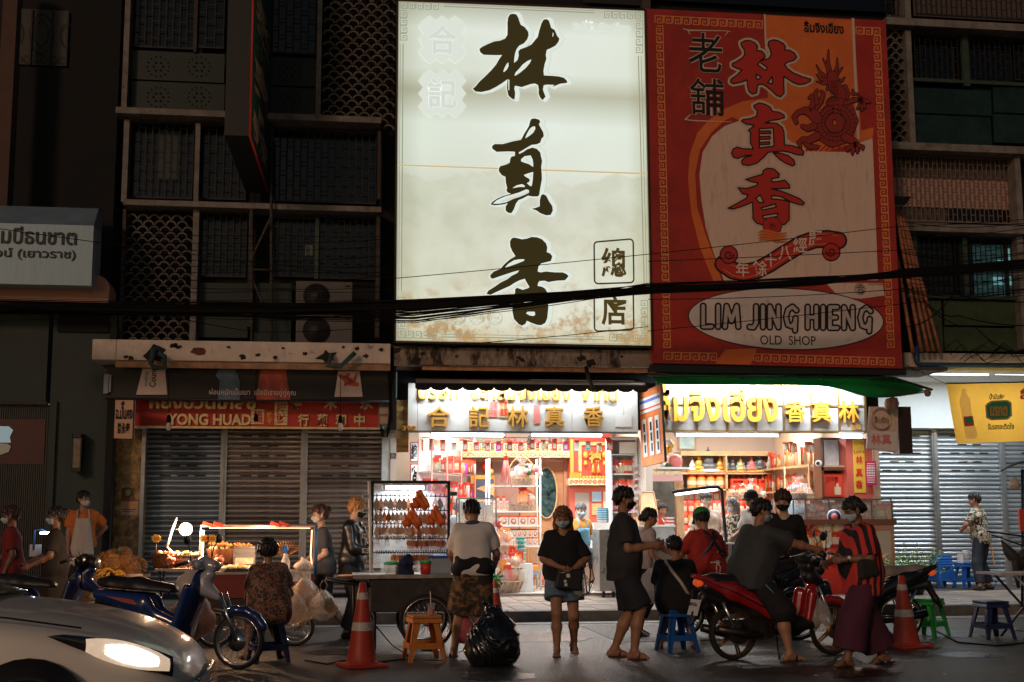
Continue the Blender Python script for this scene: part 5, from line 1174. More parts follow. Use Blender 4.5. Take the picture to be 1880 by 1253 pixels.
bbx('frame',(864,873,908,922),YB1-.16,.04,M['gold'],pt);bbx('canvas',(871,880,907,916),YB1-.17,.008,mat('slate',(.06,.08,.11),.5),pt)
b=MB();b.add([V(874,898,YB1-.18),V(884,893,YB1-.18),V(907,888,YB1-.18),V(907,911,YB1-.18),V(884,901,YB1-.18)],[(0,1,2,3,4)]);build('fish_print',b,M['woodl'],pt)
al=thing('red_altar','red and gold altar with a large gold character beside the wooden door','altar')
YA1=YB1-.45
bbx('back_panel',(1046,795,1124,888),YA1,.3,mat('altar_red',(.62,.08,.05),.45),al);bbx('carved_top',(1060,812,1122,818),YA1-.05,.04,M['goldl'],al)
bbx('carved_post',(1062,818,1068,866),YA1-.04,.03,M['goldl'],al);bbx('carved_post',(1115,818,1121,866),YA1-.04,.03,M['goldl'],al);bbx('gold_strip',(1047,807,1053,870),YA1-.03,.02,M['gold'],al)
t=MB();text(t,'神',rect(1081,829,1103,851,YA1-.04),YA1-.03,M['gold'],bold=.04,depth=.02);build('lettering',t, None,al)
bbx('carved_shelf',(1044,879,1122,891),YA1-.25,.25,mat('carved_cream',(.75,.58,.35)),al);b=MB()
for k in range(9):c=V(1049+k*8.6,885,YA1-.26);b.tube([c+Vector(((.045-.004*q_)*math.cos(q_*.9),0,(.045-.004*q_)*math.sin(q_*.9))) for q_ in range(9)],.007,4)
build('carved_scroll',b,M['redb'],al)
b=MB()
for k in range(6):b.box(*(lambda r:(r[0],r[1],YA1-.15,YA1-.05,r[2],r[3]))(rect(1046+k*3.6,868,1048.8+k*3.6,879,YA1-.1)))
for k in range(8):c=V(1072+k*6,877,YA1-.15);b.ball(c,.035, None,5)
build('offering',b,M['orange'],al);b=MB()
for x in (1075,1110):b.lathe([(.02,0),(.05,.04),(.05,.10),(.02,.14)],V(x,842,YA1-.08),10);b.lathe([(.02,0),(.04,.03),(.02,.1)],V(x,855,YA1-.08),8)
for x in (1089,1099):b.lathe([(.05,0),(.02,.1),(.0,.18)],V(x,868,YA1-.08),8)
build('altar_lamp',b,M['gold'],al)
cb_=thing('red_cabinet','red cabinet front with framed cards below the altar','cabinet')
bbx('front',(1046,893,1126,1030),YA1-.02,.3,mat('cabinet_red',(.55,.12,.08),.5),cb_);bbx('glass_panel',(1056,905,1082,960),YA1-.03,.01,mat('grey_panel',(.4,.36,.33),.3),cb_)
bbx('framed_card',(1087,903,1104,921),YA1-.04,.02,mat('card_blue',(.35,.55,.75),.4),cb_);bbx('framed_card',(1087,925,1104,946),YA1-.04,.02,M['goldl'],cb_);bbx('side_panel',(1108,903,1122,960),YA1-.03,.01,M['cream'],cb_)
# --- angled shelf wall at the left of the gift shop
sw_=thing('wall_shelving','red framed shelving hung with packets along the left side of the gift shop','shelving')
A0,A1=V(768,900,22.0),V(850,900,24.3)
def sfn(u,z,off=0):
 d=(A1-A0);n_=Vector((d.y,-d.x,0)).normalized();p=A0.lerp(A1,u); return Vector((p.x,p.y,z))+n_*off
ztop=V(768,806,22.0).z
b=MB();b.add([sfn(0,zf),sfn(1,zf),sfn(1,ztop+.2),sfn(0,ztop+.2)],[(0,1,2,3)]);build('back_board',b,mat('shelf_white',(.74,.70,.68),.5),sw_)
b=MB();b.add([sfn(0,ztop-.12,.25),sfn(1,ztop-.12,.25),sfn(1,ztop,.25),sfn(0,ztop,.25)],[(0,1,2,3)]);build('carved_front',b,mat('carved_cream',(.75,.58,.35)),sw_)
for u in (0,.33,.66,1):b=MB();b.tube([sfn(u,zf,.24),sfn(u,ztop,.24)],.02,4);build('upright',b,M['pink'],sw_)
for z in (1.0,1.4,1.8,2.25):b=MB();b.add([sfn(0,z,0.01),sfn(1,z,.01),sfn(1,z,.24),sfn(0,z,.24)],[(0,1,2,3)]);build('shelf',b,M['white'],sw_)
pc=[M['pink'],M['white'],M['redb'],mat('magenta_l',(.65,.05,.5),.5),M['goldl'],M['teal'],mat('brown_pack',(.3,.1,.06),.5)]
me_={}
def packet_mesh(m):
 if m.name not in me_:
  b=MB();n=5;P=[];
  for s_ in (-1,1):
   G= lambda i,j:((i/n-.5)*(1+.06*(j in (0,n))),s_*.16*math.sin(math.pi*i/n)*math.sin(math.pi*j/n),j/n)
   for i in range(n):
    for j in range(n):b.add([G(i,j),G(i+1,j),G(i+1,j+1),G(i,j+1)],[(0,1,2,3)],M['cream'] if (1<=i<=3 and j in (1,2)) and m is not M['cream'] else M['redb'] if (i==2 and j==3) or (j==4 and m is not M['redb']) else m, True)
  b.box(-.22,.22,-.172,-.165,.3,.6,M['cream']) if False else None
  me_[m.name]=b.mesh('packet',m)
 return me_[m.name]
for k in range(110):
 u=(k%22+.5)/22+q.uniform(-.01,.01);z=(1.02,1.42,1.82,2.26,1.62)[k//22];m_=pc[q.randrange(7)]
 o=link('packet',packet_mesh(m_), None,sfn(u,z,q.uniform(.12,.3)),-.9);h_=q.uniform(.16,.32);o.scale=(h_*.6,h_*.6,h_)
 tag(o,'small coloured packet on the red framed shelving at the left of the gift shop','packet','packets on the red framed shelving')
for px,ch,lab in (((753,812,768,848),'總','white plaque with the upper black character on the left pier of the gift shop'),((753,852,768,890),'店','white plaque with the lower black character on the left pier of the gift shop')):
 t_=thing('character_plaque',lab,'plaque');bbx('board',px,21.72,.03,M['redsign'],t_);bbx('face',(px[0]+1.5,px[1]+1.5,px[2]-1.5,px[3]-1.5),21.712,.006,M['white'],t_)
 t=MB();text(t,ch,rect(px[0]+2,px[1]+4,px[2]-2,px[3]-4,21.7),21.708,M['black'],bold=.05);build('lettering',t, None,t_)
# --- white rack with boxes and baskets
rk=thing('white_rack','white shelving rack full of boxes and baskets in the middle of the gift shop','rack')
YR1=22.9;b=MB()
rx0,rx1,_,_=rect(898,900,992,1000,YR1);zs_=[V(940,y,YR1).z for y in (1050,1004,966,940,893)]
for x in (rx0,rx1):
 for y in (YR1,YR1+.4):b.tube([(x,y,zf),(x,y,zs_[-1]+.5)],.018,6)
build('upright',b,M['white'],rk)
for z in zs_:b=MB();b.box(rx0,rx1,YR1,YR1+.4,z-.012,z+.012);build('shelf',b,M['white'],rk)
gb=thing('gift_box','','box');b=MB();b.box(-.5,.5,-.5,.5,0,.84);build('carton',b,mat('carton_white',(.74,.60,.48),.5),gb)
b=MB();b.box(-.51,.51,-.51,.51,.84,1.0);build('lid',b,M['redb'],gb)
b=MB();b.lathe([(.30,-.012),(.30,0)],(0,-.5,.42),12,axis='y');build('round_mark',b,M['redb'],gb);b=MB();b.lathe([(.19,-.02),(.19,0)],(0,-.5,.42),10,axis='y');build('mark_centre',b,M['cream'],gb)
used=[0]
def place_box(x,y,z,s,lab,grp):
 o=gb if used[0]==0 else copy_tree(gb);used[0]=1;o.location=(x,y,z);o.scale=s;o['label']=lab;o['category']='box';o['group']=grp
for row,(z,n,a,c,h_,nz_) in enumerate(((zs_[3],5,907,935,.22,1),(zs_[2],4,917,987,.17,1),(zs_[1],7,922,988,.15,2),(zs_[0],3,960,988,.13,1))):
 for k in range(n):
  for l in range(nz_):
   x0_,x1_,_,_=rect(a+(c-a)*k/n,900,a+(c-a)*(k+1)/n,910,YR1);w_=(x1_-x0_)*.94
   hh=h_*(1.0+.25*(k%2)*(row==0));place_box((x0_+x1_)/2,YR1+.12,z+.013+l*h_*1.01,(w_,w_,hh),('tall gift box on the upper shelf of the white rack','gift box on the middle shelf of the white rack','small gift box in the double row of the white rack','small gift box on the lowest shelf of the white rack')[row],('tall gift boxes on the rack','gift boxes on the middle shelf','gift boxes in the double row','gift boxes on the lowest shelf')[row])
wick=mat('wicker',(.58,.34,.16),.7,noise=.3,nscale=30,bump=1,bscale=50)
def hamper(loc,s,lab,bow=M['redb'],fruit=(M['orange'],M['cream'],M['redb']),wrap=True,seed=1,rz=0,square=False):
 q_=random.Random(seed);t=thing('gift_basket',lab,'gift basket',loc,rz)
 b=MB();
 if square:b.box(-.5*s,.5*s,-.32*s,.32*s,0,.32*s);b.box(-.52*s,.52*s,-.34*s,.34*s,.30*s,.34*s)
 else:
  b.lathe([(.32*s,0),(.44*s,.28*s),(.46*s,.28*s),(.42*s,.30*s)],(0,0,0),16)
  for k in range(16):a=2*math.pi*k/16;b.tube([(.33*s*math.cos(a),.33*s*math.sin(a),0),(.455*s*math.cos(a+.2),.455*s*math.sin(a+.2),.29*s)],.012*s+.002,4)
 build('basket',b,wick,t)
 for k in range(11):
  b=MB();x,y,z=q_.uniform(-.36,.36)*s,q_.uniform(-.28,.1)*s,(.30+q_.uniform(0,.30))*s;m_=q_.choice(fruit)
  if k%2:b.ball((x,y,z+.05*s),.13*s, None,6)
  else:b.cbox((x,y,z+.1*s),(.17*s,.12*s,.32*s), None,rz=q_.uniform(-.5,.5),ry=q_.uniform(-.2,.2))
  build('gift_pack',b,m_,t)
 b=MB();b.lathe([(.2*s,-.02),(.2*s,.0)],(0,-.3*s,.50*s),16,axis='y');build('round_tin',b,M['orange'],t)
 if bow:
  b=MB()
  for k in range(9):
   a=2*math.pi*k/9;d=Vector((math.cos(a),-.35,math.sin(a)));c_=Vector((0,-.1*s,.85*s));w_=Vector((-d.z,0,d.x))*.05*s
   b.add([c_,c_+d*.13*s+w_,c_+d*.24*s,c_+d*.13*s-w_],[(0,1,2,3)])
  b.ball((0,-.13*s,.85*s),.05*s, None,5);build('bow',b,bow,t)
 if wrap:
  b=MB();P=[]
  for j in range(8):
   r_,z=((.50,.0),(.56,.25),(.54,.5),(.40,.68),(.16,.82),(.09,.88),(.20,1.0),(.26,1.08))[j]
   P.append([(r_*s*(1+.10*math.sin(k*2.6+j))*math.cos(2*math.pi*k/20),r_*s*.8*(1+.10*math.sin(k*2.6+j))*math.sin(2*math.pi*k/20),z*s) for k in range(20)]+[(r_*s*(1+.10*math.sin(j)),0,z*s)])
  b.sheet(P);build('cellophane',b,mat('cellophane',(.9,.85,.82),.12,alpha=.16,spec=.8,bump=1.0,bscale=9),t)
 return t
hamper(V(959,893,23.1),.48,'handled wicker basket of cream packs on the top shelf of the white rack', None,(M['cream'],M['white']), True,3)
hamper(V(960,940,23.1),.46,'gift basket with a red bow standing on the white rack behind the boxes',M['redb'],seed=4)
b=MB();c=V(958,893,23.0);b.tube([c+Vector((.24*math.cos(a),0,.2+.32*math.sin(a))) for a in [math.pi*k/12 for k in range(13)]],.014,6);tag(build('basket_handle_arch',b,wick),'thin cane arch over the handled basket on the rack top','handle')
b=MB();
for k in range(9):p=V(978+q.uniform(-12,14),862+q.uniform(-7,9),22.9);b.ball(p,.05,(M['pink'],M['white'],M['leaf'],M['white'])[k%4],5)
tag(build('flower_bunch',b),'bunch of pink and white flowers tied at the corner of the white rack','flowers')
for k,(px,py,s,lab,sq_) in enumerate(((912,1023,.62,'big gift basket with a red bow, topmost of the pile at the shop entrance', True),(905,1092,.70,'gift basket at the very bottom left of the pile at the shop entrance', False),(930,1088,.66,'wrapped gift basket at the bottom right of the entrance pile', False),(936,1058,.5,'gift basket wedged in the middle of the entrance pile', False))):
 hamper(V(px,py,21.9+(.35 if sq_ else .1)),s,lab,seed=20+k,square=sq_,rz=.3*k-.4)
st_=thing('basket_stand','low wooden stand under the pile of gift baskets at the shop entrance','stand');x0,x1,z0,z1=rect(892,1026,936,1030,22.1)
b=MB();b.box(x0,x1,22.0,22.6,z0-.03,z0+.02);build('top',b,M['wood'],st_)
for x in (x0+.02,x1-.05):b=MB();b.box(x,x+.04,22.3,22.35,zf,z0-.03);build('leg',b,M['wood'],st_)
for x,y,lab in ((955,1035,'stack of teal ridged bowls beside the entrance pile of gift baskets'),(1106,960,'stack of blue ridged bowls beside the seated man in the orange shirt')):
 c=V(x,y,22.6);t=thing('bowl_stack',lab,'bowls',c)
 for k in range(12):b=MB();b.lathe([(.06,0),(.105,.04),(.11,.045),(.10,.04)],(0,0,k*(.037 if x<1000 else .02)),14);build('bowl',b,(M['teal'] if x<1000 else mat('sky_blue',(.08,.4,.62),.4)) if k%2 else M['white'],t)
 b=MB();b.box(-.2,.2,-.2,.2,zf-c.z,0);build('pedestal',b,M['white'],t)
t=thing('carton','orange and grey carton on the floor under the white rack','box');bbx('upper_half',(961,1040,990,1048),22.6,.35,M['orange'],t);bbx('lower_half',(961,1048.3,990,1056),22.6,.35,mat('grey_carton',(.3,.32,.36),.5),t)
# tassel lantern hanging
t=thing('tassel_ornament','pink tassel ornament hanging above the white rack','ornament');c=V(929,835,22.7)
b=MB();b.tube([(c.x,c.y,zc),c],.006,4);b.ball((c.x,c.y,c.z-.05),.05, None,6);build('cord',b,M['redb'],t)
b=MB()
for k in range(14):a=2*math.pi*k/14;b.tube([(c.x+.03*math.cos(a),c.y+.03*math.sin(a),c.z-.1),(c.x+.10*math.cos(a),c.y+.1*math.sin(a),c.z-.35-q.uniform(0,.25))],.009,4)
build('tassel',b,M['pink'],t)
for px,Y,m_,lab in (((735+15,0,0,0),0,0,''),):pass
t=thing('wall_charm','dark red lantern charm hanging on the brown door panel','ornament');c=V(893,855,YB1-.2);b=MB();b.lathe([(.02,.1),(.10,.04),(.10,-.06),(.03,-.1)],c,8);build('lantern',b,M['redsign'],t);b=MB();b.ball(c+Vector((.08,-.05,-.12)),.06, None,6);build('gold_knot',b,M['gold'],t)
# glass display counter with wicker behind the squid cart
dc=thing('glass_display','glass display case with stacked wicker goods beside the man in the white shirt','display case')
x0,x1,z0,z1=rect(842,916,912,968,21.6);b=MB();b.box(x0,x1,21.6,22.1,z0-.8,z0);build('base',b,M['white'],dc)
b=MB()
for x in (x0,x1-.02):
 for y in (21.6,22.08):b.box(x,x+.02,y,y+.02,z0,z1)
b.box(x0,x1,21.6,22.1,z1,z1+.02);build('frame',b,M['steel'],dc)
b=MB();b.box(x0+.02,x1-.02,21.605,21.612,z0,z1);build('glass_front',b,M['glass'],dc)
for k in range(9):b=MB();zz=z0+.01+k*(z1-z0)/9.5;b.tube([(x0+.28+.16*math.cos(a),21.8+.12*math.sin(a),zz) for a in [2*math.pi*w/14 for w in range(14)]],.02,5,closed=True);build('wicker_ring',b,wick,dc)
b=MB();b.box(x0+.05,x0+.12,21.7,21.9,z0,z1-.05);b.box(x1-.16,x1-.05,21.7,21.9,z0,z1-.1);build('packet_row',b,M['goldl'],dc)
# right side of gift shop: white glass fridge, plastic strip rolls, steel cabinet
fr=thing('white_showcase','tall white showcase with papers and packets at the right of the gift shop','showcase')
x0,x1,z0,z1=rect(1122,802,1172,1060,22.3);b=MB()
b.box(x0,x1,22.7,22.72,z0,z1);b.box(x0,x0+.03,22.3,22.7,z0,z1);b.box(x1-.03,x1,22.3,22.7,z0,z1);b.box(x0,x1,22.28,22.7,z1-.06,z1);build('cabinet',b,M['white'],fr)
for k,y in enumerate((834,870,905,940,975,1010)):x_,y_,a_,b__=rect(1124,y,1170,y+2,22.35);b=MB();b.box(x_,y_,22.35,22.69,a_,b__);build('shelf',b,M['white'],fr)
bbx('paper_notice',(1137,812,1168,833),22.29,.01,mat('paper',(.78,.72,.62),.6),fr)
for k in range(26):
 r_=k//6;o=link('packet',packet_mesh(pc[q.randrange(7)]), None,V(1127+(k%6)*7.5,(870,905,940,975,1010)[r_%5],22.5));o.scale=(.11,.15,q.uniform(.16,.26));tag(o,'packet stored in the tall white showcase','packet','packets in the white showcase')
sr=thing('plastic_strip','long strip of clear plastic packets hanging at the shop corner behind the standing man','hanging packets')
b=MB();P=[[V(1160+j*7+2.0*math.sin(i*.8),850+i*11,21.4-.03*math.sin(i+j)) for j in range(4)] for i in range(14)];b.sheet(P);build('clear_strip',b,M['plastic'],sr)
for k in range(9):b=MB();b.cbox(V(1169+q.uniform(-4,4),862+k*12,21.43),(.10,.03,.07), None,ry=q.uniform(-.5,.5));build('snack',b,mat('brown_snack',(.35,.08,.04),.5),sr)
scb=thing('steel_cabinet','stainless steel cabinet on castors behind the standing man in grey','cabinet')
x0,x1,z0,z1=rect(1100,972,1135,1088,21.0);b=MB();b.box(x0,x1,21.0,21.55,.25,z1);build('body',b,mat('steel_plain',(.50,.49,.47),.3,metal=.7,noise=.1),scb,bevel=.01)
for x in (x0+.08,x1-.08):b=MB();b.lathe([(.05,-.02),(.05,.02)],(x,21.05,.20),12,axis='x');build('caster',b,M['rubber'],scb)
mc_=thing('steel_counter','stainless counter with a white top between the seated boy and the doorway','counter')
x0,x1,z0,z1=rect(1185,968,1212,1090,20.9);b=MB();b.box(x0-.1,x1+.25,20.9,21.5,.15,z1);build('body',b,mat('steel_plain',(.5,.49,.47)),mc_,bevel=.01);b=MB();b.box(x0-.12,x1+.27,20.88,21.52,z1,z1+.03);build('top',b,M['white'],mc_)
# ============================================================ counter shop
pb=thing('pink_beam','pink lintel with a carved cream strip over the inner doorway of the counter shop','lintel')
bbx('lintel',(1194,873,1254,883),22.6,.15,mat('pink_paint',(.75,.40,.38),.5),pb);bbx('carved_strip',(1194,862,1252,872),22.58,.1,mat('carved_cream',(.75,.58,.35)),pb)
dw=thing('inner_doorway','dark inner doorway where a person in red stands','doorway');bbx('dark_room',(1192,884,1242,990),23.3,.05,mat('dim_room',(.10,.12,.11),.6,noise=.4,nscale=6),dw);bbx('jamb',(1242,884,1256,1000),22.9,.1,M['woodl'],dw)
fl=thing('flower_altar','altar corner with yellow flowers and a red ornament by the inner doorway','altar');b=MB()
for k in range(26):b.ball(V(1222+q.uniform(-10,12),810+q.uniform(0,48),22.6+q.uniform(-.1,.1)),q.uniform(.03,.06),(M['yellow'],M['white'],M['leaf'],M['redb'],M['yellow'])[k%5],5)
build('flowers',b, None,fl);b=MB();b.ball(V(1240,847,22.6),.13, None,8);build('red_ornament',b,M['pink'],fl);b=MB();b.box(*(lambda r:(r[0],r[1],22.5,22.8,r[2],r[3]))(rect(1205,858,1262,862,22.6)));build('shelf',b,M['white'],fl)
pc2=thing('framed_picture','pale blue picture leaning high on the back wall of the counter shop','picture');bbx('frame',(1245,800,1278,826),YB2-.05,.04,M['woodl'],pc2);bbx('canvas',(1248,802,1275,824),YB2-.06,.01,mat('pale_blue',(.45,.68,.75),.4,noise=.2),pc2)
ws2=thing('wooden_shelving','wooden wall shelving with statuettes along the back of the counter shop','shelving')
for px in ((1250,829,1420,837),(1250,868,1422,871),(1250,898,1422,901)):bbx('shelf',px,YB2-.5,.5,M['woodl'],ws2)
for x in (1250,1334,1420):bbx('upright',(x,837,x+3,1000),YB2-.5,.5,M['woodl'],ws2)
big=[(1271,.26,1),(1283,.34,0),(1301,.46,2),(1322,.3,0),(1335,.27,2),(1345,.27,2),(1355,.2,5),(1360,.28,3),(1366,.2,2),(1374,.22,2),(1380,.3,4),(1388,.22,2),(1396,.36,2),(1404,.22,4),(1412,.28,1)]
for k,(x,s,m_) in enumerate(big):figurine(V(x,868,YB2-.3),s,cols[m_],('tallest dark seated statuette on the wooden shelving' if k==2 else 'golden seated statuette left of the tallest one' if k==1 else 'statuette in the row on the wooden shelving of the counter shop'), None if k in (1,2) else 'statuettes on the wooden shelving',M['white'] if k==2 else M['gold'])
jar=thing('snack_jar','','jar');b=MB();b.lathe([(.09,0),(.095,.02),(.095,.2),(.08,.23)],(0,0,0),12);build('glass_body',b,M['orange'],jar);b=MB();b.lathe([(.092,.23),(.092,.27)],(0,0,0),12);build('lid',b,M['redb'],jar);b=MB();b.lathe([(.097,.07),(.097,.15)],(0,0,0),12,caps=False);build('paper_label',b,M['cream'],jar)
for k in range(4):
 o=jar if k==0 else copy_tree(jar);o.location=V(1270+k*17,897,YB2-.35);o['label']=('orange snack jar','second orange snack jar','third orange snack jar','fourth orange snack jar')[k]+' from the left on the shelf under the statuettes';o['group']='snack jars under the statuettes'
rbx=thing('red_gift_bag','','gift box');b=MB();b.box(-.5,.5,-.2,.2,0,1);build('carton',b,M['redb'],rbx);b=MB();b.box(.02,.34,-.215,-.2,.08,.42,M['cream']);b.box(.12,.24,-.216,-.2,.42,.58,M['cream']);build('printed_bottle',b, None,rbx)
b=MB()
for k in range(4):b.tube([(-.4,-.21,.6+.08*k),(-.1,-.21,.72+.05*k),(.2,-.21,.66+.06*k),(.05,-.21,.55+.1*k)],.016,4)
build('brush_print',b,M['redsign'],rbx)
for k,(a,c) in enumerate(((1340,1370),(1372,1387),(1390,1418))):
 x0,x1,z0,z1=rect(a,880,c,898,YB2-.4);o=rbx if k==0 else copy_tree(rbx);o.location=((x0+x1)/2,YB2-.35,z0);o.scale=(x1-x0,.8,z1-z0);o['label']=('red gift box left','narrow red gift box in the middle','red gift box right')[k]+' of the three on the shelf under the statuettes';o['group']='red gift boxes under the statuettes'
for k in range(7):figurine(V(1345+k*11,880,YB2-.12),.14,M['cream'],'cream jar standing behind the red gift boxes','cream jars behind the red boxes',M['redb'])
for row in range(4):
 for k in range(16):
  o=link('packet',packet_mesh((M['redp'],M['redb'],M['white'],M['orange'])[q.randrange(4)]), None,V(1258+k*11.5+q.uniform(-2,2),(922,944,966,990)[row],YB2-.3-.15*row),q.uniform(-.3,.3));o.scale=(.16,.2,.26);tag(o,'red and white packet piled on the back shelves under the gift boxes','packet','packets on the back shelves')
# right side angled shelving
A0,A1=V(1512,900,22.2),V(1424,900,24.6);ztop=V(1512,808,22.2).z
def sfn(u,z,off=0):
 d=(A1-A0);n_=Vector((-d.y,d.x,0)).normalized();n_=n_ if n_.x<0 else -n_;p=A0.lerp(A1,u); return Vector((p.x,p.y,z))+n_*off
sr2=thing('wooden_shelving','wooden shelving full of red and gold packets at the right side of the counter shop','shelving')
b=MB();b.add([sfn(0,zf),sfn(1,zf),sfn(1,ztop+.3),sfn(0,ztop+.3)],[(0,1,2,3)]);build('back_board',b,mat('shelf_cream',(.72,.58,.42),.5),sr2)
for z in (1.05,1.5,1.95,2.4):b=MB();b.add([sfn(0,z,.01),sfn(1,z,.01),sfn(1,z,.26),sfn(0,z,.26)],[(0,1,2,3)]);b.add([sfn(0,z-.04,.26),sfn(1,z-.04,.26),sfn(1,z,.26),sfn(0,z,.26)],[(0,1,2,3)]);build('shelf',b,M['woodl'],sr2)
for u in (0,.5,1):b=MB();b.tube([sfn(u,zf,.26),sfn(u,2.4,.26)],.02,4);build('upright',b,M['woodl'],sr2)
for k in range(88):
 z=(1.06,1.51,1.96,2.41)[k%4];o=link('packet',packet_mesh((M['redp'],M['cream'],M['goldl'],M['white'],M['redb'],M['orange'])[q.randrange(6)]), None,sfn((k//4+.5)/22,z,q.uniform(.1,.25)),.9);h_=q.uniform(.2,.34);o.scale=(.17,.15,h_);tag(o,('packet on the lowest','packet on the second','packet on the third','packet on the top')[k%4]+' board of the right wooden shelving','packet','packets on the right wooden shelving')
# tall dark wood cabinet
wc=thing('dark_wood_cabinet','dark wooden cabinet holding a white panel above and a red gift box below','cabinet')
for px in ((1508,804,1512,918),(1551,804,1560,918),(1508,858,1560,864),(1508,914,1560,919)):bbx('frame',px,21.7,.35,mat('dark_wood',(.14,.05,.025),.4),wc)
bbx('white_panel',(1514,808,1548,856),21.95,.02,mat('print_white',(.72,.74,.78),.4,noise=.15,nscale=8),wc);bbx('shelf_edge',(1512,855,1551,858),21.7,.3,M['woodl'],wc);bbx('backing',(1508,804,1560,918),22.06,.02,mat('dark_wood',(.14,.05,.025)),wc)
o=copy_tree(rbx);x0,x1,z0,z1=rect(1513,870,1549,912,21.8);o.location=((x0+x1)/2,21.9,z0);o.scale=(x1-x0,.5,z1-z0);o['label']='large red gift box in the lower half of the dark wooden cabinet'; del o['group']
o=thing('security_camera','small white security camera mounted beside the dark wooden cabinet','camera');b=MB();b.ball(V(1503,851,21.6),.06, None,8);build('dome',b,M['white'],o);b=MB();b.lathe([(.03,-.03),(.03,0)],V(1501,851,21.53),10,axis='y');build('lens',b,M['black'],o)
# counters with glass cases
ct=thing('shop_counter','long shop counter with glass cases full of red packets at the right','counter')
YC2=20.95
x0,x1,z0,z1=rect(1440,918,1638,955,YC2)
b=MB();b.box(x0,x1,YC2,YC2+.6,z0-.05,z0);b.box(x0,x1,YC2,YC2+.6,z1,z1+.02);build('counter_board',b,M['steel'],ct)
b=MB()
for x in (1440,1479,1522,1600,1637):xx=V(x,930,YC2).x;b.box(xx-.012,xx+.012,YC2,YC2+.02,z0,z1);b.box(xx-.012,xx+.012,YC2+.58,YC2+.6,z0,z1)
build('case_frame',b,M['steel'],ct);b=MB();b.box(x0+.02,x1-.02,YC2+.004,YC2+.008,z0,z1);build('case_glass',b,M['glass'],ct)
x0b=V(1600,960,YC2).x;x1b=V(1644,960,YC2).x;zb=V(1600,960,YC2).z
b=MB();b.box(x0,x1b,YC2-.05,YC2+.65,zb-.03,zb+.06);build('wooden_ledge',b,mat('dark_wood2',(.20,.08,.045),.4),ct)
b=MB();b.box(x0b,x1b-.03,YC2,YC2+.5,.15,zb-.03);build('wooden_end',b,mat('frame_wood',(.5,.26,.17)),ct);bbx('poster',(1607,975,1636,1025),YC2-.01,.008,mat('poster_pale',(.55,.48,.42),.5),ct)
b=MB();b.box(x0,x0b,YC2+.3,YC2+.5,.15,zb-.03);build('counter_back',b,M['redsign'],ct)
for row,(n,a,c,y,s) in enumerate(((14,1484,1520,953,.17),(16,1526,1598,953,.18),(24,1484,1600,1006,.30),(16,1484,1600,1036,.3),(4,1606,1634,953,.26))):
 for k in range(n):
  o=link('packet',packet_mesh((M['redp'],M['redb'],M['redp'],M['white'],M['orange'])[q.randrange(5)] if row<4 else (M['orange'],mat('green_pack',(.2,.35,.1),.5))[k%2]), None,V(a+(c-a)*(k+.5)/n+q.uniform(-1,1),y,YC2+q.uniform(.1,.3)),q.uniform(-.4,.4));zz=q.uniform(.8,1.15)
  o.location.z+=(k%2)*s*.7 if row<4 else 0;o.scale=(s*.8,s,s*zz)
  tag(o,('red packet in the first glass case of the counter','red packet in the wide glass case of the counter','large red bag displayed below the glass cases','red bag in the low row below the glass cases','upright orange and green packet in the end glass case')[row],'packet',('packets in the first glass case','packets in the wide glass case','large red bags below the cases','low red bags below the cases','packets in the end glass case')[row])
o=thing('round_badge','round white badge on the glass case behind the woman in stripes','badge');b=MB();b.lathe([(.125,-.01),(.125,0)],V(1531,949,YC2-.012),22,axis='y');build('disc',b,M['white'],o);b=MB();b.lathe([(.11,-.02),(.11,0)],V(1531,949,YC2-.012),22,axis='y');build('ring',b,M['navy'],o);b=MB();b.lathe([(.06,-.025),(.06,0)],V(1531,949,YC2-.012),22,axis='y');build('centre',b,M['pink'],o)
# packet display front of the counter shop (white trays) and glass screen of the stall
gs2=thing('stall_glass_screen','white lit glass case with a rounded black rim behind the man in the green cap','display case')
YS2=20.0;x0,x1,z0,z1=rect(1236,893,1330,1000,YS2)
b=MB();P_=[at(1234,904,YS2),at(1300,895,YS2),at(1318,894,YS2),at(1325,900,YS2),at(1329,950,YS2),at(1334,1004,YS2)];b.tube(P_,.028,8);build('rim',b,M['black'],gs2)
b=MB();b.add([at(1236,906,YS2),at(1322,896,YS2),at(1332,1004,YS2),at(1236,1004,YS2)],[(0,1,2,3)]);build('glass_pane',b,M['glass'],gs2)
b=MB();b.tube([at(1240,908,YS2+.06),at(1316,899,YS2+.06)],.02,8);build('lit_tube',b,M['tube'],gs2)
b=MB();xx0,xx1,zz0,zz1=rect(1190,1000,1345,1080,YS2);b.box(xx0,xx1,YS2,YS2+.6,.3,zz1);build('cart_body',b,mat('steel_plain',(.5,.49,.47)),gs2,bevel=.01);b=MB();b.box(xx0-.03,xx1+.03,YS2-.05,YS2+.65,zz1,zz1+.03);build('cart_top',b,M['white'],gs2)
for x in (xx0+.2,xx1-.2):b=MB();b.lathe([(.14,-.03),(.16,0),(.14,.03)],(x,YS2-.02,.31),18,axis='y');build('wheel',b,M['rubber'],gs2)
wd=thing('tilted_wooden_tray','tilted wooden display tray of dried snacks beside the inner doorway','tray');b=MB();b.add([V(1176,905,21.5),V(1200,905,21.5),V(1208,947,21.0),V(1174,947,21.0)],[(0,1,2,3)]);o=build('tray_board',b,M['woodl'],wd);md=o.modifiers.new('t','SOLIDIFY');md.thickness=.03
b=MB();b.tube([V(1176,905,21.45),V(1200,905,21.45),V(1208,947,20.95),V(1174,947,20.95)],.015,5,closed=True);build('rim',b,M['wood'],wd);b=MB();b.add([V(1180,928,21.2),V(1202,928,21.2),V(1206,944,21.0),V(1177,944,21.0)],[(0,1,2,3)]);build('snack_layer',b,mat('snack',(.7,.36,.12),.6,noise=.4,nscale=30),wd).location.y=-.03
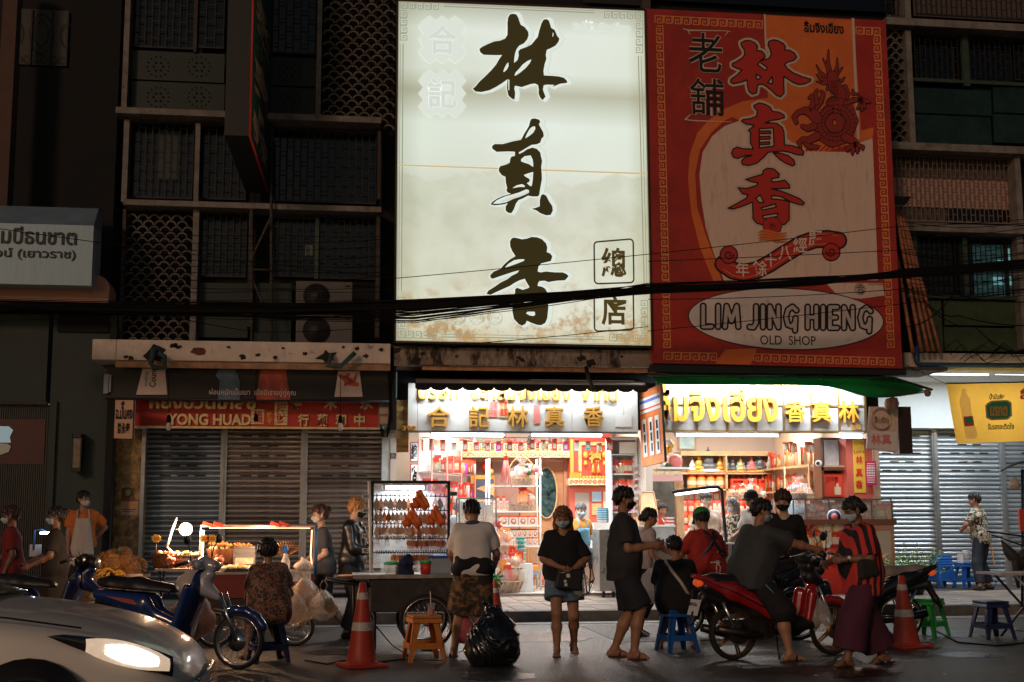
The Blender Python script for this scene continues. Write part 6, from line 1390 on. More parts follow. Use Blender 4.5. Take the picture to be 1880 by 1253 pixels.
xx0,xx1,zz0,zz1=rect(1174,950,1210,1080,21.2);b=MB();b.box(xx0,xx1,21.2,21.6,.15,zz1);build('stand',b,M['woodl'],wd)
t=thing('red_box_stack','stack of flat red and white boxes beside the person in the inner doorway','boxes')
for k in range(9):b=MB();x0,x1,z0,z1=rect(1225,974-k*3.0,1238,976.5-k*3.0,22.4);b.box(x0,x1,22.4,22.6,z0,z1);build('flat_box',b,M['redb'] if k%2 else M['white'],t)
b=MB();b.box(x0,x1,22.4,22.6,zf,V(1225,977,22.4).z);build('pedestal',b,M['white'],t)
# ============================================================ lamps under the awnings that light the two shop signs
def sign_lamp(px,Y,lab,e):
 t=tube_light(px,Y,lab,e,r=.012,up=.02)
 for c in t.children:
  if c.type=='LIGHT':c.rotation_euler=(R_(24),0,0);c.data.size_y=.10;c.location.y-=.06
sign_lamp((775,702,960,704),20.86,'fluorescent tube tucked behind the scalloped valance, left',46)
sign_lamp((975,702,1160,704),20.86,'fluorescent tube tucked behind the scalloped valance, right',46)
sign_lamp((1240,697,1400,699),20.80,'fluorescent tube tucked under the green tarpaulin, left',55)
sign_lamp((1410,697,1570,699),20.80,'fluorescent tube tucked under the green tarpaulin, right',55)
# ============================================================ people: smooth bodies from a distance field
def seg_d(P,a,b):
 a=np.array(a);b=np.array(b);ab=b-a;L2=float(ab@ab)+1e-12
 t=((P-a)@ab)/L2; return t,ab,L2
def field(prims,h,pad=.05,disp=None):
 """prims: (a,b,ra,rb,k,flat) ; returns verts, quads"""
 lo=np.min([np.minimum(p[0],p[1])-max(p[2],p[3]) for p in prims],0)-pad;hi=np.max([np.maximum(p[0],p[1])+max(p[2],p[3]) for p in prims],0)+pad
 n=np.ceil((hi-lo)/h).astype(int)+2;F=np.full(n,.3,np.float32)
 for p in prims:
  a,b,ra,rb,k=np.array(p[0]),np.array(p[1]),p[2],p[3],p[4];fl=p[5] if len(p)>5 else None
  r=max(ra,rb)+pad+k
  i0=np.maximum(((np.minimum(a,b)-r-lo)/h).astype(int),0);i1=np.minimum(((np.maximum(a,b)+r-lo)/h).astype(int)+2,n)
  g=[lo[d]+h*np.arange(i0[d],i1[d]) for d in range(3)]
  X=np.stack(np.meshgrid(*g,indexing='ij'),-1)
  ab=b-a;L2=float(ab@ab)+1e-12;t=((X-a)@ab)/L2;tc_=np.clip(t,0,1)
  D=X-a-tc_[..., None]*ab
  if fl is not None and fl[0]=='sq':D=D*np.array(fl[1]);sc_=1/max(fl[1])
  else:sc_=1.0
  d=np.sqrt((D*D).sum(-1))*1.0-(ra+(rb-ra)*tc_);d=d*(sc_ if sc_<1 else 1)
  if fl is not None and 'cap' in fl:d=np.maximum(d,(t-1)*math.sqrt(L2))
  sl=tuple(slice(i0[d_],i1[d_]) for d_ in range(3));G=F[sl]
  if k<0:F[sl]=np.maximum(G,-d);continue
  hh=np.maximum(k-np.abs(G-d),0)/max(k,1e-6);F[sl]=np.minimum(G,d)-hh*hh*k*.25
 if disp is not None:
  X=np.stack(np.meshgrid(*[lo[d]+h*np.arange(n[d]) for d in range(3)],indexing='ij'),-1);F=disp(X,F)
 return nets(F,lo,h)
def nets(F,lo,h):
 S=F<0;nx,ny,nz_=F.shape;acc=np.zeros((nx-1,ny-1,nz_-1,3),np.float32);cn=np.zeros((nx-1,ny-1,nz_-1),np.float32)
 for ax in range(3):
  o1,o2=[d for d in range(3) if d!=ax]
  for s1 in (0,1):
   for s2 in (0,1):
    sa=[None]*3;sb_=[None]*3
    sa[ax]=slice(0,-1);sb_[ax]=slice(1, None)
    for o,s in ((o1,s1),(o2,s2)):sl=slice(s,F.shape[o]-1+s);sa[o]=sl;sb_[o]=sl
    A,B_=F[tuple(sa)],F[tuple(sb_)];m=(A<0)!=(B_<0)
    t=np.where(m,A/np.where(m,A-B_,1),0)
    acc[...,ax]+=np.where(m,t,0);acc[...,o1]+=m*s1;acc[...,o2]+=m*s2;cn+=m
 act=cn>0;idx=-np.ones(act.shape,np.int64);idx[act]=np.arange(act.sum())
 ijk=np.argwhere(act);Vt=lo+h*(ijk+acc[act]/cn[act][:, None]);Q=[]
 for ax in range(3):
  o1,o2=(ax+1)%3,(ax+2)%3
  sa=[slice(None)]*3;sb_=[slice(None)]*3;sa[ax]=slice(0,-1);sb_[ax]=slice(1, None)
  A,B_=S[tuple(sa)],S[tuple(sb_)];m=A!=B_;e=np.argwhere(m);fl=A[m]
  ok=(e[:,o1]>0)&(e[:,o2]>0)&(e[:,o1]<F.shape[o1]-1)&(e[:,o2]<F.shape[o2]-1);e=e[ok];fl=fl[ok]
  def gi(d1,d2):f=e.copy();f[:,o1]-=d1;f[:,o2]-=d2; return idx[f[:,0],f[:,1],f[:,2]]
  q=np.stack([gi(1,1),gi(0,1),gi(0,0),gi(1,0)],1);q[~fl]=q[~fl][:,::-1];Q.append(q)
 return Vt,np.concatenate(Q)
def field_obj(name,prims,h,m,parent,disp=None,smooth=1):
 Vt,Q=field(prims,h,disp=disp);me=bpy.data.meshes.new(name)
 me.vertices.add(len(Vt));me.vertices.foreach_set('co',Vt.astype(np.float32).ravel())
 me.loops.add(len(Q)*4);me.loops.foreach_set('vertex_index',Q.astype(np.int32).ravel());me.polygons.add(len(Q))
 me.polygons.foreach_set('loop_start',np.arange(0,len(Q)*4,4,dtype=np.int32));me.polygons.foreach_set('loop_total',np.full(len(Q),4,np.int32))
 me.polygons.foreach_set('use_smooth',np.ones(len(Q),bool));me.update(calc_edges=True);me.validate()
 if m:me.materials.append(m)
 return link(name,me,parent)
def folds(amp,seed,zs=9,hs=4.5):
 q_=np.random.RandomState(seed);W=q_.normal(size=(7,3))*np.array([hs*3,hs*3,zs]);ph=q_.uniform(0,6.28,7)
 def f(X,F):
  n=0
  for w,p in zip(W,ph):n=n+np.sin(X@w+p+1.2*np.sin(X@(w[[1,2,0]]*.6)+p))
  return F+amp*np.clip(n/2.2,-1.4,1.4).astype(np.float32)
 return f
SK={'tan':mat('skin_tan',(.40,.20,.12),.5,noise=.1,nscale=7),'light':mat('skin_light',(.58,.36,.25),.5,noise=.08,nscale=7),'dark':mat('skin_dark',(.22,.105,.065),.5,noise=.12,nscale=7)}
HB=mat('hair_black',(.010,.008,.007),.45,noise=.4,nscale=40,stretch=(1,1,.2),bump=.6,bscale=70)
def v3(*a): return np.array(a,float)
def ik(A,T,l1,l2,pole):
 A,T=np.array(A,float),np.array(T,float);d=T-A;L_=np.linalg.norm(d);mx=(l1+l2)*.995
 if L_>mx:T=A+d/L_*mx;d=T-A;L_=mx
 L_=max(L_,abs(l1-l2)+.02);u=d/L_;a=(l1*l1-l2*l2+L_*L_)/(2*L_);hgt=math.sqrt(max(0,l1*l1-a*a));p=np.array(pole,float);p=p-u*(p@u);p/=np.linalg.norm(p)+1e-9
 return A+u*a+p*hgt,T
def rotx(v,a):c,s=math.cos(a),math.sin(a); return v3(v[0],v[1]*c-v[2]*s,v[1]*s+v[2]*c)
def person(lab,loc,rz,H=1.7,skin='tan',pelvis=None,lean=5,side=0,head=(10,0),handL=None,handR=None,poleL=(.3,.6,-.5),poleR=(-.3,.6,-.5),
           footL=None,footR=None,kneeL=(0,-1,0),kneeR=(0,-1,0),shirt=None,sleeve=.75,shirt_len=.0,pants=None,plen=1.0,ploose=.0,skirt=None,hair='short',haircol=None,mask=None,
           shoes=None,bulk=1.0,belly=0.0,fem=False,h=.0115,curl=.6,extra=None,shirt_noise=.009,palm=None,toeL=None,toeR=None,footang=(0,0),glasses=False,tight=1.0):
 """local frame: the person faces -Y, +X is the left hand; sizes for a body 1.7 m tall, then scaled"""
 root=thing('person',lab,'person',loc,rz);sc_=H/1.7;root.scale=(sc_,)*3
 pv=v3(*(pelvis or (0,0,.93)));la=R_(lean)
 def T(x,y,z):
  p=rotx(v3(x,y,z),la);c,s=math.cos(R_(side)),math.sin(R_(side)); return pv+v3(p[0]*c+p[2]*s,p[1],-p[0]*s+p[2]*c)
 sw=.158*(.93 if fem else 1)*(.6+.4*bulk);hw=.085*(1.08 if fem else 1)
 neck=T(0,.01,.50);chest=T(0,.0,.36);waist=T(0,-.01*belly,.14)
 shL,shR=T(sw,.01,.438),T(-sw,.01,.438);hpL,hpR=pv+v3(hw,0,-.05),pv+v3(-hw,0,-.05)
 hp_,hy_=R_(head[0]),R_(head[1])
 def Hd(x,y,z):
  p=rotx(v3(x,y,z),hp_);c,s=math.cos(hy_),math.sin(hy_); return hc0+v3(p[0]*c-p[1]*s,p[0]*s+p[1]*c,p[2])
 hc0=neck+v3(0,0,.0)+rotx(v3(0,-.0,.06),(la*.4+hp_*.5));b_=bulk
 hands=[]
 hL=v3(*(handL or (.27,-.03,.80)));hR=v3(*(handR or (-.27,-.03,.80)))
 eL,hL=ik(shL,hL,.285,.255,poleL);eR,hR=ik(shR,hR,.285,.255,poleR)
 fL=v3(*(footL or (.10,.03,.075)));fR=v3(*(footR or (-.10,.03,.075)))
 kL,fL=ik(hpL,fL,.425,.42,kneeL);kR,fR=ik(hpR,fR,.425,.42,kneeR)
 B=[]
 def c_(a,b,ra,rb,k=.03,*fl):B.append((a,b,ra,rb,k)+((fl[0],) if fl else ()))
 c_(T(-.065,0,.33),T(.065,0,.33),.105*b_,.105*b_,.05);c_(T(-.05,0,.18),T(.05,0,.18),.098*b_+.03*belly,.098*b_+.03*belly,.06);c_(pv+v3(-.07,.01,0),pv+v3(.07,.01,0),.105*b_,.105*b_,.06)
 c_(shL,T(.04,.01,.462),.046,.050,.05);c_(shR,T(-.04,.01,.462),.046,.050,.05);c_(T(0,.005,.44),hc0+v3(0,.01,.01),.056*(.9 if fem else 1),.050*(.9 if fem else 1),.03)
 for s,hp,kn,ft,shd,el,hn,ang in ((1,hpL,kL,fL,shL,eL,hL,footang[0]),(-1,hpR,kR,fR,shR,eR,hR,footang[1])):
  lb=.6+.4*b_;c_(hp,kn,.088*lb,.058*lb,.04);mid=kn*.62+ft*.38;c_(kn,mid+v3(0,.012,0),.056*lb,.058*lb,.03);c_(mid+v3(0,.012,0),ft,.057*lb,.036,.03)
  c_(shd,el,.053*lb,.041*lb,.03);c_(el,el*.6+hn*.4,.041*lb,.040*lb,.02);c_(el*.6+hn*.4,hn,.040*lb,.027,.02)
  a=R_(ang);fd=np.array([0.12*s,-1,0]);fd/=np.linalg.norm(fd);fd=fd*math.cos(a)+v3(0,0,-math.sin(a));up=np.cross(np.cross(fd,v3(0,0,1)),fd);up/=np.linalg.norm(up)
  heel=ft+v3(0,.02,0)-up*.045-fd*.03;ball=heel+fd*.15;c_(ft,heel,.033,.030,.02);c_(heel,ball-up*.006,.029,.028,.02);c_(ft,ball,.030,.022,.03)
  sd=np.cross(fd,up)
  for q_ in range(5):w=(q_-2)*.0155;c_(ball+sd*w*.9,ball+sd*w*1.1+fd*(.058-.006*abs(q_-(1 if s>0 else 3)))-up*.012,.0145,.0115,.006)
  if s>0:FL=(ft,fd,up,sd,heel,ball)
  else:FR=(ft,fd,up,sd,heel,ball)
  fa=hn-el;fa=fa/np.linalg.norm(fa);pn=np.array(palm[0 if s>0 else 1] if palm and palm[0 if s>0 else 1] is not None else (-s,0,0),float);pn=pn-fa*(pn@fa);pn/=np.linalg.norm(pn)+1e-9;ac_=np.cross(fa,pn)
  pc_=hn+fa*.05;c_(hn,pc_+ac_*.012,.024,.026,.02);c_(pc_-ac_*.020,pc_+ac_*.020+fa*.012,.021,.021,.015)
  for q_ in range(4):
   w=(q_-1.5)*.0195;ln=(.034,.040,.037,.029)[q_];cu=curl*(1+.12*q_)
   b0=pc_+fa*.026+ac_*w;d1=fa*math.cos(cu*.8)+pn*math.sin(cu*.8);d2=fa*math.cos(cu*1.9)+pn*math.sin(cu*1.9)
   b1=b0+d1*(ln+.012);c_(b0,b1,.0105,.0098,.005);c_(b1,b1+d2*ln,.0098,.0085,.004)
  t0=hn+fa*.022-ac_*.024;t1=t0+(fa*.62-ac_*.62+pn*.42)*.048;c_(t0,t1,.0135,.0115,.008);c_(t1,t1+(fa*.85+pn*.45+ac_*.1)*.032,.011,.009,.005)
  hands.append((hn,fa,pn,ac_,pc_))
 c_(Hd(0,.018,.135),Hd(0,-.008,.130),.088,.080,.03);c_(Hd(0,-.03,.055),Hd(0,-.045,.040),.058,.045,.04);c_(Hd(-.03,-.03,.07),Hd(.03,-.03,.07),.05,.05,.02)
 c_(Hd(0,-.086,.098),Hd(0,-.104,.072),.009,.015,.012);c_(Hd(-.03,-.078,.118),Hd(.03,-.078,.118),.012,.012,.012)
 for s in (1,-1):c_(Hd(s*.082,.012,.105),Hd(s*.084,.008,.072),.016,.011,.008)
 c_(Hd(-.014,-.092,.046),Hd(.014,-.092,.046),.008,.008,.008)
 field_obj('body',B,h,SK[skin],root)
 m=MB()
 for s in (1,-1):m.ball(tuple(Hd(s*.030,-.083,.101)),.0085,M['black'],5)
 build('eyes',m, None,root)
 m=MB()
 for s in (1,-1):m.tube([Vector(Hd(s*.018,-.092,.120)),Vector(Hd(s*.032,-.091,.124)),Vector(Hd(s*.046,-.083,.119))],.0035,5)
 build('eyebrows',m,HB,root)
 hcol=haircol or HB
 def hair_cut(X,F):
  P=(X-hc0);cy,sy=math.cos(-hy_),math.sin(-hy_);x=P[...,0]*cy-P[...,1]*sy;y=P[...,0]*sy+P[...,1]*cy;z=P[...,2];cx_,sx_=math.cos(-hp_),math.sin(-hp_);y2=y*cx_-z*sx_;z2=y*sx_+z*cx_
  n=.0050*(np.sin(x*170+z2*40)+np.sin(y2*150-z2*60+1)+np.sin(x*90-y2*110))
  face=np.maximum(y2+.035,z2-.150+x*x*4);F=np.maximum(F,-face)
  if hair!='long':F=np.maximum(F,np.where(y2<.05,.075-z2+(y2<.0)*.02,.035-z2)*1.0)
  return (F+n).astype(np.float32)
 hp2=[(Hd(0,.020,.145),Hd(0,-.008,.150),.098,.086,.02),(Hd(0,.04,.10),Hd(0,.03,.08),.085,.07,.03)]
 if hair=='fringe':hp2+=[(Hd(-.05,-.06,.165),Hd(.05,-.06,.165),.035,.035,.03),(Hd(0,.0,.16),Hd(0,.0,.165),.105,.105,.02)]
 if hair=='bun':hp2+=[(Hd(0,.115,.15),Hd(0,.125,.16),.042,.04,.01)]
 if hair=='lowbun':hp2+=[(Hd(0,.115,.075),Hd(0,.12,.07),.045,.042,.012)]
 if hair=='long':hp2+=[(Hd(s*.07,.03,.12),Hd(s*.085,.04,-.07),.045,.035,.03) for s in (1,-1)]+[(Hd(0,.06,.1),Hd(0,.08,-.08),.08,.06,.04)]
 if hair=='bob':hp2+=[(Hd(s*.07,.02,.12),Hd(s*.078,.02,.05),.045,.04,.03) for s in (1,-1)]+[(Hd(0,.06,.1),Hd(0,.07,.03),.08,.06,.04)]
 if hair=='wild':hp2+=[(Hd(q__[0],q__[1],q__[2]),Hd(q__[0]*1.3,q__[1]*1.2,q__[2]+.03),.05,.03,.02) for q__ in ((.05,.05,.18),(-.05,.05,.18),(0,.08,.14),(.07,.0,.14),(-.07,.0,.14),(0,-.03,.21))]
 field_obj('hair',hp2,.009,hcol,root,disp=hair_cut)
 if mask:
  def mc(X,F):
   P=(X-hc0);cy,sy=math.cos(-hy_),math.sin(-hy_);x=P[...,0]*cy-P[...,1]*sy;y=P[...,0]*sy+P[...,1]*cy;z=P[...,2];cx_,sx_=math.cos(-hp_),math.sin(-hp_);y2=y*cx_-z*sx_;z2=y*sx_+z*cx_
   return np.maximum(np.maximum(F,y2+.030+.0*x),np.maximum(z2-.098+.25*np.abs(x),.010-z2)).astype(np.float32)
  field_obj('face_mask',[(Hd(0,-.03,.055),Hd(0,-.050,.045),.064,.052,.03),(Hd(-.03,-.03,.07),Hd(.03,-.03,.07),.056,.056,.02),(Hd(0,-.086,.095),Hd(0,-.108,.070),.012,.019,.02)],.0075,mask,root,disp=mc)
  m=MB()
  for s in (1,-1):m.tube([Vector(Hd(s*.052,-.045,.085)),Vector(Hd(s*.078,-.01,.10)),Vector(Hd(s*.092,.01,.10))],.0022,4);m.tube([Vector(Hd(s*.052,-.045,.035)),Vector(Hd(s*.074,-.01,.06)),Vector(Hd(s*.092,.012,.08))],.0022,4)
  build('mask_loops',m,mask,root)
 if shirt:
  g=.017;Sx=[(T(-.07,0,.35),T(.07,0,.35),.110*b_+g,.110*b_+g,.05),(T(-.06,-.02*belly,.18),T(.06,-.02*belly,.18),.108*b_+g*tight+.045*belly,.108*b_+g*tight+.045*belly,.07),
              (pv+v3(-.075,0,.03-shirt_len*0),pv+v3(.075,0,.03),.118*b_+g*tight+.02*belly,.118*b_+g*tight+.02*belly,.06),(shL,T(.045,.01,.462),.050+g*.7,.050+g*.6,.05),(shR,T(-.045,.01,.462),.050+g*.7,.050+g*.6,.05)]
  if shirt_len>0:Sx.append((pv+v3(0,0,.0),pv+v3(0,0,-shirt_len),.13*b_+g,.145*b_+g,.05,('sq',(.82,1.0,1.0))))
  for shd,el,hn in ((shL,eL,hL),(shR,eR,hR)):
   if sleeve<=1:Sx.append((shd,shd+(el-shd)*sleeve,.048*b_+g,.050*b_+g+.008,.03,('cap',)))
   else:Sx.append((shd,el,.055*b_+g,.046*b_+g,.03));Sx.append((el,el+(hn-el)*(sleeve-1),.046*b_+g,.036+g,.02,('cap',)))
  zt=.497;nz_=folds(shirt_noise,len(lab)+int(H*100))
  def sd_(X,F):
   F=nz_(X,F);n_=neck-pv;n_=n_/np.linalg.norm(n_);tt=(X-pv)@n_
   F=np.maximum(F,tt-.545);nb=T(0,.0,.40);na=hc0+v3(0,-.01,.03)-nb;na=na/np.linalg.norm(na);rel=X-nb;al=rel@na;dd=np.sqrt(np.maximum(0,(rel*rel).sum(-1)-al*al));F=np.maximum(F,np.minimum(.068-dd,1)*1.0*(al>.03)+(-1)*(al<=.03));hem=(pv[2]-.06-shirt_len)
   if not (pelvis and pelvis[2]<.8):F=np.maximum(F,hem-X[...,2])
   else:F=np.maximum(F,(pv[2]-.09-shirt_len)-X[...,2])
   return F.astype(np.float32)
  field_obj('shirt',Sx,.0125,shirt,root,disp=sd_)
 if pants:
  g=.014+ploose*.3;P_=[(pv+v3(-.075,.005,.02),pv+v3(.075,.005,.02),.108*b_+.010,.108*b_+.010,.05)]
  for hp,kn,ft in ((hpL,kL,fL),(hpR,kR,fR)):
   lb=.6+.4*b_
   if plen<=1:P_.append((hp,hp+(kn-hp)*plen,.092*lb+g,.080*lb+g+ploose,.04,('cap',)))
   else:P_.append((hp,kn,.092*lb+g,.066*lb+g+ploose,.04));P_.append((kn,kn+(ft-kn)*(plen-1),.066*lb+g+ploose,.052+g+ploose*1.6,.03,('cap',)))
  nz2=folds(.005,3+len(lab))
  field_obj('trousers' if plen>1.2 else 'shorts',P_,.0125,pants,root,disp=lambda X,F:np.maximum(nz2(X,F),X[...,2]-(pv[2]+.10)).astype(np.float32))
 if shoes:
  for ft,fd,up,sd,heel,ball in (FL,FR):
   ht,fd_,up_,sd_v=Vector(heel),Vector(fd),Vector(up),Vector(sd)
   if shoes[0]=='sandal':
    m=MB();pl=[]
    for x,w in ((-.05,.028),(-.02,.036),(.06,.034),(.13,.044),(.18,.046),(.215,.034),(.23,.012)):pl.append((x,w))
    o_=ht-up_*.034;pts=[o_+fd_*x+sd_v*w for x,w in pl]+[o_+fd_*x-sd_v*w for x,w in pl[::-1]];n_=len(pts)
    m.add(pts+[p-up_*.018 for p in pts],[tuple(range(n_))[::-1],tuple(range(n_,2*n_))]+[(i,(i+1)%n_,n_+(i+1)%n_,n_+i) for i in range(n_)]);build('sandal_sole',m,shoes[1],root)
    m=MB()
    for w in (-1,1):m.tube([o_+fd_*.08+sd_v*w*.040+up_*.005,o_+fd_*.11+sd_v*w*.030+up_*.045,o_+fd_*.15+up_*.052,o_+fd_*.175+up_*.03],[.009,.010,.010,.006],6)
    m.tube([o_+fd_*.10-sd_v*.042,o_+fd_*.11-sd_v*.02+up_*.058,o_+fd_*.11+sd_v*.02+up_*.058,o_+fd_*.10+sd_v*.042],.011,6);build('sandal_strap',m,shoes[2] if len(shoes)>2 else shoes[1],root)
   else:
    field_obj('shoe',[(heel,ball,.042,.042,.02),(ft-up*.01,ball,.044,.034,.03),(ball,ball+fd*.055,.042,.030,.02)],.011,shoes[1],root,disp=lambda X,F:np.maximum(F,-((X-heel)@up+.038)).astype(np.float32))
    m=MB();o_=ht-up_*.04;pl=((-.05,.035),(.02,.04),(.12,.046),(.19,.042),(.22,.02));pts=[o_+fd_*x+sd_v*w for x,w in pl]+[o_+fd_*x-sd_v*w for x,w in pl[::-1]];n_=len(pts)
    m.add(pts+[p-up_*.018 for p in pts],[tuple(range(n_))[::-1],tuple(range(n_,2*n_))]+[(i,(i+1)%n_,n_+(i+1)%n_,n_+i) for i in range(n_)]);build('shoe_sole',m,shoes[2],root)
 root['_k']=0; del root['_k']
 return dict(root=root,T=lambda x,y,z:Vector(T(x,y,z)),Hd=lambda x,y,z:Vector(Hd(x,y,z)),pv=Vector(pv),hands=hands,k=(Vector(kL),Vector(kR)),sh=(Vector(shL),Vector(shR)),el=(Vector(eL),Vector(eR)),ft=(Vector(fL),Vector(fR)))
def strap(P,pts,w,m,name='shoulder_strap'):
 """flat strap lying on the torso through torso-frame points"""
 b=MB();pts=[P['T'](*p) for p in pts];n_=len(pts)
 out=[]
 for i,p in enumerate(pts):
  t=(pts[min(i+1,n_-1)]-pts[max(i-1,0)]).normalized();o=(p-P['T'](0,0,(p-P['pv']).length)).normalized();s=t.cross(o).normalized()*w/2;out.append([p-s,p+s])
 b.sheet(out);o=build(name,b,m,P['root']);md=o.modifiers.new('t','SOLIDIFY');md.thickness=.006;md.offset=0; return o
cloth= lambda name,c,**k:mat('cloth_'+name,c,.85,noise=k.pop('noise',.12),nscale=k.pop('nscale',8),bump=.25,bscale=180,**k)
def pattern_cloth(name,c1,c2,scale=14,pos=.5,kind='noise',c3=None):
 m=bpy.data.materials.new('cloth_'+name);m.use_nodes= True;nt=m.node_tree;b=nt.nodes['Principled BSDF'];b.inputs['Roughness'].default_value=.85
 tc=nt.nodes.new('ShaderNodeTexCoord');r=nt.nodes.new('ShaderNodeValToRGB');r.color_ramp.interpolation='CONSTANT'
 if kind=='noise':
  n=nt.nodes.new('ShaderNodeTexNoise');n.inputs['Scale'].default_value=scale;n.inputs['Detail'].default_value=2.5;n.inputs['Distortion'].default_value=1.2;nt.links.new(tc.outputs['Object'],n.inputs[0]);src=n.outputs[0]
 else:
  n=nt.nodes.new('ShaderNodeTexWave');n.bands_direction=kind;n.inputs['Scale'].default_value=scale;n.inputs['Distortion'].default_value=.8;n.inputs['Detail Scale'].default_value=.6;nt.links.new(tc.outputs['Object'],n.inputs[0]);src=n.outputs[1] if len(n.outputs)>1 else n.outputs[0]
 nt.links.new(src,r.inputs[0]);r.color_ramp.elements[0].color=(*c1,1);r.color_ramp.elements[1].position=pos;r.color_ramp.elements[1].color=(*c2,1)
 if c3:e=r.color_ramp.elements.new(pos+.09);e.color=(*c3,1)
 nt.links.new(r.outputs[0],b.inputs['Base Color']); return m
def at_feet(px,py,z=0.0):p=ground(px,py,z); return (p.x,p.y,p.z)
blue_mask=mat('mask_blue',(.42,.58,.68),.7);black_mask=mat('mask_black',(.012,.012,.014),.8);white_mask=mat('mask_white',(.62,.62,.62),.7)
slip=('sandal',M['black'],M['black']);tanslip=('sandal',mat('sandal_tan',(.30,.17,.09),.6),mat('sandal_dark',(.10,.05,.03),.6))
PEOPLE={}
# 5 woman walking, black tee, denim shorts
F=PEOPLE['walk']=person('woman walking towards the camera in a black t-shirt, denim shorts and blue mask',at_feet(1035,1203),R_(-6),1.58,'tan',lean=6,head=(20,-8),handL=(.10,-.24,.99),handR=(-.06,-.27,1.02),poleL=(.9,.35,-.5),poleR=(-.9,.35,-.5),
  footL=(.14,.24,.13),footR=(-.09,-.16,.075),shirt=cloth('black',(.012,.012,.013)),sleeve=.92,shirt_len=.05,pants=mat('denim',(.12,.19,.28),.85,noise=.3,nscale=14,bump=.3,bscale=200),plen=.60,ploose=.035,hair='long',haircol=mat('hair_ginger',(.22,.09,.035),.5,noise=.4,nscale=30),mask=blue_mask,shoes=tanslip,fem=True,bulk=1.08,footang=(32,0),curl=1.0,belly=.6,tight=1.6)
b=MB();
for s in (1,-1):b.tube([F['Hd'](s*.035+.028*math.cos(a),-.088+.004*abs(s),.19+.02*math.sin(a)) for a in [2*math.pi*k/12 for k in range(12)]],.004,5,closed=True)
b.tube([F['Hd'](.008,-.092,.19),F['Hd'](-.008,-.092,.19)],.004,5);build('glasses',b,M['black'],F['root'])
b=MB();T=F['T']
for k in range(8):a=2*math.pi*k/8;c=T(0,-.155,.30);b.tube([c+Vector((.018*math.cos(a),0,.018*math.sin(a))),c+Vector((.034*math.cos(a),0,.034*math.sin(a)))],.003,4)
b.ball(tuple(T(0,-.155,.30)),.014, None,5,(1,.3,1));text(b,'sunday',(T(0,0,0).x-.075,T(0,0,0).x+.075,T(0,0,.235).z,T(0,0,.265).z),T(0,-.165,.25).y, None,bold=.02);build('shirt_print',b,M['white'],F['root'])
def hbag(lab,c,s,m,handles=True,loc=None):
 t=thing('carrier_bag',lab,'bag',c);b=MB();P=[]
 for j in range(9):
  z=-j/8;r_=(.10,.22,.36,.46,.50,.50,.46,.36,.12)[j];P.append([(r_*s*(1+.14*math.sin(k*1.9+j*1.3)+.07*math.sin(k*3.1))*math.cos(2*math.pi*k/18),.7*r_*s*(1+.12*math.sin(k*2.3+j))*math.sin(2*math.pi*k/18),z*s*1.15) for k in range(18)]+[(r_*s*(1+.14*math.sin(j*1.3)),0,z*s*1.15)])
 b.sheet(P);build('bag_body',b,m,t)
 b=MB()
 for sx_ in (-1,1):b.tube([(sx_*.06*s,0,-.02*s),(sx_*.14*s,0,.18*s),(sx_*.03*s,0,.38*s)],.02*s,4)
 build('handle',b,m,t); return t
dkbag=mat('bag_dark',(.012,.012,.014),.6,noise=.3)
# black shoulder bag with pins + plastic bag held by her
L=F['root'].location;t=thing('shoulder_bag','black shoulder bag with small pins hanging before the woman in denim shorts','bag',L+Vector((.02,-.27,0)))
b=MB();b.cbox((0,.02,.82),(.30,.09,.22), None,ry=.12,taper=.85);build('bag_body',b,dkbag,t,bevel=.02)
b=MB();b.tube([(.12,.0,.90),(.20,-.02,1.02),(.24,.05,.9),(.22,.03,.68),(.1,0,.62)],.008,5);b.tube([(.13,.0,.93),(.23,-.02,.98),(.27,0,.82),(.2,0,.66),(.14,.0,.74)],.006,5);build('strap',b,M['black'],t)
b=MB();b.box(-.04,.0,-.035,-.03,.84,.88);b.lathe([(.018,0),(.018,.006)],(-.05,-.036,.80),10,axis='y');b.box(-.1,-.06,-.035,-.03,.89,.897);b.box(-.06,-.03,-.036,-.031,.75,.78);build('pin',b,M['white'],t)
hbag('small clear plastic bag hanging from the hand of the woman in denim shorts',L+Vector((.17,-.20,.88)),.22,M['plastic'])
# 11 man in grey tee, side
F=PEOPLE['grey']=person('man standing sideways in a dark grey t-shirt and black mask, holding a phone',at_feet(1148,1208),R_(72),1.78,'tan',lean=1,head=(8,8),handL=(.02,-.33,1.14),handR=(-.12,-.30,1.12),poleL=(.4,.5,-.9),poleR=(-.4,.5,-.9),
  footL=(.10,.12,.075),footR=(-.11,-.10,.075),shirt=cloth('dark_grey',(.040,.038,.042)),sleeve=.78,shirt_len=.10,pants=cloth('navy_short',(.022,.024,.032)),plen=.95,ploose=.025,hair='short',mask=black_mask,shoes=tanslip,bulk=1.12,belly=.7,curl=.8,tight=1.5)
hn,fa,pn,ac_,pc_=F['hands'][1];b=MB();b.cbox(tuple(pc_+fa*.06+np.array([.02,0,.03])),(.075,.15,.01), None,rx=.35);o=build('phone',b,M['black'], None);o.matrix_world=F['root'].matrix_basis@Matrix();o.location=F['root'].location;o.rotation_euler=F['root'].rotation_euler;o.scale=F['root'].scale;tag(o,'black phone held by the man in the dark grey t-shirt','phone')
tat=mat('tattoo_ink',(.05,.04,.04),.6,alpha=.55,noise=.6,nscale=30)
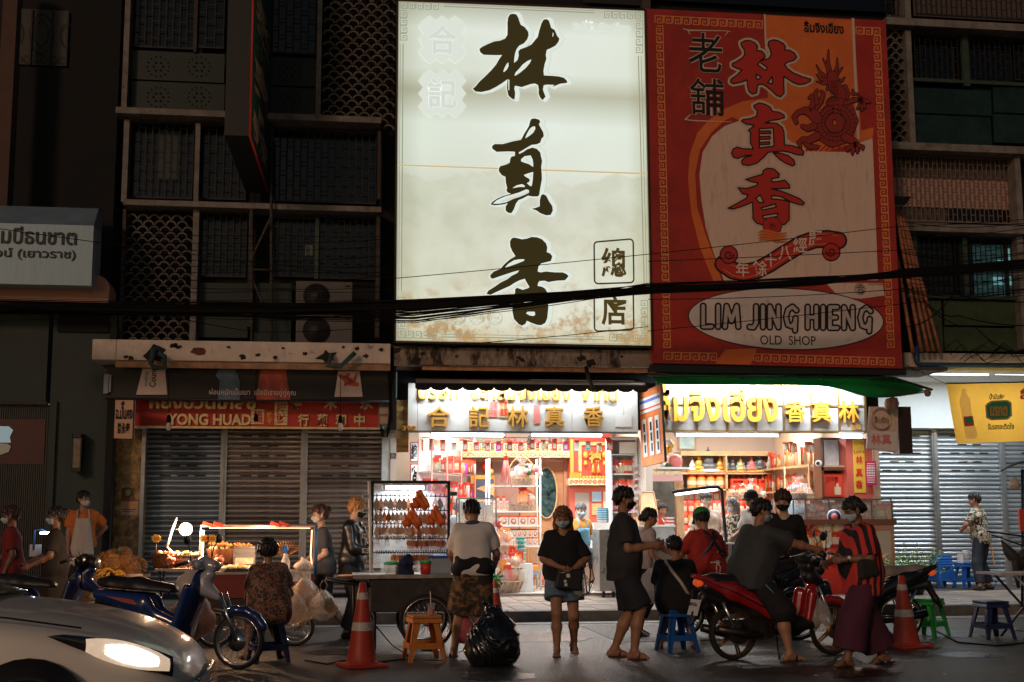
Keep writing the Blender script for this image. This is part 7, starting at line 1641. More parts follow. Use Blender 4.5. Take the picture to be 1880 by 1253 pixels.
# 12 woman with bun behind him, reaching with one arm
F=person('woman with a low bun and pale top half hidden behind the man in grey',at_feet(1178,1168),R_(95),1.58,'tan',lean=14,head=(12,-10),handL=(.12,-.62,1.02),handR=(-.2,-.30,.95),poleL=(.3,.2,-.9),footL=(.1,.0,.075),footR=(-.1,.1,.075),shirt=cloth('pale_pink',(.55,.44,.42)),sleeve=.4,pants=cloth('black2',(.014,.013,.015)),plen=1.5,hair='lowbun',shoes=slip,fem=True,h=.0125)
hbag('clear plastic bag of dark fruit hanging behind the seated boy in black',Vector(at_feet(1180,1168))+Vector((.05,-.3,.85)),.38,M['plastic']);
# 13 seated boy
def stool(lab,loc,rz=0,m=None,H_=.46,w=.34,grp=None,cat='stool'):
 t=thing('plastic_stool',lab,cat,loc,rz,grp);s=.60;b=MB()
 b.cbox((0,0,H_-.015),(w*.86,w*.86,.03), None);b.cbox((0,0,H_-.055),(w*.92,w*.92,.045), None,taper=.94);build('seat',b,m or M['blue'],t,bevel=.008)
 for sx_ in (-1,1):
  for sy_ in (-1,1):
   b=MB();a=Vector((sx_*w*.38,sy_*w*.38,H_-.07));c=Vector((sx_*w*.56,sy_*w*.56,0));d1=Vector((-sx_*.055,0,0));d2=Vector((0,-sy_*.055,0));th=.012
   for d in (d1,d2):
    q1=a+d*1.3;q2=c+d*.75;nn=Vector((0,-sy_*th,0)) if d is d1 else Vector((-sx_*th,0,0));vs_=[a,q1,q2,c];vs_+=[v+nn for v in vs_];b.add(vs_,[(0,1,2,3),(4,7,6,5),(0,4,5,1),(1,5,6,2),(2,6,7,3),(3,7,4,0)])
   build('leg',b,m or M['blue'],t)
 b=MB();z=H_*.34;r_=w*.5
 for sx_ in (-1,1):b.box(sx_*r_-.008,sx_*r_+.008,-r_+.03,r_-.03,z-.03,z+.03);b.box(-r_+.03,r_-.03,sx_*r_-.008,sx_*r_+.008,z-.03,z+.03)
 build('stretcher',b,m or M['blue'],t); return t
def on_stool(px,py,**k): return at_feet(px,py)
sl=Vector(at_feet(1243,1196));stool('blue plastic stool under the seated boy in black',sl,.2)
F=person('boy in black seated on a blue stool with a white lettered strap across his back',sl,R_(165),1.62,'tan',pelvis=(0,.0,.56),lean=16,head=(28,12),handL=(.22,-.42,.48),handR=(-.2,-.4,.5),footL=(.2,-.35,.075),footR=(-.2,-.3,.075),poleL=(.8,.2,-.4),poleR=(-.8,.2,-.4),shirt=cloth('black3',(.010,.010,.012)),sleeve=.8,shirt_len=.04,pants=cloth('black2',(.014,.013,.015)),plen=.95,hair='short',shoes=('sandal',M['white'],M['white']),bulk=1.15,belly=.5,h=.0125,tight=1.5)
strap(F,[(-.15,.15,.05),(-.06,.165,.2),(.04,.165,.33),(.12,.11,.47)],.036,mat('strap_pale',(.55,.50,.46),.6));b=MB();b.cbox((-.20,.02,.62),(.16,.22,.22), None,rz=.4);build('sling_bag',b,dkbag,F['root'],bevel=.03)
# 6 seated woman in floral shirt
sl=Vector(at_feet(492,1215));stool('dark blue plastic stool under the seated woman in the floral shirt',sl,.3,M['navy'])
F=person('woman in a brown floral shirt seated on a dark blue stool, seen from behind',sl,R_(200),1.60,'tan',pelvis=(0,0,.56),lean=10,head=(5,-25),handL=(.15,-.35,.6),handR=(-.25,-.3,.62),footL=(.15,-.3,.075),footR=(-.28,-.22,.075),shirt=pattern_cloth('floral',(.08,.045,.035),(.34,.20,.13),22,.5,c3=(.24,.08,.05)),sleeve=.75,shirt_len=.06,pants=cloth('denim_dark',(.03,.045,.07)),plen=.9,hair='bob',shoes=slip,bulk=1.2,belly=.6,fem=True,h=.0125,tight=1.6)
strap(F,[(-.16,.14,.03),(-.07,.175,.2),(.04,.17,.34),(.13,.11,.47)],.028,mat('strap_red',(.22,.04,.03),.6))
# 7 man in white tee, camo shorts, from behind
camo=pattern_cloth('camo',(.045,.038,.025),(.17,.10,.055),9,.5,c3=(.32,.15,.07))
F=person('man in a white t-shirt and camouflage shorts seen from behind at the squid cart',at_feet(868,1206),R_(172),1.68,'tan',lean=12,head=(38,18),handL=(.22,-.40,.98),handR=(-.24,-.38,.98),footL=(.20,.05,.075),footR=(-.08,.0,.075),poleL=(.5,.6,-.7),poleR=(-.5,.6,-.7),shirt=cloth('white_tee',(.78,.74,.72),noise=.05),sleeve=.8,shirt_len=.0,pants=camo,plen=1.0,ploose=.045,hair='short',shoes=slip,bulk=1.1,belly=.2)
b=MB();T=F['T'];b.tube([T(.075*math.cos(a),.075*math.sin(a)+.01,.495+.01*math.sin(a)) for a in [2*math.pi*k/14 for k in range(14)]],.024,8,closed=True);build('neck_towel',b,mat('towel_blue',(.05,.07,.14),.9),F['root'])
field_obj('waist_jacket',[(F['pv']+Vector((-.11,.03,.03)),F['pv']+Vector((.11,.03,.03)),.125,.125,.05),(F['pv']+Vector((-.16,.0,.0)),F['pv']+Vector((-.17,-.02,-.10)),.075,.06,.05),(F['pv']+Vector((.16,.0,.0)),F['pv']+Vector((.17,-.0,-.16)),.05,.04,.05)],.014,cloth('black_jacket',(.012,.011,.012)),F['root'],disp=folds(.012,5,14,7))
# 5b blond person in black behind the cart
F=person('blond person in black clothes and a black mask standing left of the dried squid cart',at_feet(645,1172),R_(65),1.70,'light',lean=3,head=(18,15),handL=(.14,-.30,1.10),handR=(-.1,-.33,1.08),footL=(.1,0,.075),footR=(-.1,0,.075),shirt=mat('black_satin',(.012,.013,.018),.35,noise=.2),sleeve=1.8,shirt_len=.2,pants=cloth('black2',(.014,.013,.015)),plen=1.9,ploose=.03,hair='wild',haircol=mat('hair_blond',(.50,.24,.08),.5,noise=.25,nscale=40),mask=black_mask,shoes=('shoe',M['black'],M['white']),h=.0125)
# 4 woman with bun behind the stall walking
F=person('woman with a hair bun and blue-grey shirt walking behind the lit snack stall',at_feet(592,1172),R_(-80),1.62,'light',lean=6,head=(8,8),handL=(.12,-.22,.95),handR=(-.12,-.25,.98),footL=(.1,.30,.13),footR=(-.1,-.28,.075),shirt=cloth('blue_grey',(.06,.065,.075)),sleeve=.8,shirt_len=.05,pants=cloth('black2',(.014,.013,.015)),plen=1.45,hair='bun',haircol=mat('hair_brown',(.07,.03,.02),.5),mask=white_mask,shoes=('shoe',mat('pale_shoe',(.55,.45,.38),.6),M['white']),fem=True,footang=(40,-10),h=.0125)
# 1-3 left group
F=person('person in a dark red top and white mask at the far left edge',at_feet(18,1175),R_(-80),1.62,'dark',lean=6,head=(10,0),handL=(.2,-.1,.85),handR=(-.2,-.3,.95),footR=(-.1,-.2,.075),shirt=cloth('dark_red',(.22,.02,.02)),sleeve=.8,pants=cloth('black2',(.014,.013,.015)),plen=1.7,hair='short',haircol=mat('hair_dark_red',(.05,.015,.012),.6),mask=white_mask,shoes=slip,h=.0135,shirt_len=.05)
F=person('woman in a long dark patterned dress and blue mask walking left past the fruit seller',at_feet(96,1180),R_(-78),1.60,'dark',lean=3,head=(4,0),handL=(.14,-.30,.98),handR=(-.1,-.34,1.0),footR=(-.1,-.2,.075),footL=(.1,.15,.075),shirt=pattern_cloth('woven_dark',(.012,.010,.009),(.035,.026,.022),60,.5,'Z'),sleeve=.8,shirt_len=.38,pants=pattern_cloth('woven_dark2',(.012,.010,.009),(.035,.022,.018),60,.5,'Z'),plen=1.7,ploose=.06,hair='bun',mask=blue_mask,shoes=slip,fem=True,bulk=1.1,h=.0135,tight=1.7)
F=person('fruit seller in an orange t-shirt, white apron and mask with his hand behind his back',(at(150,1000,20.5).x,20.5,.15),R_(12),1.72,'tan',lean=0,head=(4,38),handL=(.16,.16,.98),handR=(-.2,-.15,.85),poleL=(.9,.3,-.2),shirt=cloth('orange_tee',(.62,.17,.03)),sleeve=.7,shirt_len=.0,pants=cloth('black2',(.014,.013,.015)),plen=1.8,hair='short',mask=white_mask,shoes=slip,bulk=1.1,h=.0135)
def apron(F,m,z0,z1,w0,w1,y=-.175,low=True):
 T=F['T'];P=[]
 for j in range(9):
  t_=j/8;w=w1+(w0-w1)*min(1,t_*1.6);z=z1+(z0-z1)*t_;P.append([T((i/6-.5)*2*w,y-.012+abs(i/6-.5)**2*.22*(.6+.4*t_)+.008*math.sin(i*2+j),z) for i in range(7)])
 b=MB();b.sheet(P);o=build('apron',b,m,F['root']);md=o.modifiers.new('t','SOLIDIFY');md.thickness=.006
 b=MB()
 for s in (-1,1):b.tube([T(s*w1*.9,y+.01,z1),T(s*.08,-.07,.5),T(s*.06,.04,.52)],.010,5)
 b.tube([T(-w0*.95,y+.06,.12),T(-.13,.1,.12),T(.13,.1,.12),T(w0*.95,y+.06,.12)],.008,5);build('apron_strap',b,m,F['root'])
apron(F,mat('apron_white',(.55,.47,.42),.8,noise=.06),-.40,.38,.17,.10)
# 8 shopkeeper arranging (left in gift shop)
F=person('grey-haired shopkeeper in pale blue leaning over the display case in the gift shop',(V(822,1060,22.5).x,22.45,.17),R_(70),1.60,'light',lean=22,head=(20,30),handL=(.15,-.48,1.15),handR=(-.05,-.5,1.12),shirt=cloth('pale_blue',(.45,.56,.62)),sleeve=1.5,pants=cloth('black2',(.014,.013,.015)),plen=1.8,hair='bob',haircol=mat('hair_grey',(.14,.15,.16),.5,noise=.4,nscale=40),shoes=slip,h=.0135,fem=True)
# 10 man seated in orange with blue apron
c=V(1060,1075,22.0);t=thing('high_stool','tall thin-legged stool under the seated man in the orange shirt','stool',(c.x,22.0,.17));b=MB();b.lathe([(.17,.66),(.18,.69),(.17,.72)],(0,0,0),18);build('seat',b,M['wood'],t)
for k in range(4):a=math.pi/4+math.pi/2*k;b=MB();b.tube([(.10*math.cos(a),.1*math.sin(a),.66),(.2*math.cos(a),.2*math.sin(a),0)],.014,6);build('leg',b,M['black'],t)
b=MB();b.tube([(.16*math.cos(a),.16*math.sin(a),.25) for a in [2*math.pi*k/16 for k in range(16)]],.010,5,closed=True);build('foot_ring',b,M['black'],t)
F=person('seated man in an orange shirt and light blue apron inside the gift shop',(c.x,21.98,.17),R_(18),1.66,'light',pelvis=(0,.0,.80),lean=16,head=(12,-5),handL=(.24,-.2,.92),handR=(-.16,-.34,.78),footL=(.12,-.30,.28),footR=(-.14,-.26,.24),shirt=cloth('orange_shirt',(.78,.33,.06)),sleeve=.8,pants=cloth('grey_pants',(.05,.055,.06)),plen=1.6,hair='short',haircol=mat('hair_grey2',(.10,.09,.09),.5,noise=.4,nscale=40),mask=blue_mask,shoes=slip,h=.0135)
apron(F,mat('apron_blue',(.20,.50,.72),.8,noise=.06),-.02,.40,.17,.10)
# 15 person in doorway
F=person('person in a red t-shirt and jeans in the inner doorway, one arm raised',(V(1219,1040,22.9).x,22.95,.17),R_(10),1.52,'tan',lean=0,head=(6,0),handR=(-.22,-.05,1.72),handL=(.22,.05,.85),poleR=(-1,0,.1),shirt=cloth('red_tee',(.68,.04,.03)),sleeve=.8,pants=mat('jeans_blue',(.05,.13,.26),.8,noise=.2),plen=1.85,hair='bob',shoes=slip,h=.0135)
b=MB();b.tube([F['T'](-.06,-.10,.49),F['T'](0,-.15,.36),F['T'](.03,-.14,.30),F['T'](.01,-.15,.36),F['T'](.06,-.10,.49)],.012,6);build('neck_scarf',b,M['white'],F['root'])
# 16 man behind screen
F=person('man in a plain beige shirt standing behind the lit glass case',(V(1302,1060,20.9).x,20.95,.15),R_(4),1.70,'light',lean=0,head=(6,0),handL=(.24,-.2,1.0),handR=(-.24,-.2,1.0),shirt=cloth('beige_tee',(.62,.46,.36)),sleeve=.8,pants=cloth('black2',(.014,.013,.015)),plen=1.8,hair='short',shoes=slip,h=.0135)
# 17 woman grey hair, patterned blouse
F=person('woman with long grey-brown hair and a patterned blouse right of the glass case',(V(1347,1060,20.6).x,20.55,.15),R_(-75),1.60,'light',lean=2,head=(4,0),handL=(.2,-.25,1.0),handR=(-.1,-.3,1.05),shirt=pattern_cloth('blotch',(.03,.025,.02),(.5,.38,.26),14,.5),sleeve=.8,pants=cloth('black2',(.014,.013,.015)),plen=1.8,hair='long',haircol=mat('hair_ash',(.16,.13,.12),.5,noise=.3,nscale=40),mask=white_mask,shoes=slip,fem=True,h=.0135)
# 18 man white shirt black cap
F=person('man in a white shirt and a black cap leaning left at the counter',(V(1386,1090,19.6).x,19.4,.15),R_(-62),1.70,'tan',lean=12,head=(10,0),handL=(.2,-.3,.95),handR=(-.15,-.38,1.0),shirt=cloth('white_shirt',(.62,.60,.58)),sleeve=.85,pants=cloth('black2',(.014,.013,.015)),plen=1.8,hair='short',shoes=slip,h=.0135)
def cap(F,m,back=False,m2=None):
 Hd=F['Hd'];s=-1 if back else 1
 o=field_obj('cap',[(np.array(Hd(0,.018,.150)),np.array(Hd(0,-.005,.150)),.112,.106,.02)],.010,m,F['root'],disp=lambda X,F_:np.maximum(F_,-((X-np.array(Hd(0,0,.138)))@np.array((Hd(0,0,1)-Hd(0,0,0))))).astype(np.float32))
 b=MB();P=[]
 for i in range(7):
  a=R_(-60+20*i);P.append([Hd(.10*math.sin(a),-.10*math.cos(a),.145),Hd(.10*math.sin(a),-(.10+.085*math.cos(a)),.135-.01*abs(math.sin(a)))])
 b.sheet(P);o=build('cap_peak',b,m2 or m,F['root']);md=o.modifiers.new('t','SOLIDIFY');md.thickness=.005
cap(F,cloth('cap_black',(.015,.013,.013)))
# small person in brown in front of him
F=person('short person with a low bun and brown top right behind the rider',(V(1388,1120,18.4).x,17.6,0),R_(170),1.50,'dark',lean=4,head=(8,0),handL=(.2,-.2,.9),handR=(-.2,-.25,.9),shirt=cloth('brown_top',(.16,.075,.05)),sleeve=.8,pants=cloth('black2',(.014,.013,.015)),plen=1.8,hair='lowbun',shoes=slip,fem=True,h=.0135)
# 19 person in black with black mask
F=person('young man in a black long-sleeved shirt and black mask facing the camera behind the rider',at_feet(1446,1160),R_(-22),1.78,'light',lean=3,head=(14,-10),handL=(.24,-.1,.9),handR=(-.24,-.1,.9),shirt=cloth('black3',(.010,.010,.012)),sleeve=1.9,shirt_len=.1,pants=cloth('black2',(.014,.013,.015)),plen=1.8,hair='fringe',haircol=mat('hair_auburn',(.05,.02,.014),.5,noise=.3,nscale=40),mask=black_mask,shoes=('shoe',M['black'],M['white']),h=.0125)
# 20 shopkeeper light blue
F=person('shopkeeper in a pale blue t-shirt holding a hand to his masked face behind the counter',(V(1467,1060,22.0).x,22.0,.17),R_(8),1.84,'light',lean=2,head=(16,-6),handL=(.02,-.20,1.44),handR=(-.26,-.1,.9),poleL=(.8,-.2,-.8),shirt=cloth('pale_blue2',(.40,.56,.66)),sleeve=.85,pants=cloth('black2',(.014,.013,.015)),plen=1.8,hair='short',haircol=mat('hair_slate',(.035,.04,.045),.5),mask=white_mask,shoes=slip,h=.0135)
b=MB();text(b,'CHAMPION',(F['T'](0,0,0).x-.09,F['T'](0,0,0).x+.09,F['T'](0,0,.30).z,F['T'](0,0,.33).z),F['T'](0,-.175,.3).y,M['navy'],bold=.02) if False else b.box(-.08,.08,F['T'](0,-.16,.3).y,F['T'](0,-.155,.3).y,F['T'](0,0,.31).z,F['T'](0,0,.325).z,M['navy']);build('shirt_print',b, None,F['root'])
# 14 red shirt green cap on the motorbike behind
F=person('man in a red shirt and green cap with straps across his back',(V(1302,1180,15.6).x,15.6,0),R_(205),1.70,'tan',pelvis=(0,0,.80),lean=6,head=(30,-22),handL=(.25,-.38,.85),handR=(-.32,-.2,.8),footL=(.3,-.25,.3),footR=(-.3,-.25,.075),poleL=(.8,.5,-.3),poleR=(-.9,.4,-.3),shirt=cloth('red_shirt',(.42,.028,.02)),sleeve=.85,shirt_len=.03,pants=cloth('black2',(.014,.013,.015)),plen=1.4,hair='short',mask=white_mask,shoes=slip,bulk=1.22,belly=.5,h=.0125,tight=1.6)
cap(F,cloth('cap_green',(.03,.25,.08)), True)
strap(F,[(-.20,.10,.10),(-.10,.175,.24),(.02,.17,.38),(.10,.10,.49)],.05,mat('strap_black',(.015,.015,.02),.6));strap(F,[(.19,.11,.16),(.09,.175,.28),(-.02,.168,.40),(-.09,.10,.49)],.028,mat('strap_blue',(.05,.10,.22),.6))
b=MB();b.tube([F['T'](-.18,.10,.10),F['T'](-.03,.195,.10),F['T'](.03,.195,.10),F['T'](.18,.10,.1)],.008,5);b.tube([F['T'](0,.20,.10),F['T'](.03,.20,.03),F['T'](.01,.2,-.06)],.007,5);b.tube([F['T'](0,.20,.10),F['T'](-.04,.20,.04),F['T'](-.02,.2,-.03)],.007,5);b.tube([F['T'](.028*math.cos(a),.20,.1+.02*math.sin(a)) for a in [2*math.pi*k/10 for k in range(10)]],.006,4,closed=True);build('apron_tie',b,M['white'],F['root'])
# 23 man in patterned shirt
F=person('man in a black and cream patterned shirt and dark trousers standing at the bright shutters',at_feet(1806,1083,.15),R_(215),1.72,'tan',lean=8,head=(12,20),handL=(.2,-.25,1.05),handR=(-.22,-.3,1.08),poleL=(.9,.3,-.4),poleR=(-.9,.3,-.4),footL=(.30,.1,.075),footR=(-.22,.0,.075),shirt=pattern_cloth('leafy',(.012,.012,.010),(.55,.47,.36),17,.47,c3=(.12,.14,.10)),sleeve=.85,shirt_len=.06,pants=cloth('navy_trousers',(.012,.016,.028)),plen=1.9,ploose=.012,hair='short',shoes=('shoe',M['black'],M['white']),bulk=1.05,h=.0125)
b=MB();b.tube([F['T'](-.20,.03,.0),F['T'](-.22,.05,-.2),F['T'](-.20,.05,-.45),F['T'](-.12,.1,-.5)],.012,5);build('apron_edge',b,M['orange'],F['root'])
# 22 striped woman walking
stripe=pattern_cloth('stripe_red',(.018,.010,.012),(.60,.040,.035),4.2,.5,'DIAGONAL')
stripe.node_tree.nodes['Wave Texture'].inputs['Distortion'].default_value=0;stripe.node_tree.nodes['Wave Texture'].bands_direction='Y';stripe.node_tree.nodes['Wave Texture'].inputs['Scale'].default_value=4.4
F=PEOPLE['stripe']=person('woman in a red and black striped blouse and plum trousers walking left',at_feet(1590,1222),R_(-82),1.66,'dark',lean=4,head=(24,0),handL=(.14,-.28,1.08),handR=(-.10,-.34,1.04),poleL=(.5,.8,-.7),poleR=(-.5,.6,-.7),footL=(.08,-.26,.075),footR=(-.10,.26,.09),shirt=stripe,sleeve=.9,shirt_len=.16,pants=cloth('plum',(.075,.014,.032)),plen=1.78,ploose=.055,hair='lowbun',mask=blue_mask,shoes=slip,fem=True,bulk=1.22,belly=.8,footang=(0,12),tight=1.7)
hn,fa,pn,ac_,pc_=F['hands'][0];b=MB();c=Vector(hn-fa*.03);q=Vector(fa).to_track_quat('Z','Y')
b.tube([c+q@Vector((.036*math.cos(a),.034*math.sin(a),0)) for a in [2*math.pi*k/16 for k in range(16)]],.008,6,M['black'],closed=True);b.ball(tuple(c+Vector((.03,0,.015))),.022,M['white'],6);build('wrist_watch',b, None,F['root'])
t=thing('shoulder_bag','dark shoulder bag at the hip of the woman in stripes','bag',F['root'].location);t.rotation_euler=F['root'].rotation_euler;b=MB();b.cbox((.235,-.08,.97),(.08,.24,.19), None,rx=.15,taper=.85);build('bag_body',b,mat('bag_olive',(.018,.017,.014),.8,noise=.3),t,bevel=.035)
# ============================================================ vehicles
def wheel(root,c,r=.275,w=.045,rimm=None,spokes=0,disc=False,name='wheel'):
 c=Vector(c);b=MB();P=[];n=36
 prof=[(r-.035,-w*.7),(r-.012,-w),(r,-w*.45),(r+.004,0),(r,w*.45),(r-.012,w),(r-.035,w*.7),(r-.045,0)]
 vs_=[];
 for k in range(n):
  a=2*math.pi*k/n;kn=.003 if k%2 else 0
  for q_,y in prof:rr=q_-(kn if abs(y)<w*.9 else 0);vs_.append((c.x+rr*math.cos(a),c.y+y,c.z+rr*math.sin(a)))
 m_=len(prof);b.add(vs_,[(k*m_+j,k*m_+(j+1)%m_,((k+1)%n)*m_+(j+1)%m_,((k+1)%n)*m_+j) for k in range(n) for j in range(m_)], None, True)
 o=build(name,b,M['rubber'],root)
 b=MB();b.tube([c+Vector(((r-.045)*math.cos(a),0,(r-.045)*math.sin(a))) for a in [2*math.pi*k/28 for k in range(28)]],.013,6,closed=True)
 for s in (-1,1):b.tube([c+Vector(((r-.04)*math.cos(a),s*w*.55,(r-.04)*math.sin(a))) for a in [2*math.pi*k/28 for k in range(28)]],.006,5,closed=True)
 build('rim',b,rimm or M['chrome'],o)
 b=MB();b.lathe([(.035,-w*.9),(.05,-w*.7),(.05,w*.7),(.035,w*.9)],c,14,axis='y')
 if spokes:
  for k in range(spokes):a=2*math.pi*k/spokes;a2=a+(.35 if k%2 else -.35);s=.03 if k%2 else -.03;b.tube([c+Vector((.045*math.cos(a2),s,.045*math.sin(a2))),c+Vector(((r-.05)*math.cos(a),0,(r-.05)*math.sin(a)))],.0022,4)
 else:
  for k in range(5):
   a=2*math.pi*k/5
   for da in (-.16,.16):b.tube([c+Vector((.04*math.cos(a+da*2),0,.04*math.sin(a+da*2))),c+Vector(((r-.055)*math.cos(a+da*.4),0,(r-.055)*math.sin(a+da*.4)))],[.014,.010],6)
 if disc:b.lathe([(.10,-.004),(.10,.004)],c+Vector((0,-w*1.1,0)),22,axis='y')
 build('hub',b,rimm or M['chrome'],o); return o
def fo(name,prims,m,root,h=.016,cut=None): return field_obj(name,prims,h,m,root,disp=cut)
gloss= lambda name,c,**k:mat(name,c,.22,coat=.8,**k)
def scooter(lab,loc,rz,body,lean=0,cub=False,panel2=None,steer=0,plate=True,mirrors=True,seatm=None,rimm=None):
 t=thing('motor_scooter',lab,'motorbike',loc,rz);t.rotation_euler=(R_(lean),0,rz);blk=M['black'];pl=mat('scooter_plastic',(.018,.017,.018),.4)
 wheel(t,(0,0,.275),rimm=rimm,spokes=0 if not cub else 24);fw_=wheel(t,(1.24,0,.275),rimm=rimm,spokes=0 if not cub else 32,disc=True,w=.036)
 st=seatm or mat('seat_vinyl',(.016,.014,.014),.45,noise=.2)
 fo('seat',[((-.22,0,.80),(.10,0,.775),.095,.105,.06),((.10,0,.775),(.46,0,.74),.105,.085,.06),((-.22,0,.80),(-.34,0,.83),.09,.05,.05)],st,t,cut=lambda X,F:np.maximum(F,(.765-.06*X[...,0])-X[...,2]+.0).astype(np.float32))
 if cub:
  fo('body_panel',[((-.34,s*.07,.71),(.20,s*.10,.62),.055,.11,.04,('sq',(1,1.9,1))) for s in (-1,1)]+[((.18,s*.09,.56),(.56,s*.06,.42),.085,.06,.05,('sq',(1,1.7,1))) for s in (-1,1)],body,t)
  b=MB()
  for s in (-1,1):b.add([(-.2,s*.137,.70),(.12,s*.158,.67),(.22,s*.16,.61),(.02,s*.155,.64)],[(0,1,2,3)])
  build('side_decal',b,mat('decal_red',(.5,.12,.08),.3),t)
  fo('leg_shield',[((.64,0,.42),(.80,0,.80),.20,.17,.04,('sq',(3.4,1,1))),((.60,s*.17,.38),(.74,s*.19,.78),.035,.03,.04)][:1]+[((.60,s*.17,.36),(.74,s*.18,.80),.035,.03,.04) for s in (-1,1)],body,t)
  fo('front_cowl',[((.86,0,.78),(1.0,0,.70),.085,.04,.05),((.82,0,.86),(.90,0,.92),.08,.065,.05)],panel2 or body,t)
  fo('front_fender',[((1.24+.30*math.cos(a),0,.275+.30*math.sin(a)),(1.24+.30*math.cos(a+.4),0,.275+.30*math.sin(a+.4)),.045,.045,.02) for a in (.5,.9,1.3,1.7)],body,t)
 else:
  fo('body_panel',[((-.44,s*.03,.87),(-.05,s*.11,.71),.03,.085,.04,('sq',(1,1.8,1))) for s in (-1,1)]+[((-.05,s*.11,.71),(.38,s*.15,.51),.085,.08,.04,('sq',(1,1.8,1))) for s in (-1,1)]+[((.38,s*.15,.51),(.66,s*.13,.36),.08,.03,.04,('sq',(1,1.8,1))) for s in (-1,1)],body,t)
  b=MB()
  for s in (-1,1):b.tube([(-.40,s*.075,.845),(-.05,s*.175,.70),(.36,s*.205,.50),(.60,s*.165,.38)],.006,5);b.tube([(-.25,s*.115,.84),(.1,s*.175,.745),(.3,s*.20,.60)],.005,5)
  build('panel_seam',b,M['black'],t)
  fo('under_panel',[((-.3,0,.76),(.3,0,.55),.07,.12,.06),((.3,0,.5),(.75,0,.33),.13,.12,.06),((.45,.10,.33),(.95,.10,.36),.06,.07,.05),((.45,-.10,.33),(.95,-.10,.36),.06,.07,.05)],pl,t)
  fo('leg_shield',[((.86,s*.12,.40),(.92,s*.12,.66),.05,.06,.05) for s in (-1,1)]+[((.92,0,.40),(1.0,0,.70),.06,.07,.06)],body,t)
  fo('front_cowl',[((.98,0,.84),(1.10,0,.78),.09,.05,.06),((.94,-.05,.95),(.94,.05,.95),.06,.06,.05)],panel2 or pl,t)
  fo('front_fender',[((1.24+.31*math.cos(a),0,.275+.31*math.sin(a)),(1.24+.31*math.cos(a+.35),0,.275+.31*math.sin(a+.35)),.05,.05,.02) for a in (.6,.95,1.3,1.65)],body,t)
 b=MB()
 for s in (-1,1):b.tube([(1.24,s*.055,.275),(1.05,s*.055,.74)],[.022,.018],8)
 build('fork',b,M['chrome'],t)
 b=MB();hb=.96 if not cub else .84;b.tube([(hb-.12,.34,1.02),(hb-.05,.18,1.05),(hb,0,1.0),(hb-.05,-.18,1.05),(hb-.12,-.34,1.02)],.012,7);build('handlebar',b,M['chrome'],t)
 for s in (-1,1):b=MB();b.tube([(hb-.07,s*.23,1.045),(hb-.13,s*.37,1.015)],.018,8);build('grip',b,blk,t);b=MB();b.tube([(hb-.02,s*.2,1.05),(hb-.05,s*.35,1.04)],.006,5);build('brake_lever',b,M['chrome'],t)
 fo('handlebar_cover',[((hb-.02,-.12,1.02),(hb-.02,.12,1.02),.055,.055,.04),((hb,0,1.03),(hb+.10,0,1.0),.07,.06,.04)],panel2 or pl,t)
 b=MB();b.ball((hb+.135,0,1.0 if cub else .98),.065, None,8,(.5,1,.8));build('headlight',b,mat('headlight_off',(.5,.5,.5),.1,metal=.5),t)
 if mirrors:
  for s in (-1,1):
   b=MB();b.tube([(hb-.04,s*.2,1.05),(hb-.04,s*.24,1.18),(hb-.02,s*.30,1.25)],.006,6);b.ball((hb-.02,s*.32,1.27),.058, None,8,(.25,1.15,.85));build('mirror',b,blk,t)
 b=MB();b.ball((-.40 if not cub else -.36,0,.80 if not cub else .72),.06, None,8,(.9,1.1,.7));build('tail_light',b,mat('tail_lamp',(.65,.08,.02),.2,emit=.35,ecol=(1,.12,.02)),t)
 fo('rear_fender',[((-.34,0,.66),(-.44,0,.48),.045,.04,.03),((-.44,0,.48),(-.50,0,.38),.04,.02,.03),((-.1,0,.60),(-.34,0,.66),.05,.05,.04)],pl,t)
 if plate:
  p=MB();p.cbox((-.455,-.0,.55),(.008,.20,.165),M['white'],ry=R_(18));o=build('number_plate',p, None,t)
  p=MB();c,s=math.cos(R_(18)),math.sin(R_(18))
  def pf_(x,y,z):u,v=x,z; return (-.463-.0-v*s,-u,.55+v*c)
  text(p,'8กฉ',(-.08,.08,.02,.065),0,blk,bold=.02,xf=pf_);text(p,'6593',(-.085,.085,-.07,-.005),0,blk,bold=.03,xf=pf_);build('plate_lettering',p, None,o)
 b=MB();b.box(-.1,.45,-.10,.02,.30,.42);b.lathe([(.12,-.02),(.12,.05)],(.0,-.13,.29),18,axis='y');b.lathe([(.09,-.02),(.09,.05)],(.36,-.13,.31),18,axis='y');b.box(0,.36,-.15,-.09,.22,.40)
 for k in range(6):b.box(.46+k*.03,.475+k*.03,-.10,.10,.30,.46)
 build('engine',b,mat('engine_metal',(.07,.062,.055),.4,metal=.7,noise=.4),t,bevel=.012)
 b=MB();b.tube([(.42,.10,.24),(.2,.12,.22),(0,.14,.26)],.018,8);b.tube([(.05,.14,.25),(-.28,.15,.33)],[.05,.045],12);b.tube([(.42,-.08,.24),(.15,-.16,.26),(-.28,-.17,.34)],[.016,.045,.04],12);build('exhaust',b,mat('exhaust_metal',(.06,.055,.05),.35,metal=.8,noise=.3),t)
 b=MB();b.tube([(-.02,-.11,.29),(-.17,-.1,.60)],.022,8);b.tube([(-.02,.11,.29),(-.17,.1,.60)],.022,8);build('shock_absorber',b,M['chrome'],t)
 b=MB();b.tube([(.45,-.12,.28),(.38,-.28,.02)],.012,6);build('side_stand',b,blk,t)
 b=MB()
 for s in (-1,1):b.tube([(.48,s*.12,.27),(.48,s*.26,.28)],.014,6)
 build('foot_peg',b,blk,t); return t
p=ground(1352,1214);scooter('red motor scooter with a white number plate, ridden by the man in the grey t-shirt',(p.x,p.y+.1,0),R_(14),gloss('paint_red',(.36,.012,.014)),rimm=mat('bronze_rim',(.30,.17,.08),.35,metal=.8))
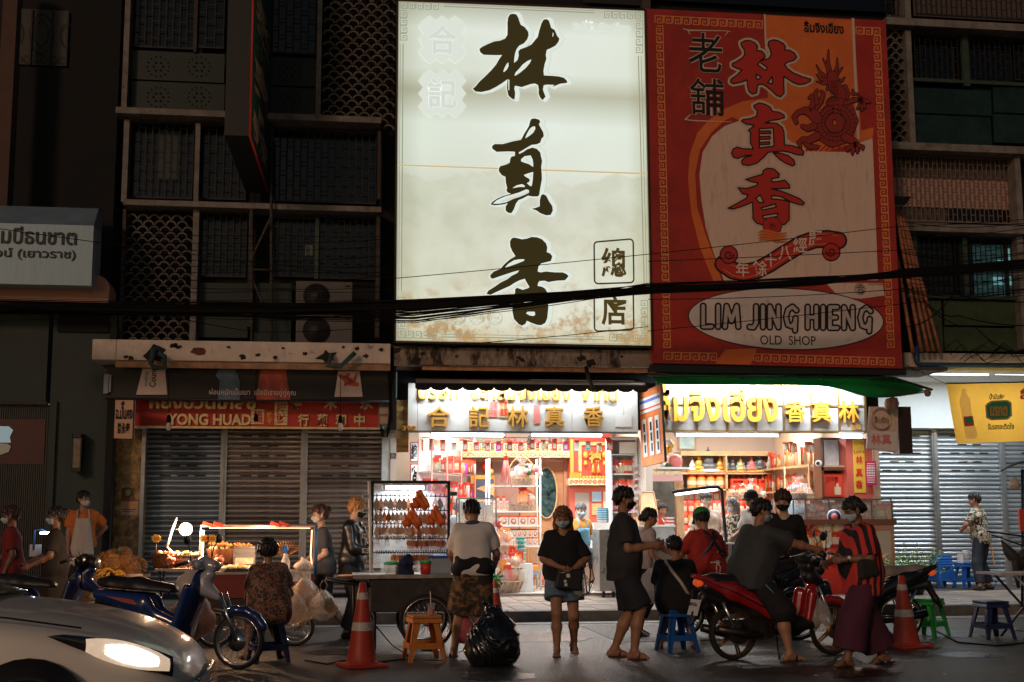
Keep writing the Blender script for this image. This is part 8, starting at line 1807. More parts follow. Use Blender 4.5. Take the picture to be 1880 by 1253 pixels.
p=ground(437,1229);sc=scooter('blue motorbike with a white headlight cowl parked behind the front of the silver car',(0,0,0),0,gloss('paint_blue',(.012,.035,.16)),cub=True,panel2=gloss('cowl_silver',(.42,.44,.50)),rimm=M['chrome']);a=R_(-24);sc.rotation_euler=(0,0,a);sc.location=(p.x-1.24*math.cos(a),p.y+.0-1.24*math.sin(a),0)
p=at(262,1070,14.6);sc=scooter('second blue motorbike with one chrome lever showing between the car and the fruit stall',(p.x-1.45,14.8,0),R_(-10),gloss('paint_navy',(.012,.022,.10)),cub=True,mirrors=False,rimm=M['chrome'])
p=ground(1668,1178);sc=scooter('black motorbike with a pale dusty seat facing left behind the striped woman',(p.x,p.y+.2,0),R_(172),gloss('paint_black',(.014,.013,.014)),seatm=mat('seat_dusty',(.30,.25,.22),.5,noise=.2),plate=False)
p=at(1425,1180,15.9);sc=scooter('black motorbike under the man in the red shirt and green cap',(p.x,15.9,0),R_(186),gloss('paint_black',(.014,.013,.014)),plate=False)
# rider on the red scooter
p=ground(1352,1214);L=Vector((p.x,p.y+.1,0))+Vector((math.cos(R_(14))*.22,math.sin(R_(14))*.22,0))
F=person('heavy man in a grey t-shirt and black shorts riding the red scooter',L,R_(106),1.74,'tan',pelvis=(0,0,.86),lean=17,head=(14,-22),handL=(.30,-.72,1.06),handR=(-.30,-.72,1.08),poleL=(.6,.2,-.8),poleR=(-.6,.2,-.8),footL=(.24,-.50,.30),footR=(-.30,-.26,.075),kneeR=(-.3,-1,.2),kneeL=(.2,-1,.3),
  shirt=cloth('slate_tee',(.055,.062,.066)),sleeve=.95,shirt_len=.09,pants=cloth('black2',(.014,.013,.015)),plen=1.08,ploose=.03,hair='short',mask=blue_mask,shoes=slip,bulk=1.28,belly=1.0,tight=1.6,curl=1.3)
b=MB();kk=F['k'][1];hp=F['pv']+Vector((-.09,0,-.05));b.tube([hp+Vector((-.11,.02,.02)),hp.lerp(kk,.5)+Vector((-.115,0,.01)),kk+Vector((-.10,0,0)),kk+Vector((-.095,.02,-.06))],.008,5);build('side_stripe',b,mat('stripe_cyan',(.10,.30,.42),.6),F['root'])
# silver car (front part shows at the lower left)
car=thing('silver_car','silver beige car with one lit headlight entering from the left, nose pointing right','car')
nx=at(374,1195,8.3).x;Yc=8.35
cp=mat('car_paint',(.80,.74,.67),.40,metal=.1,coat=.7,noise=.04,nscale=2)
ST=[(0.0,.34,.50,.58,.40),(-.06,.24,.60,.68,.62),(-.18,.20,.66,.76,.74),(-.38,.19,.72,.86,.82),(-.7,.19,.80,.94,.86),(-1.1,.19,.86,1.00,.88),(-1.6,.19,.90,1.03,.89),(-2.4,.19,.92,1.02,.90),(-3.3,.19,.93,1.02,.90),(-4.0,.22,.92,1.02,.88),(-4.4,.28,.88,.98,.80),(-4.5,.40,.80,.88,.6)]
P=[]
for dx,zl,zs,zt,w in ST:
 sec=[(0,zl),(w*.85,zl),(w*.985,zl+.08),(w,(zl+zs)/2),(w*.985,zs),(w*.93,zs+(zt-zs)*.45),(w*.74,zt-.02),(w*.4,zt),(0,zt+.008)]
 P.append([(nx+dx,Yc-y,z) for y,z in sec]+[(nx+dx,Yc+y,z) for y,z in sec[::-1][1:]])
b=MB();b.sheet(P);b.add([p_ for p_ in P[0]],[tuple(range(len(P[0])))]);o=build('body',b,cp,car);md=o.modifiers.new('s','SUBSURF');md.levels=md.render_levels=3
gw=mat('car_glass',(.012,.012,.014),.06,coat=1.0);P=[]
for dx,zb,zt,w in ((-1.22,1.0,1.03,.74),(-1.5,.98,1.15,.78),(-1.9,.98,1.34,.77),(-2.2,.98,1.42,.75),(-3.0,.98,1.46,.75),(-3.6,.98,1.38,.74),(-4.1,.98,1.12,.72),(-4.2,.98,1.03,.70)):
 sec=[(w+.06,zb-.02),(w*1.0,zb+(zt-zb)*.5),(w*.80,zt-.02),(w*.5,zt),(0,zt+.01)];P.append([(nx+dx,Yc-y,z) for y,z in sec]+[(nx+dx,Yc+y,z) for y,z in sec[::-1][1:]])
b=MB();b.sheet(P);o=build('windscreen',b,gw,car);md=o.modifiers.new('s','SUBSURF');md.levels=md.render_levels=2
b=MB();b.add([(nx-2.25,Yc-.5,1.455),(nx-2.25,Yc+.5,1.455),(nx-3.4,Yc+.5,1.46),(nx-3.4,Yc-.5,1.46)],[(0,1,2,3)]);build('roof',b,cp,car)
# headlight on the near front corner
def car_pt(dx,t_,off=.0):
 for (a,b_) in zip(ST[:-1],ST[1:]):
  if b_[0]<=dx<=a[0]:
   u=(a[0]-dx)/(a[0]-b_[0]);w=a[4]+(b_[4]-a[4])*u;zs_q=a[2]+(b_[2]-a[2])*u; return Vector((nx+dx+off*.5,Yc-w*.985-off,zs_q-.05+.14*t_))
hl=MB();P=[]
for i in range(9):
 dx=-.12-.66*i/8;hgt=math.sin(math.pi*min(1,.25+i/8*.75))**.6;P.append([car_pt(dx,.5+(j/4-.5)*hgt*(1-.35*i/8)+.10*i/8,.018+.012*math.sin(math.pi*j/4)) for j in range(5)])
hl.sheet(P[::-1]);build('headlight_housing',hl,mat('lamp_housing',(.02,.02,.02),.15,coat=1),car)
hl=MB();P=[]
for i in range(9):
 dx=-.14-.44*i/8;hgt=math.sin(math.pi*(.10+.80*i/8))**.6;P.append([car_pt(dx,.52+(j/4-.5)*hgt*1.0,.030+.01*math.sin(math.pi*j/4)) for j in range(5)])
hl.sheet(P[::-1]);build('headlight_glow_rim',hl,mat('warm_rim_glow',(.8,.7,.6),.25,metal=.6,emit=.55,ecol=(1,.72,.5),noise=.5,nscale=20),car)  # glowing sheet added as the warm rim of blur around the lamp
hl=MB();P=[]
for i in range(9):
 dx=-.20-.28*i/8;hgt=math.sin(math.pi*(.12+.76*i/8))**.7;P.append([car_pt(dx,.52+(j/4-.5)*hgt*.72,.040+.01*math.sin(math.pi*j/4)) for j in range(5)])
hl.sheet(P[::-1]);build('headlight',hl,mat('headlight_lit',(1,1,1),.3,emit=5.0,ecol=(1.0,.90,.78)),car)
b=MB();b.box(nx-.03,nx+.02,Yc-.38,Yc+.38,.36,.46);build('grille',b,M['black'],car);b=MB();b.tube([(nx+.015,Yc-.45,.55),(nx+.04,Yc,.57),(nx+.015,Yc+.45,.55)],.014,6);build('chrome_trim',b,M['chrome'],car)
b=MB();b.cbox((nx+.035,Yc,.40),(.01,.36,.12),M['white']);build('number_plate',b, None,car)
for dx in (-.86,-3.55):
 for s in (-1,1):
  b=MB();b.lathe([(.37,-.02),(.37,.02)],(nx+dx,Yc+s*.885,.36),28,axis='y');build('wheel_arch',b,M['black'],car)
  o=wheel(car,(0,0,0),r=.32,w=.10,rimm=mat('alloy',(.35,.34,.33),.3,metal=.8));
  for q_ in (o,):q_.location=(nx+dx,Yc+s*.83,.32)
b=MB();b.ball((nx-1.45,Yc-.98,1.03),.09, None,8,(.9,1.1,.7));build('wing_mirror',b,cp,car)
b=MB();b.tube([car_pt(-.6,1.15,.012),car_pt(-1.0,1.1,.012),car_pt(-1.4,1.1,.012),car_pt(-2.4,1.1,.012)],.006,5);b.tube([(nx-1.30,Yc-.905,.92),(nx-1.32,Yc-.91,.6),(nx-1.28,Yc-.90,.25)],.005,5);build('panel_gap',b,M['black'],car)
b=MB();b.tube([car_pt(-2.0,.0,.02),car_pt(-1.7,.0,.02)],.014,6);build('door_handle',b,cp,car)
ld=bpy.data.lights.new('headlamp_light','SPOT');ld.energy=90;ld.spot_size=R_(80);ld.spot_blend=.8;ld.color=(1,.80,.60);ld.shadow_soft_size=.05
lo=bpy.data.objects.new('headlamp_light',ld);COL.objects.link(lo);lo.parent=car;lo.location=(nx+.15,Yc-.62,.66);lo.rotation_euler=Vector((1,.12,-.10)).to_track_quat('-Z','Y').to_euler()
lo2=lo.copy();COL.objects.link(lo2);lo2.location=(nx+.15,Yc+.62,.66)
# ============================================================ street furniture
def cone(lab,loc,H_=.80,lean=(0,0),grime=1):
 t=thing('traffic_cone',lab,'traffic cone',loc);t.rotation_euler=(lean[0],lean[1],.3);r0_,r1_=.155,.032
 def rr(z): return r0_+(r1_-r0_)*((z-.04)/(H_-.04))
 b=MB();b.cbox((0,0,.018),(.42,.42,.034), None);build('base',b,M['cone'],t,bevel=.01)
 b=MB();b.lathe([(r0_+.02,.035),(r0_+.005,.055),(rr(.06),.07)]+[(rr(z),z) for z in (.2,.4,.6,.7)]+[(r1_,H_),(r1_*.55,H_),(r1_*.5,H_-.05)],(0,0,0),28,caps=False);build('cone_body',b,M['cone'],t)
 for z0,z1 in ((.43*H_,.53*H_),(.80*H_,.88*H_)):
  b=MB();b.lathe([(rr(z0)+.003,z0),(rr(z1)+.003,z1)],(0,0,0),28,caps=False);build('reflective_band',b,M['conew'],t)
 return t
c=Vector(at_feet(664,1224));cone('orange traffic cone with pale bands between the snack stall and the orange stool',c,.83)
c=Vector(at_feet(908,1178));t=cone('worn red traffic cone behind the black rubbish bag, tied with a green ribbon',c,.72);
b=MB();tp=Vector((0,0,.76))
for k in range(8):a=2*math.pi*k/8;d=Vector((math.cos(a),-.3,math.sin(a)*.7));b.tube([tp,tp+d*.08,tp+d*.10+Vector((0,0,.02)),tp+d*.03],.010,4)
b.tube([tp,tp+Vector((.06,-.05,-.12))],.012,4);b.tube([tp,tp+Vector((.09,-.03,-.08))],.012,4);r=build('ribbon_bow',b,M['green']);r.location=c;tag(r,'green ribbon bow tied on top of the worn red cone','ribbon')
c=Vector(at_feet(1664,1188));cone('traffic cone with one worn pale band right of the striped woman',c,.80,(0,R_(-2)))
c=Vector(at_feet(778,1213));stool('orange plastic stool with a drink on it, before the squid cart',c,.15,M['orangep'],.47,.36)
cu=thing('drink_cup','clear cup of red drink with a straw on the orange stool','cup',c+Vector((.07,-.05,.472)));b=MB();b.lathe([(.030,0),(.042,.12),(.044,.12)],(0,0,0),16,caps=False);build('cup_body',b,M['plastic'],cu);b=MB();b.lathe([(.029,.002),(.036,.06),(.0,.06)],(0,0,0),16);build('drink',b,mat('red_drink',(.45,.06,.03),.2),cu);b=MB();b.tube([(0,0,.02),(-.01,.0,.24)],.005,6);build('straw',b,M['white'],cu)
# rubbish bag
c=Vector(at_feet(903,1222));tb=thing('rubbish_bag','full shiny black rubbish bag tied at the top on the road','rubbish bag',c)
q=random.Random(5)
def bagd(X,F):
 a=np.arctan2(X[...,1],X[...,0]);z=X[...,2]
 w=3*np.sin(X[...,0]*11+z*7)+2*np.sin(z*13-X[...,1]*9+1);n=.022*np.abs(np.sin(a*3.5+z*5+w))*np.clip(z*3,.3,1)+.016*np.abs(np.sin(z*17+a*2+w*1.3))-.020+.008*np.sin(X[...,0]*53+w*2+z*37)+.010*np.sin(a*13+w*.8)*np.clip((z-.25)*3,0,1)
 return np.maximum(F+n*.8,-X[...,2]).astype(np.float32)
field_obj('bag_body',[((-.04,0,.20),(.05,0,.24),.235,.235,.08),((.02,0,.4),(.0,0,.5),.17,.10,.10),((-.09,0,.12),(.11,0,.12),.16,.16,.05),((-.05,0,.52),(-.07,0,.60),.05,.02,.05)],.0105,mat('bin_liner',(.010,.010,.011),.16,coat=.5,spec=.8),tb,disp=bagd)
b=MB();
for k in range(7):a=2*math.pi*k/7;b.tube([(-.07,0,.60),(-.07+.05*math.cos(a),.05*math.sin(a),.64+.02*(k%2))],[.015,.006],5)
build('tied_neck',b,mat('bin_liner',(.01,.01,.011)),tb)
# dried squid cart
Yq=14.7
qc=thing('squid_cart','wheeled cart with a lit display frame of dried squid hung on wires','food cart')
x0,x1,z0,z1=rect(684,886,826,1050,Yq);xl,xr=at(640,1055,Yq).x,at(832,1055,Yq).x;zt=at(700,1056,Yq).z
b=MB();b.box(xl+.25,xr,Yq,Yq+.7,.42,zt-.04);build('cart_body',b,mat('cart_dark',(.03,.026,.024),.6,noise=.4,nscale=5),qc,bevel=.01)
b=MB();b.box(xl+.05,xr+.02,Yq-.04,Yq+.74,zt-.04,zt);build('cart_top',b,mat('cart_top',(.35,.33,.30),.4,metal=.3,noise=.3),qc)
b=MB();b.box(at(766,1100,Yq).x,xr-.02,Yq-.012,Yq,at(766,1106,Yq).z,zt-.05);build('side_box',b,mat('side_metal',(.06,.05,.045),.5,metal=.4,noise=.5,nscale=9),qc)
for s in (0,1):
 w_=wheel(qc,(at(783,1150,Yq).x,Yq-.05+.78*s,.31),r=.31,w=.022,spokes=28,name='cart_wheel')
b=MB();b.tube([(xl+.3,Yq+.06,0),(xl+.3,Yq+.06,.45)],.02,6);b.tube([(xl+.3,Yq+.64,0),(xl+.3,Yq+.64,.45)],.02,6);b.tube([(xl+.3,Yq+.1,.7),(xl-.25,Yq+.1,.78),(xl-.25,Yq+.6,.78),(xl+.3,Yq+.6,.7)],.018,6);build('cart_leg',b,M['black'],qc)
b=MB();zfb=at(700,1046,Yq).z
for x in (x0,x1):b.box(x-.016,x+.016,Yq+.15,Yq+.19,zfb,z1)
b.box(x0-.016,x1+.016,Yq+.15,Yq+.19,z1-.012,z1+.024);b.tube([(x0,Yq+.17,z1),(x0,Yq+.6,z1-.05)],.012,5);b.tube([(x1,Yq+.17,z1),(x1,Yq+.6,z1-.05)],.012,5);build('display_frame',b,M['black'],qc)
b=MB();b.add([(x0,Yq+.45,zfb),(x1,Yq+.45,zfb),(x1,Yq+.45,z1),(x0,Yq+.45,z1)],[(0,1,2,3)]);o=build('clear_backing',b,mat('foggy_plastic',(.75,.78,.80),.25,alpha=.55,noise=.2,nscale=2,bump=.8,bscale=6),qc)
tube_light((706,893,780,898),Yq+.3,'white tube lamp at the top of the squid display',16,r=.02)
b=MB();b.add([(x0+.01,Yq+.152,z1-.02),(x0+.35,Yq+.152,z1-.02),(x0+.30,Yq+.15,z1-.25),(x0+.01,Yq+.152,z1-.30)],[(0,1,2,3)]);build('plastic_sheet',b,M['plastic'],qc)
rows=[at(700,y,Yq+.2).z for y in (910,936,961,988,1014)]
sqm=[mat('squid_pale',(.62,.42,.30),.5,noise=.3,nscale=20),mat('squid_brown',(.45,.16,.06),.5,noise=.4,nscale=20),mat('squid_orange',(.80,.20,.03),.5,noise=.2,nscale=20),mat('squid_grey',(.52,.47,.46),.5,noise=.3,nscale=20)]
def squid_mesh(m,big):
 b=MB();L_=1.0
 b.add([(0,0,0),(-.22,.02,-.25),(-.30,0,-.45),(-.12,.01,-.55),(.12,-.01,-.55),(.30,0,-.45),(.22,-.02,-.25)],[tuple(range(7))]);b.add([(0,.05,0),(-.22,.07,-.25),(-.12,.06,-.55),(.12,.06,-.55),(.22,.05,-.25)],[tuple(range(5))[::-1]])
 for k in range(5):x=-.14+.07*k;b.tube([(x*.8,.02,-.52),(x*1.4,.02+.03*(k%2),-.75),(x*1.7+.03*(k%2),0,-1.0)],[.03,.022,.008],4)
 return b.mesh('dried_squid',m)
sqme=[squid_mesh(m,0) for m in sqm];q=random.Random(9)
for r_,z in enumerate(rows):
 b=MB();b.tube([(x0,Yq+.17,z),(x1,Yq+.17,z-.012)],.006,5);build('wire',b,M['black'],qc)
 b=MB();n=(16,18,20,46,40)[r_]
 cl=MB()
 for k in range(n):
  x=x0+.05+(x1-x0-.1)*k/(n-1);cl.cbox((x,Yq+.16,z),(.010,.02,.042), None,ry=q.uniform(-.3,.3))
 build('clothes_peg',cl,M['black'],qc)['kind']='stuff'
 for k in range(n):
  x=x0+.05+(x1-x0-.1)*k/(n-1);f_=k/n
  if r_==3 and f_<.45:continue
  if r_==4 and (f_<.22 or f_>.8):continue
  mi=(3,3 if f_<.5 else 0,0 if f_<.75 else 1,1,1)[r_]
  if q.random()<.25:mi=q.randrange(2)
  if r_ in (0,1) and f_>.6 and not (r_==1 or (k%3)):continue
  o=link('dried_squid',sqme[mi],qc,(x,Yq+.15+q.uniform(-.02,.03),z-.02),q.uniform(-.7,.7));s=(.24,.23,.22,.14,.14)[r_]*q.uniform(.8,1.1);o.scale=(s*.6,s*.6,s)
for (px,py,w_,h_) in ((770,902,34,32),(756,936,40,30),(800,930,38,34)):
 b=MB();c=at(px,py,Yq+.12);ww,hh=w_/159,h_/159
 def bd(X,F): return F+(.01*np.sin(X[...,0]*90+X[...,2]*50)).astype(np.float32)
 field_obj('roe_bag',[((c.x,c.y,c.z-.02),(c.x-.05,c.y,c.z-hh*.75),.03,.06,.03),((c.x,c.y,c.z-.02),(c.x+.06,c.y,c.z-hh*.8),.03,.06,.03)],.012,mat('squid_orange2',(.85,.16,.02),.35,noise=.25,nscale=20,bump=.8,bscale=30),qc,disp=bd)
for k,(s,y) in enumerate((('50',912),('30',938),('20',963),('10',985),('5',1012))):
 pt_=bx('price_card',(665,y-5,677,y+4),Yq+.13,.008,M['white'],qc);t=MB();text(t,s,rect(667,y-3.5,675,y+2.5,Yq+.12),Yq+.127,M['black'],bold=.03);build('price_digits',t, None,pt_)
pt_=bx('price_card',(826,903,839,911),Yq+.13,.008,mat('card_dark',(.25,.23,.2),.5),qc);t=MB();text(t,'50',rect(828,904.5,837,909.5,Yq+.12),Yq+.127,M['black'],bold=.03);build('price_digits',t, None,pt_)
b=MB();b.tube([at(678,884,Yq+.15),at(682,1052,Yq+.15)],.022,5);build('white_post',b,M['white'],qc)
for lab,px,py,col_,w_,h_ in (('green lidded tub on the squid cart',722,1054,M['green'],.20,.11),('green jar lid tub beside the blue boxes on the squid cart',782,1052,M['green'],.13,.12)):
 c=at(px,py,Yq+.1);t=thing('food_tub',lab,'tub',(c.x,Yq+.12,zt));b=MB();b.lathe([(w_*.45,0),(w_*.5,h_),],(0,0,0),16);build('tub_body',b,M['plastic'] if w_>.15 else M['redsign'],t);b=MB();b.lathe([(w_*.53,h_),(w_*.53,h_+.025),(w_*.4,h_+.035)],(0,0,0),16);build('lid',b,col_,t)
c=at(745,1054,Yq+.05);t=thing('dark_bundle','dark blue cloth bundle piled on the squid cart','bundle',(c.x,Yq+.10,zt));field_obj('cloth_heap',[((0,0,.05),(.02,0,.10),.11,.08,.04),((0,0,.14),(.03,0,.20),.05,.03,.04)],.012,cloth('navy_bundle',(.012,.018,.07)),t,disp=folds(.016,8,20,8))
c=at(804,1054,Yq+.1);t=thing('plastic_box','blue lidded clear box at the right end of the squid cart','box',(c.x+.02,Yq+.2,zt),.1);b=MB();b.cbox((0,0,.09),(.26,.2,.18), None);build('box_body',b,mat('box_blue_clear',(.35,.42,.5),.3,noise=.1),t,bevel=.01);b=MB();b.cbox((0,0,.195),(.29,.23,.03), None);build('lid',b,M['blue'],t,bevel=.006)
c=at(648,1062,Yq-.1);t=thing('round_tray','round metal tray on the cart handle before the blond person','tray',(at(650,1060,Yq).x,Yq+.15,at(650,1062,Yq).z));b=MB();b.lathe([(.16,0),(.18,.02),(.18,.03),(.15,.02)],(0,0,0),20);build('tray_plate',b,M['wood'],t);b=MB();b.tube([(0,0,0),(0,0,-.75)],.015,6);build('tray_stand',b,M['black'],t)
b=MB();b.tube([Vector(at_feet(677,1120,.5)),Vector(at_feet(690,1150,.2)),Vector(at_feet(720,1185)),Vector(at_feet(760,1212)),Vector(at_feet(810,1214)),Vector(at_feet(850,1195))],.008,5);tag(build('power_cord',b,M['cable']),'thin dark cord lying on the road between the cone and the rubbish bag','cord')
# snack stall with lit frame
Yn=15.4
sn=thing('snack_stall','snack stall with a warm lit tube frame and baskets of food, behind the seated woman','food stall')
zt2=at(480,1050,Yn).z;xa2,xb2=at(365,1050,Yn).x,at(576,1050,Yn).x
b=MB();b.box(xa2,xb2,Yn,Yn+.65,zt2-.03,zt2);build('table_top',b,mat('stall_top',(.40,.36,.32),.35,metal=.3,noise=.2),sn)
b=MB();b.box(xa2+.1,xb2,Yn+.02,Yn+.63,zt2-.30,zt2-.032);build('red_panel',b,mat('stall_red',(.18,.02,.015),.5),sn)
bx('menu_card',(534,1052,571,1068),Yn-.012,.01,mat('menu_card',(.5,.42,.36),.5,noise=.5,nscale=16),sn)
b=MB();b.box(xa2+.1,xb2,Yn+.05,Yn+.6,.35,zt2-.31);build('stall_body',b,mat('cart_dark',(.03,.026,.024)),sn)
for x in (xa2+.2,xb2-.2):wheel(sn,(x,Yn,.22),r=.22,w=.03,spokes=16,name='stall_wheel')
zf_=at(470,966,Yn).z;b=MB();b.tube([(xa2,Yn+.1,zt2),(xa2,Yn+.1,zf_),(xb2,Yn+.1,zf_),(xb2,Yn+.1,zt2-.1)],.018,8);build('frame',b,mat('frame_paint',(.35,.28,.25),.4,metal=.3),sn)
b=MB();b.tube([(xb2+.02,Yn+.1,zf_),(xb2+.02,Yn+.1,zt2-.05)],.020,8);build('blue_post',b,mat('blue_post',(.04,.14,.28),.4),sn)
b=MB();b.tube([(xa2+.03,Yn+.07,zt2+.12),(xa2+.03,Yn+.07,zf_-.05)],.014,8);build('lit_tube',b,M['tubew'],sn)
strip=mat('strip_warm',(1,.8,.6),.5,emit=2.4,ecol=(1.0,.50,.26));b=MB();b.tube([(xa2+.1,Yn+.08,zf_-.02),(xb2-.05,Yn+.08,zf_-.03)],.006,6);b.tube([(xb2-.03,Yn+.07,zf_-.05),(xb2-.04,Yn+.07,zf_-.35),(xb2-.02,Yn+.07,zt2+.05)],.008,6);build('lit_strip',b,strip,sn)
b=MB();
for x in (xa2+.08,xa2+.2,(xa2+xb2)/2+.2,(xa2+xb2)/2+.3):b.cbox((x,Yn+.08,zf_+.02),(.12,.03,.04), None,ry=.3)
build('red_ribbon',b,mat('ribbon_red',(.5,.05,.03),.5),sn)
def lampd(name,parent,loc,e,col,r=.03):
 ld=bpy.data.lights.new(name,'POINT');ld.energy=e;ld.color=col;ld.shadow_soft_size=r;lo=bpy.data.objects.new(name,ld);COL.objects.link(lo);lo.parent=parent;lo.location=loc
t=thing('stall_bulb','bare warm bulb glowing on a tilted white arm at the snack stall','lamp');c=at(341,972,Yn+.1);b=MB();b.ball(c,.075, None,10);build('glowing_bulb',b,mat('bulb_lit',(1,1,1),.5,emit=26,ecol=(1,.72,.46)),t)
b=MB();b.tube([at(324,951,Yn+.15),at(306,1004,Yn+.15)],.016,8);b.tube([at(318,972,Yn+.15),c],.007,5);b.tube([at(306,1004,Yn+.15),at(322,1020,Yn+.1)],.012,5);build('tilted_arm',b,M['white'],t);lampd('bulb_light',t,c+Vector((0,-.10,-.02)),75,(1,.60,.32));lampd('strip_light',sn,((xa2+xb2)/2,Yn+.02,zf_-.1),26,(1,.55,.30),.1)
# side table
tt=thing('folding_table','pale folding table at the left of the snack stall carrying wicker baskets','table');x0,x1,z0,z1=rect(285,1044,366,1048,Yn);b=MB();b.box(x0,x1,Yn-.05,Yn+.5,z0,z1);build('tabletop',b,mat('table_beige',(.45,.36,.28),.5),tt)
for x in (x0+.05,x1-.05):b=MB();b.tube([(x,Yn,z0),(x+.02,Yn+.4,0)],.013,6);b.tube([(x,Yn+.45,z0),(x-.02,Yn+.0,0)],.013,6);build('leg',b,M['black'],tt)
b=MB();b.tube([(x0+.05,Yn,z0-.35),(x1-.05,Yn,z0-.02)],.011,5);build('brace',b,M['black'],tt)
foodm=[mat('food_golden',(.62,.26,.06),.5,noise=.4,nscale=20),mat('food_red',(.55,.12,.05),.5,noise=.3,nscale=20),mat('food_green',(.16,.24,.05),.5,noise=.4,nscale=20),mat('food_pale',(.70,.50,.32),.5,noise=.3,nscale=20)]
brown_w=mat('basket_brown',(.20,.08,.035),.6,noise=.3,nscale=20)
def fbasket(lab,px,py,Y,w_,d_,h_,fm,n,seed,mm=None,wire=False):
 c=at(px,py,Y);q_=random.Random(seed);t=thing('food_basket',lab,'basket',(c.x,c.y,c.z));b=MB()
 if wire:
  for k in range(int(w_/.03)+1):x=-w_/2+k*.03;b.box(x-.004,x+.004,-d_/2,-d_/2+.008,0,h_)
  for z in (0,h_*.33,h_*.66,h_):b.box(-w_/2,w_/2,-d_/2-.002,-d_/2+.01,z-.006,z+.006)
  b.box(-w_/2,w_/2,-d_/2+.01,d_/2,0,.01);b.box(-w_/2,-w_/2+.01,-d_/2,d_/2,0,h_);b.box(w_/2-.01,w_/2,-d_/2,d_/2,0,h_)
 else:b.lathe([(w_*.40,0),(w_*.5,h_),(w_*.53,h_+.012),(w_*.47,h_)],(0,0,0),22)
 build('basket_shell',b,mm or brown_w,t);me={}
 for k in range(n):
  x,y=q_.uniform(-.42,.42)*w_,q_.uniform(-.4,.4)*d_;m_=q_.choice(fm)
  if m_.name not in me:b=MB();b.ball((0,0,0),1, None,4,(1.2,.8,.8));me[m_.name]=b.mesh('food_piece',m_)
  o=link('food_piece',me[m_.name],t,(x,y,h_+q_.uniform(-.01,.035)*(1-abs(x)/w_)),q_.uniform(0,3));s=q_.uniform(.018,.032);o.scale=(s,s,s)
 return t
fbasket('brown basket of fried snacks at the left end of the folding table',306,1043,Yn+.2,.38,.34,.16,foodm[:2]+foodm[3:],26,1)
fbasket('brown wire crate of leafy food right of the left basket',342,1043,Yn+.2,.36,.34,.15,foodm[2:],24,2,wire=True)
fbasket('round basket heaped with green food behind the snack counter',405,1034,Yn+.4,.34,.3,.16,foodm[2:],24,3);fbasket('upper basket of golden balls at the top of the snack display',403,1007,Yn+.5,.26,.2,.04,[foodm[0]],22,4)
fbasket('second tray of golden balls right of the upper basket',440,1008,Yn+.5,.34,.2,.03,[foodm[0]],24,5);fbasket('flat tray of chopped fried food on the snack counter',434,1049,Yn+.15,.40,.22,.03,foodm[:1]+foodm[3:],34,6,M['steel'])
ca=thing('glass_tray_box','small glass box of food in the middle of the snack counter','display case');b=MB();x0,x1,z0,z1=rect(428,1006,468,1036,Yn+.3);b.box(x0,x1,Yn+.3,Yn+.6,z0,z1);build('glass',b,M['glass'],ca);b=MB();b.box(x0,x1,Yn+.29,Yn+.61,z0-.02,z0);b.box(x0,x1,Yn+.29,Yn+.61,z1,z1+.012);build('frame',b,M['steel'],ca);b=MB();b.box(x0+.02,x1-.02,Yn+.33,Yn+.58,z0+.001,z0+.07);build('food_layer',b,foodm[3],ca)
for k,(px,lab) in enumerate(((287,'yellow and red star price tag at the far left of the stall'),(375,'yellow star price tag left of the second pair on the stall'),(389,'yellow and orange star price tag over the green food basket'))):
 t=thing('price_tag',lab,'sign');c=at(px,989,Yn);b=MB();b.prism([(c.x+(.062 if j%2 else .048)*math.cos(2*math.pi*j/16),c.z+(.05 if j%2 else .04)*math.sin(2*math.pi*j/16)) for j in range(16)],Yn-.005,Yn+.005);build('star_card',b,M['yellow'],t);b=MB();b.tube([(c.x,Yn,c.z-.04),(c.x,Yn,c.z-.24)],.006,5);build('stick',b,M['black'],t);b=MB();text(b,'20',(c.x-.03,c.x+.03,c.z-.02,c.z+.02),Yn-.007,M['redb'],bold=.04);build('price_digits',b, None,t)
for px,lab in ((313,'small pink pig figurine before the left basket'),(402,'small orange pig figurine before the round basket')):
 c=at(px,1035,Yn);t=thing('pig_figurine',lab,'figurine',c);b=MB();b.ball((0,0,.04),.05, None,8,(1.2,.8,.9));b.ball((.0,-.045,.055),.022, None,6)
 for s in (-1,1):b.ball((s*.028,-.01,.088),.014, None,5);b.ball((s*.03,-.02,.0),.014, None,5)
 build('pig_body',b,mat('pig_pink',(.65,.22,.14),.4),t)
c=at(524,1048,Yn+.1);t=thing('skewer_holder','clear bottle holding skewers with a blue top at the right of the snack stall','skewers',c);b=MB();b.lathe([(.05,0),(.055,.1),(.03,.16),(.025,.2)],(0,0,0),12);build('bottle',b,M['plastic'],t);b=MB()
for k in range(16):a=R_(-80+10*k);b.tube([(0,0,.16),(.14*math.sin(a),.02*math.cos(k),.20+.10*math.cos(a)),(.20*math.sin(a),0,.22+.12*math.cos(a))],.004,4)
build('skewer',b,foodm[0],t);b=MB();b.cbox((0,0,.25),(.05,.03,.09));build('blue_top',b,M['blue'],t)
c=at(556,1049,Yn);t=thing('tied_bag','small knotted white plastic bag at the right end of the snack counter','bag',c+Vector((0,.1,0)));field_obj('bag_body',[((-.05,0,.05),(.07,0,.05),.055,.055,.03),((0,0,.1),(-.02,0,.16),.03,.012,.03)],.011,mat('white_plastic',(.6,.5,.42),.35),t,disp=folds(.01,4,30,12))
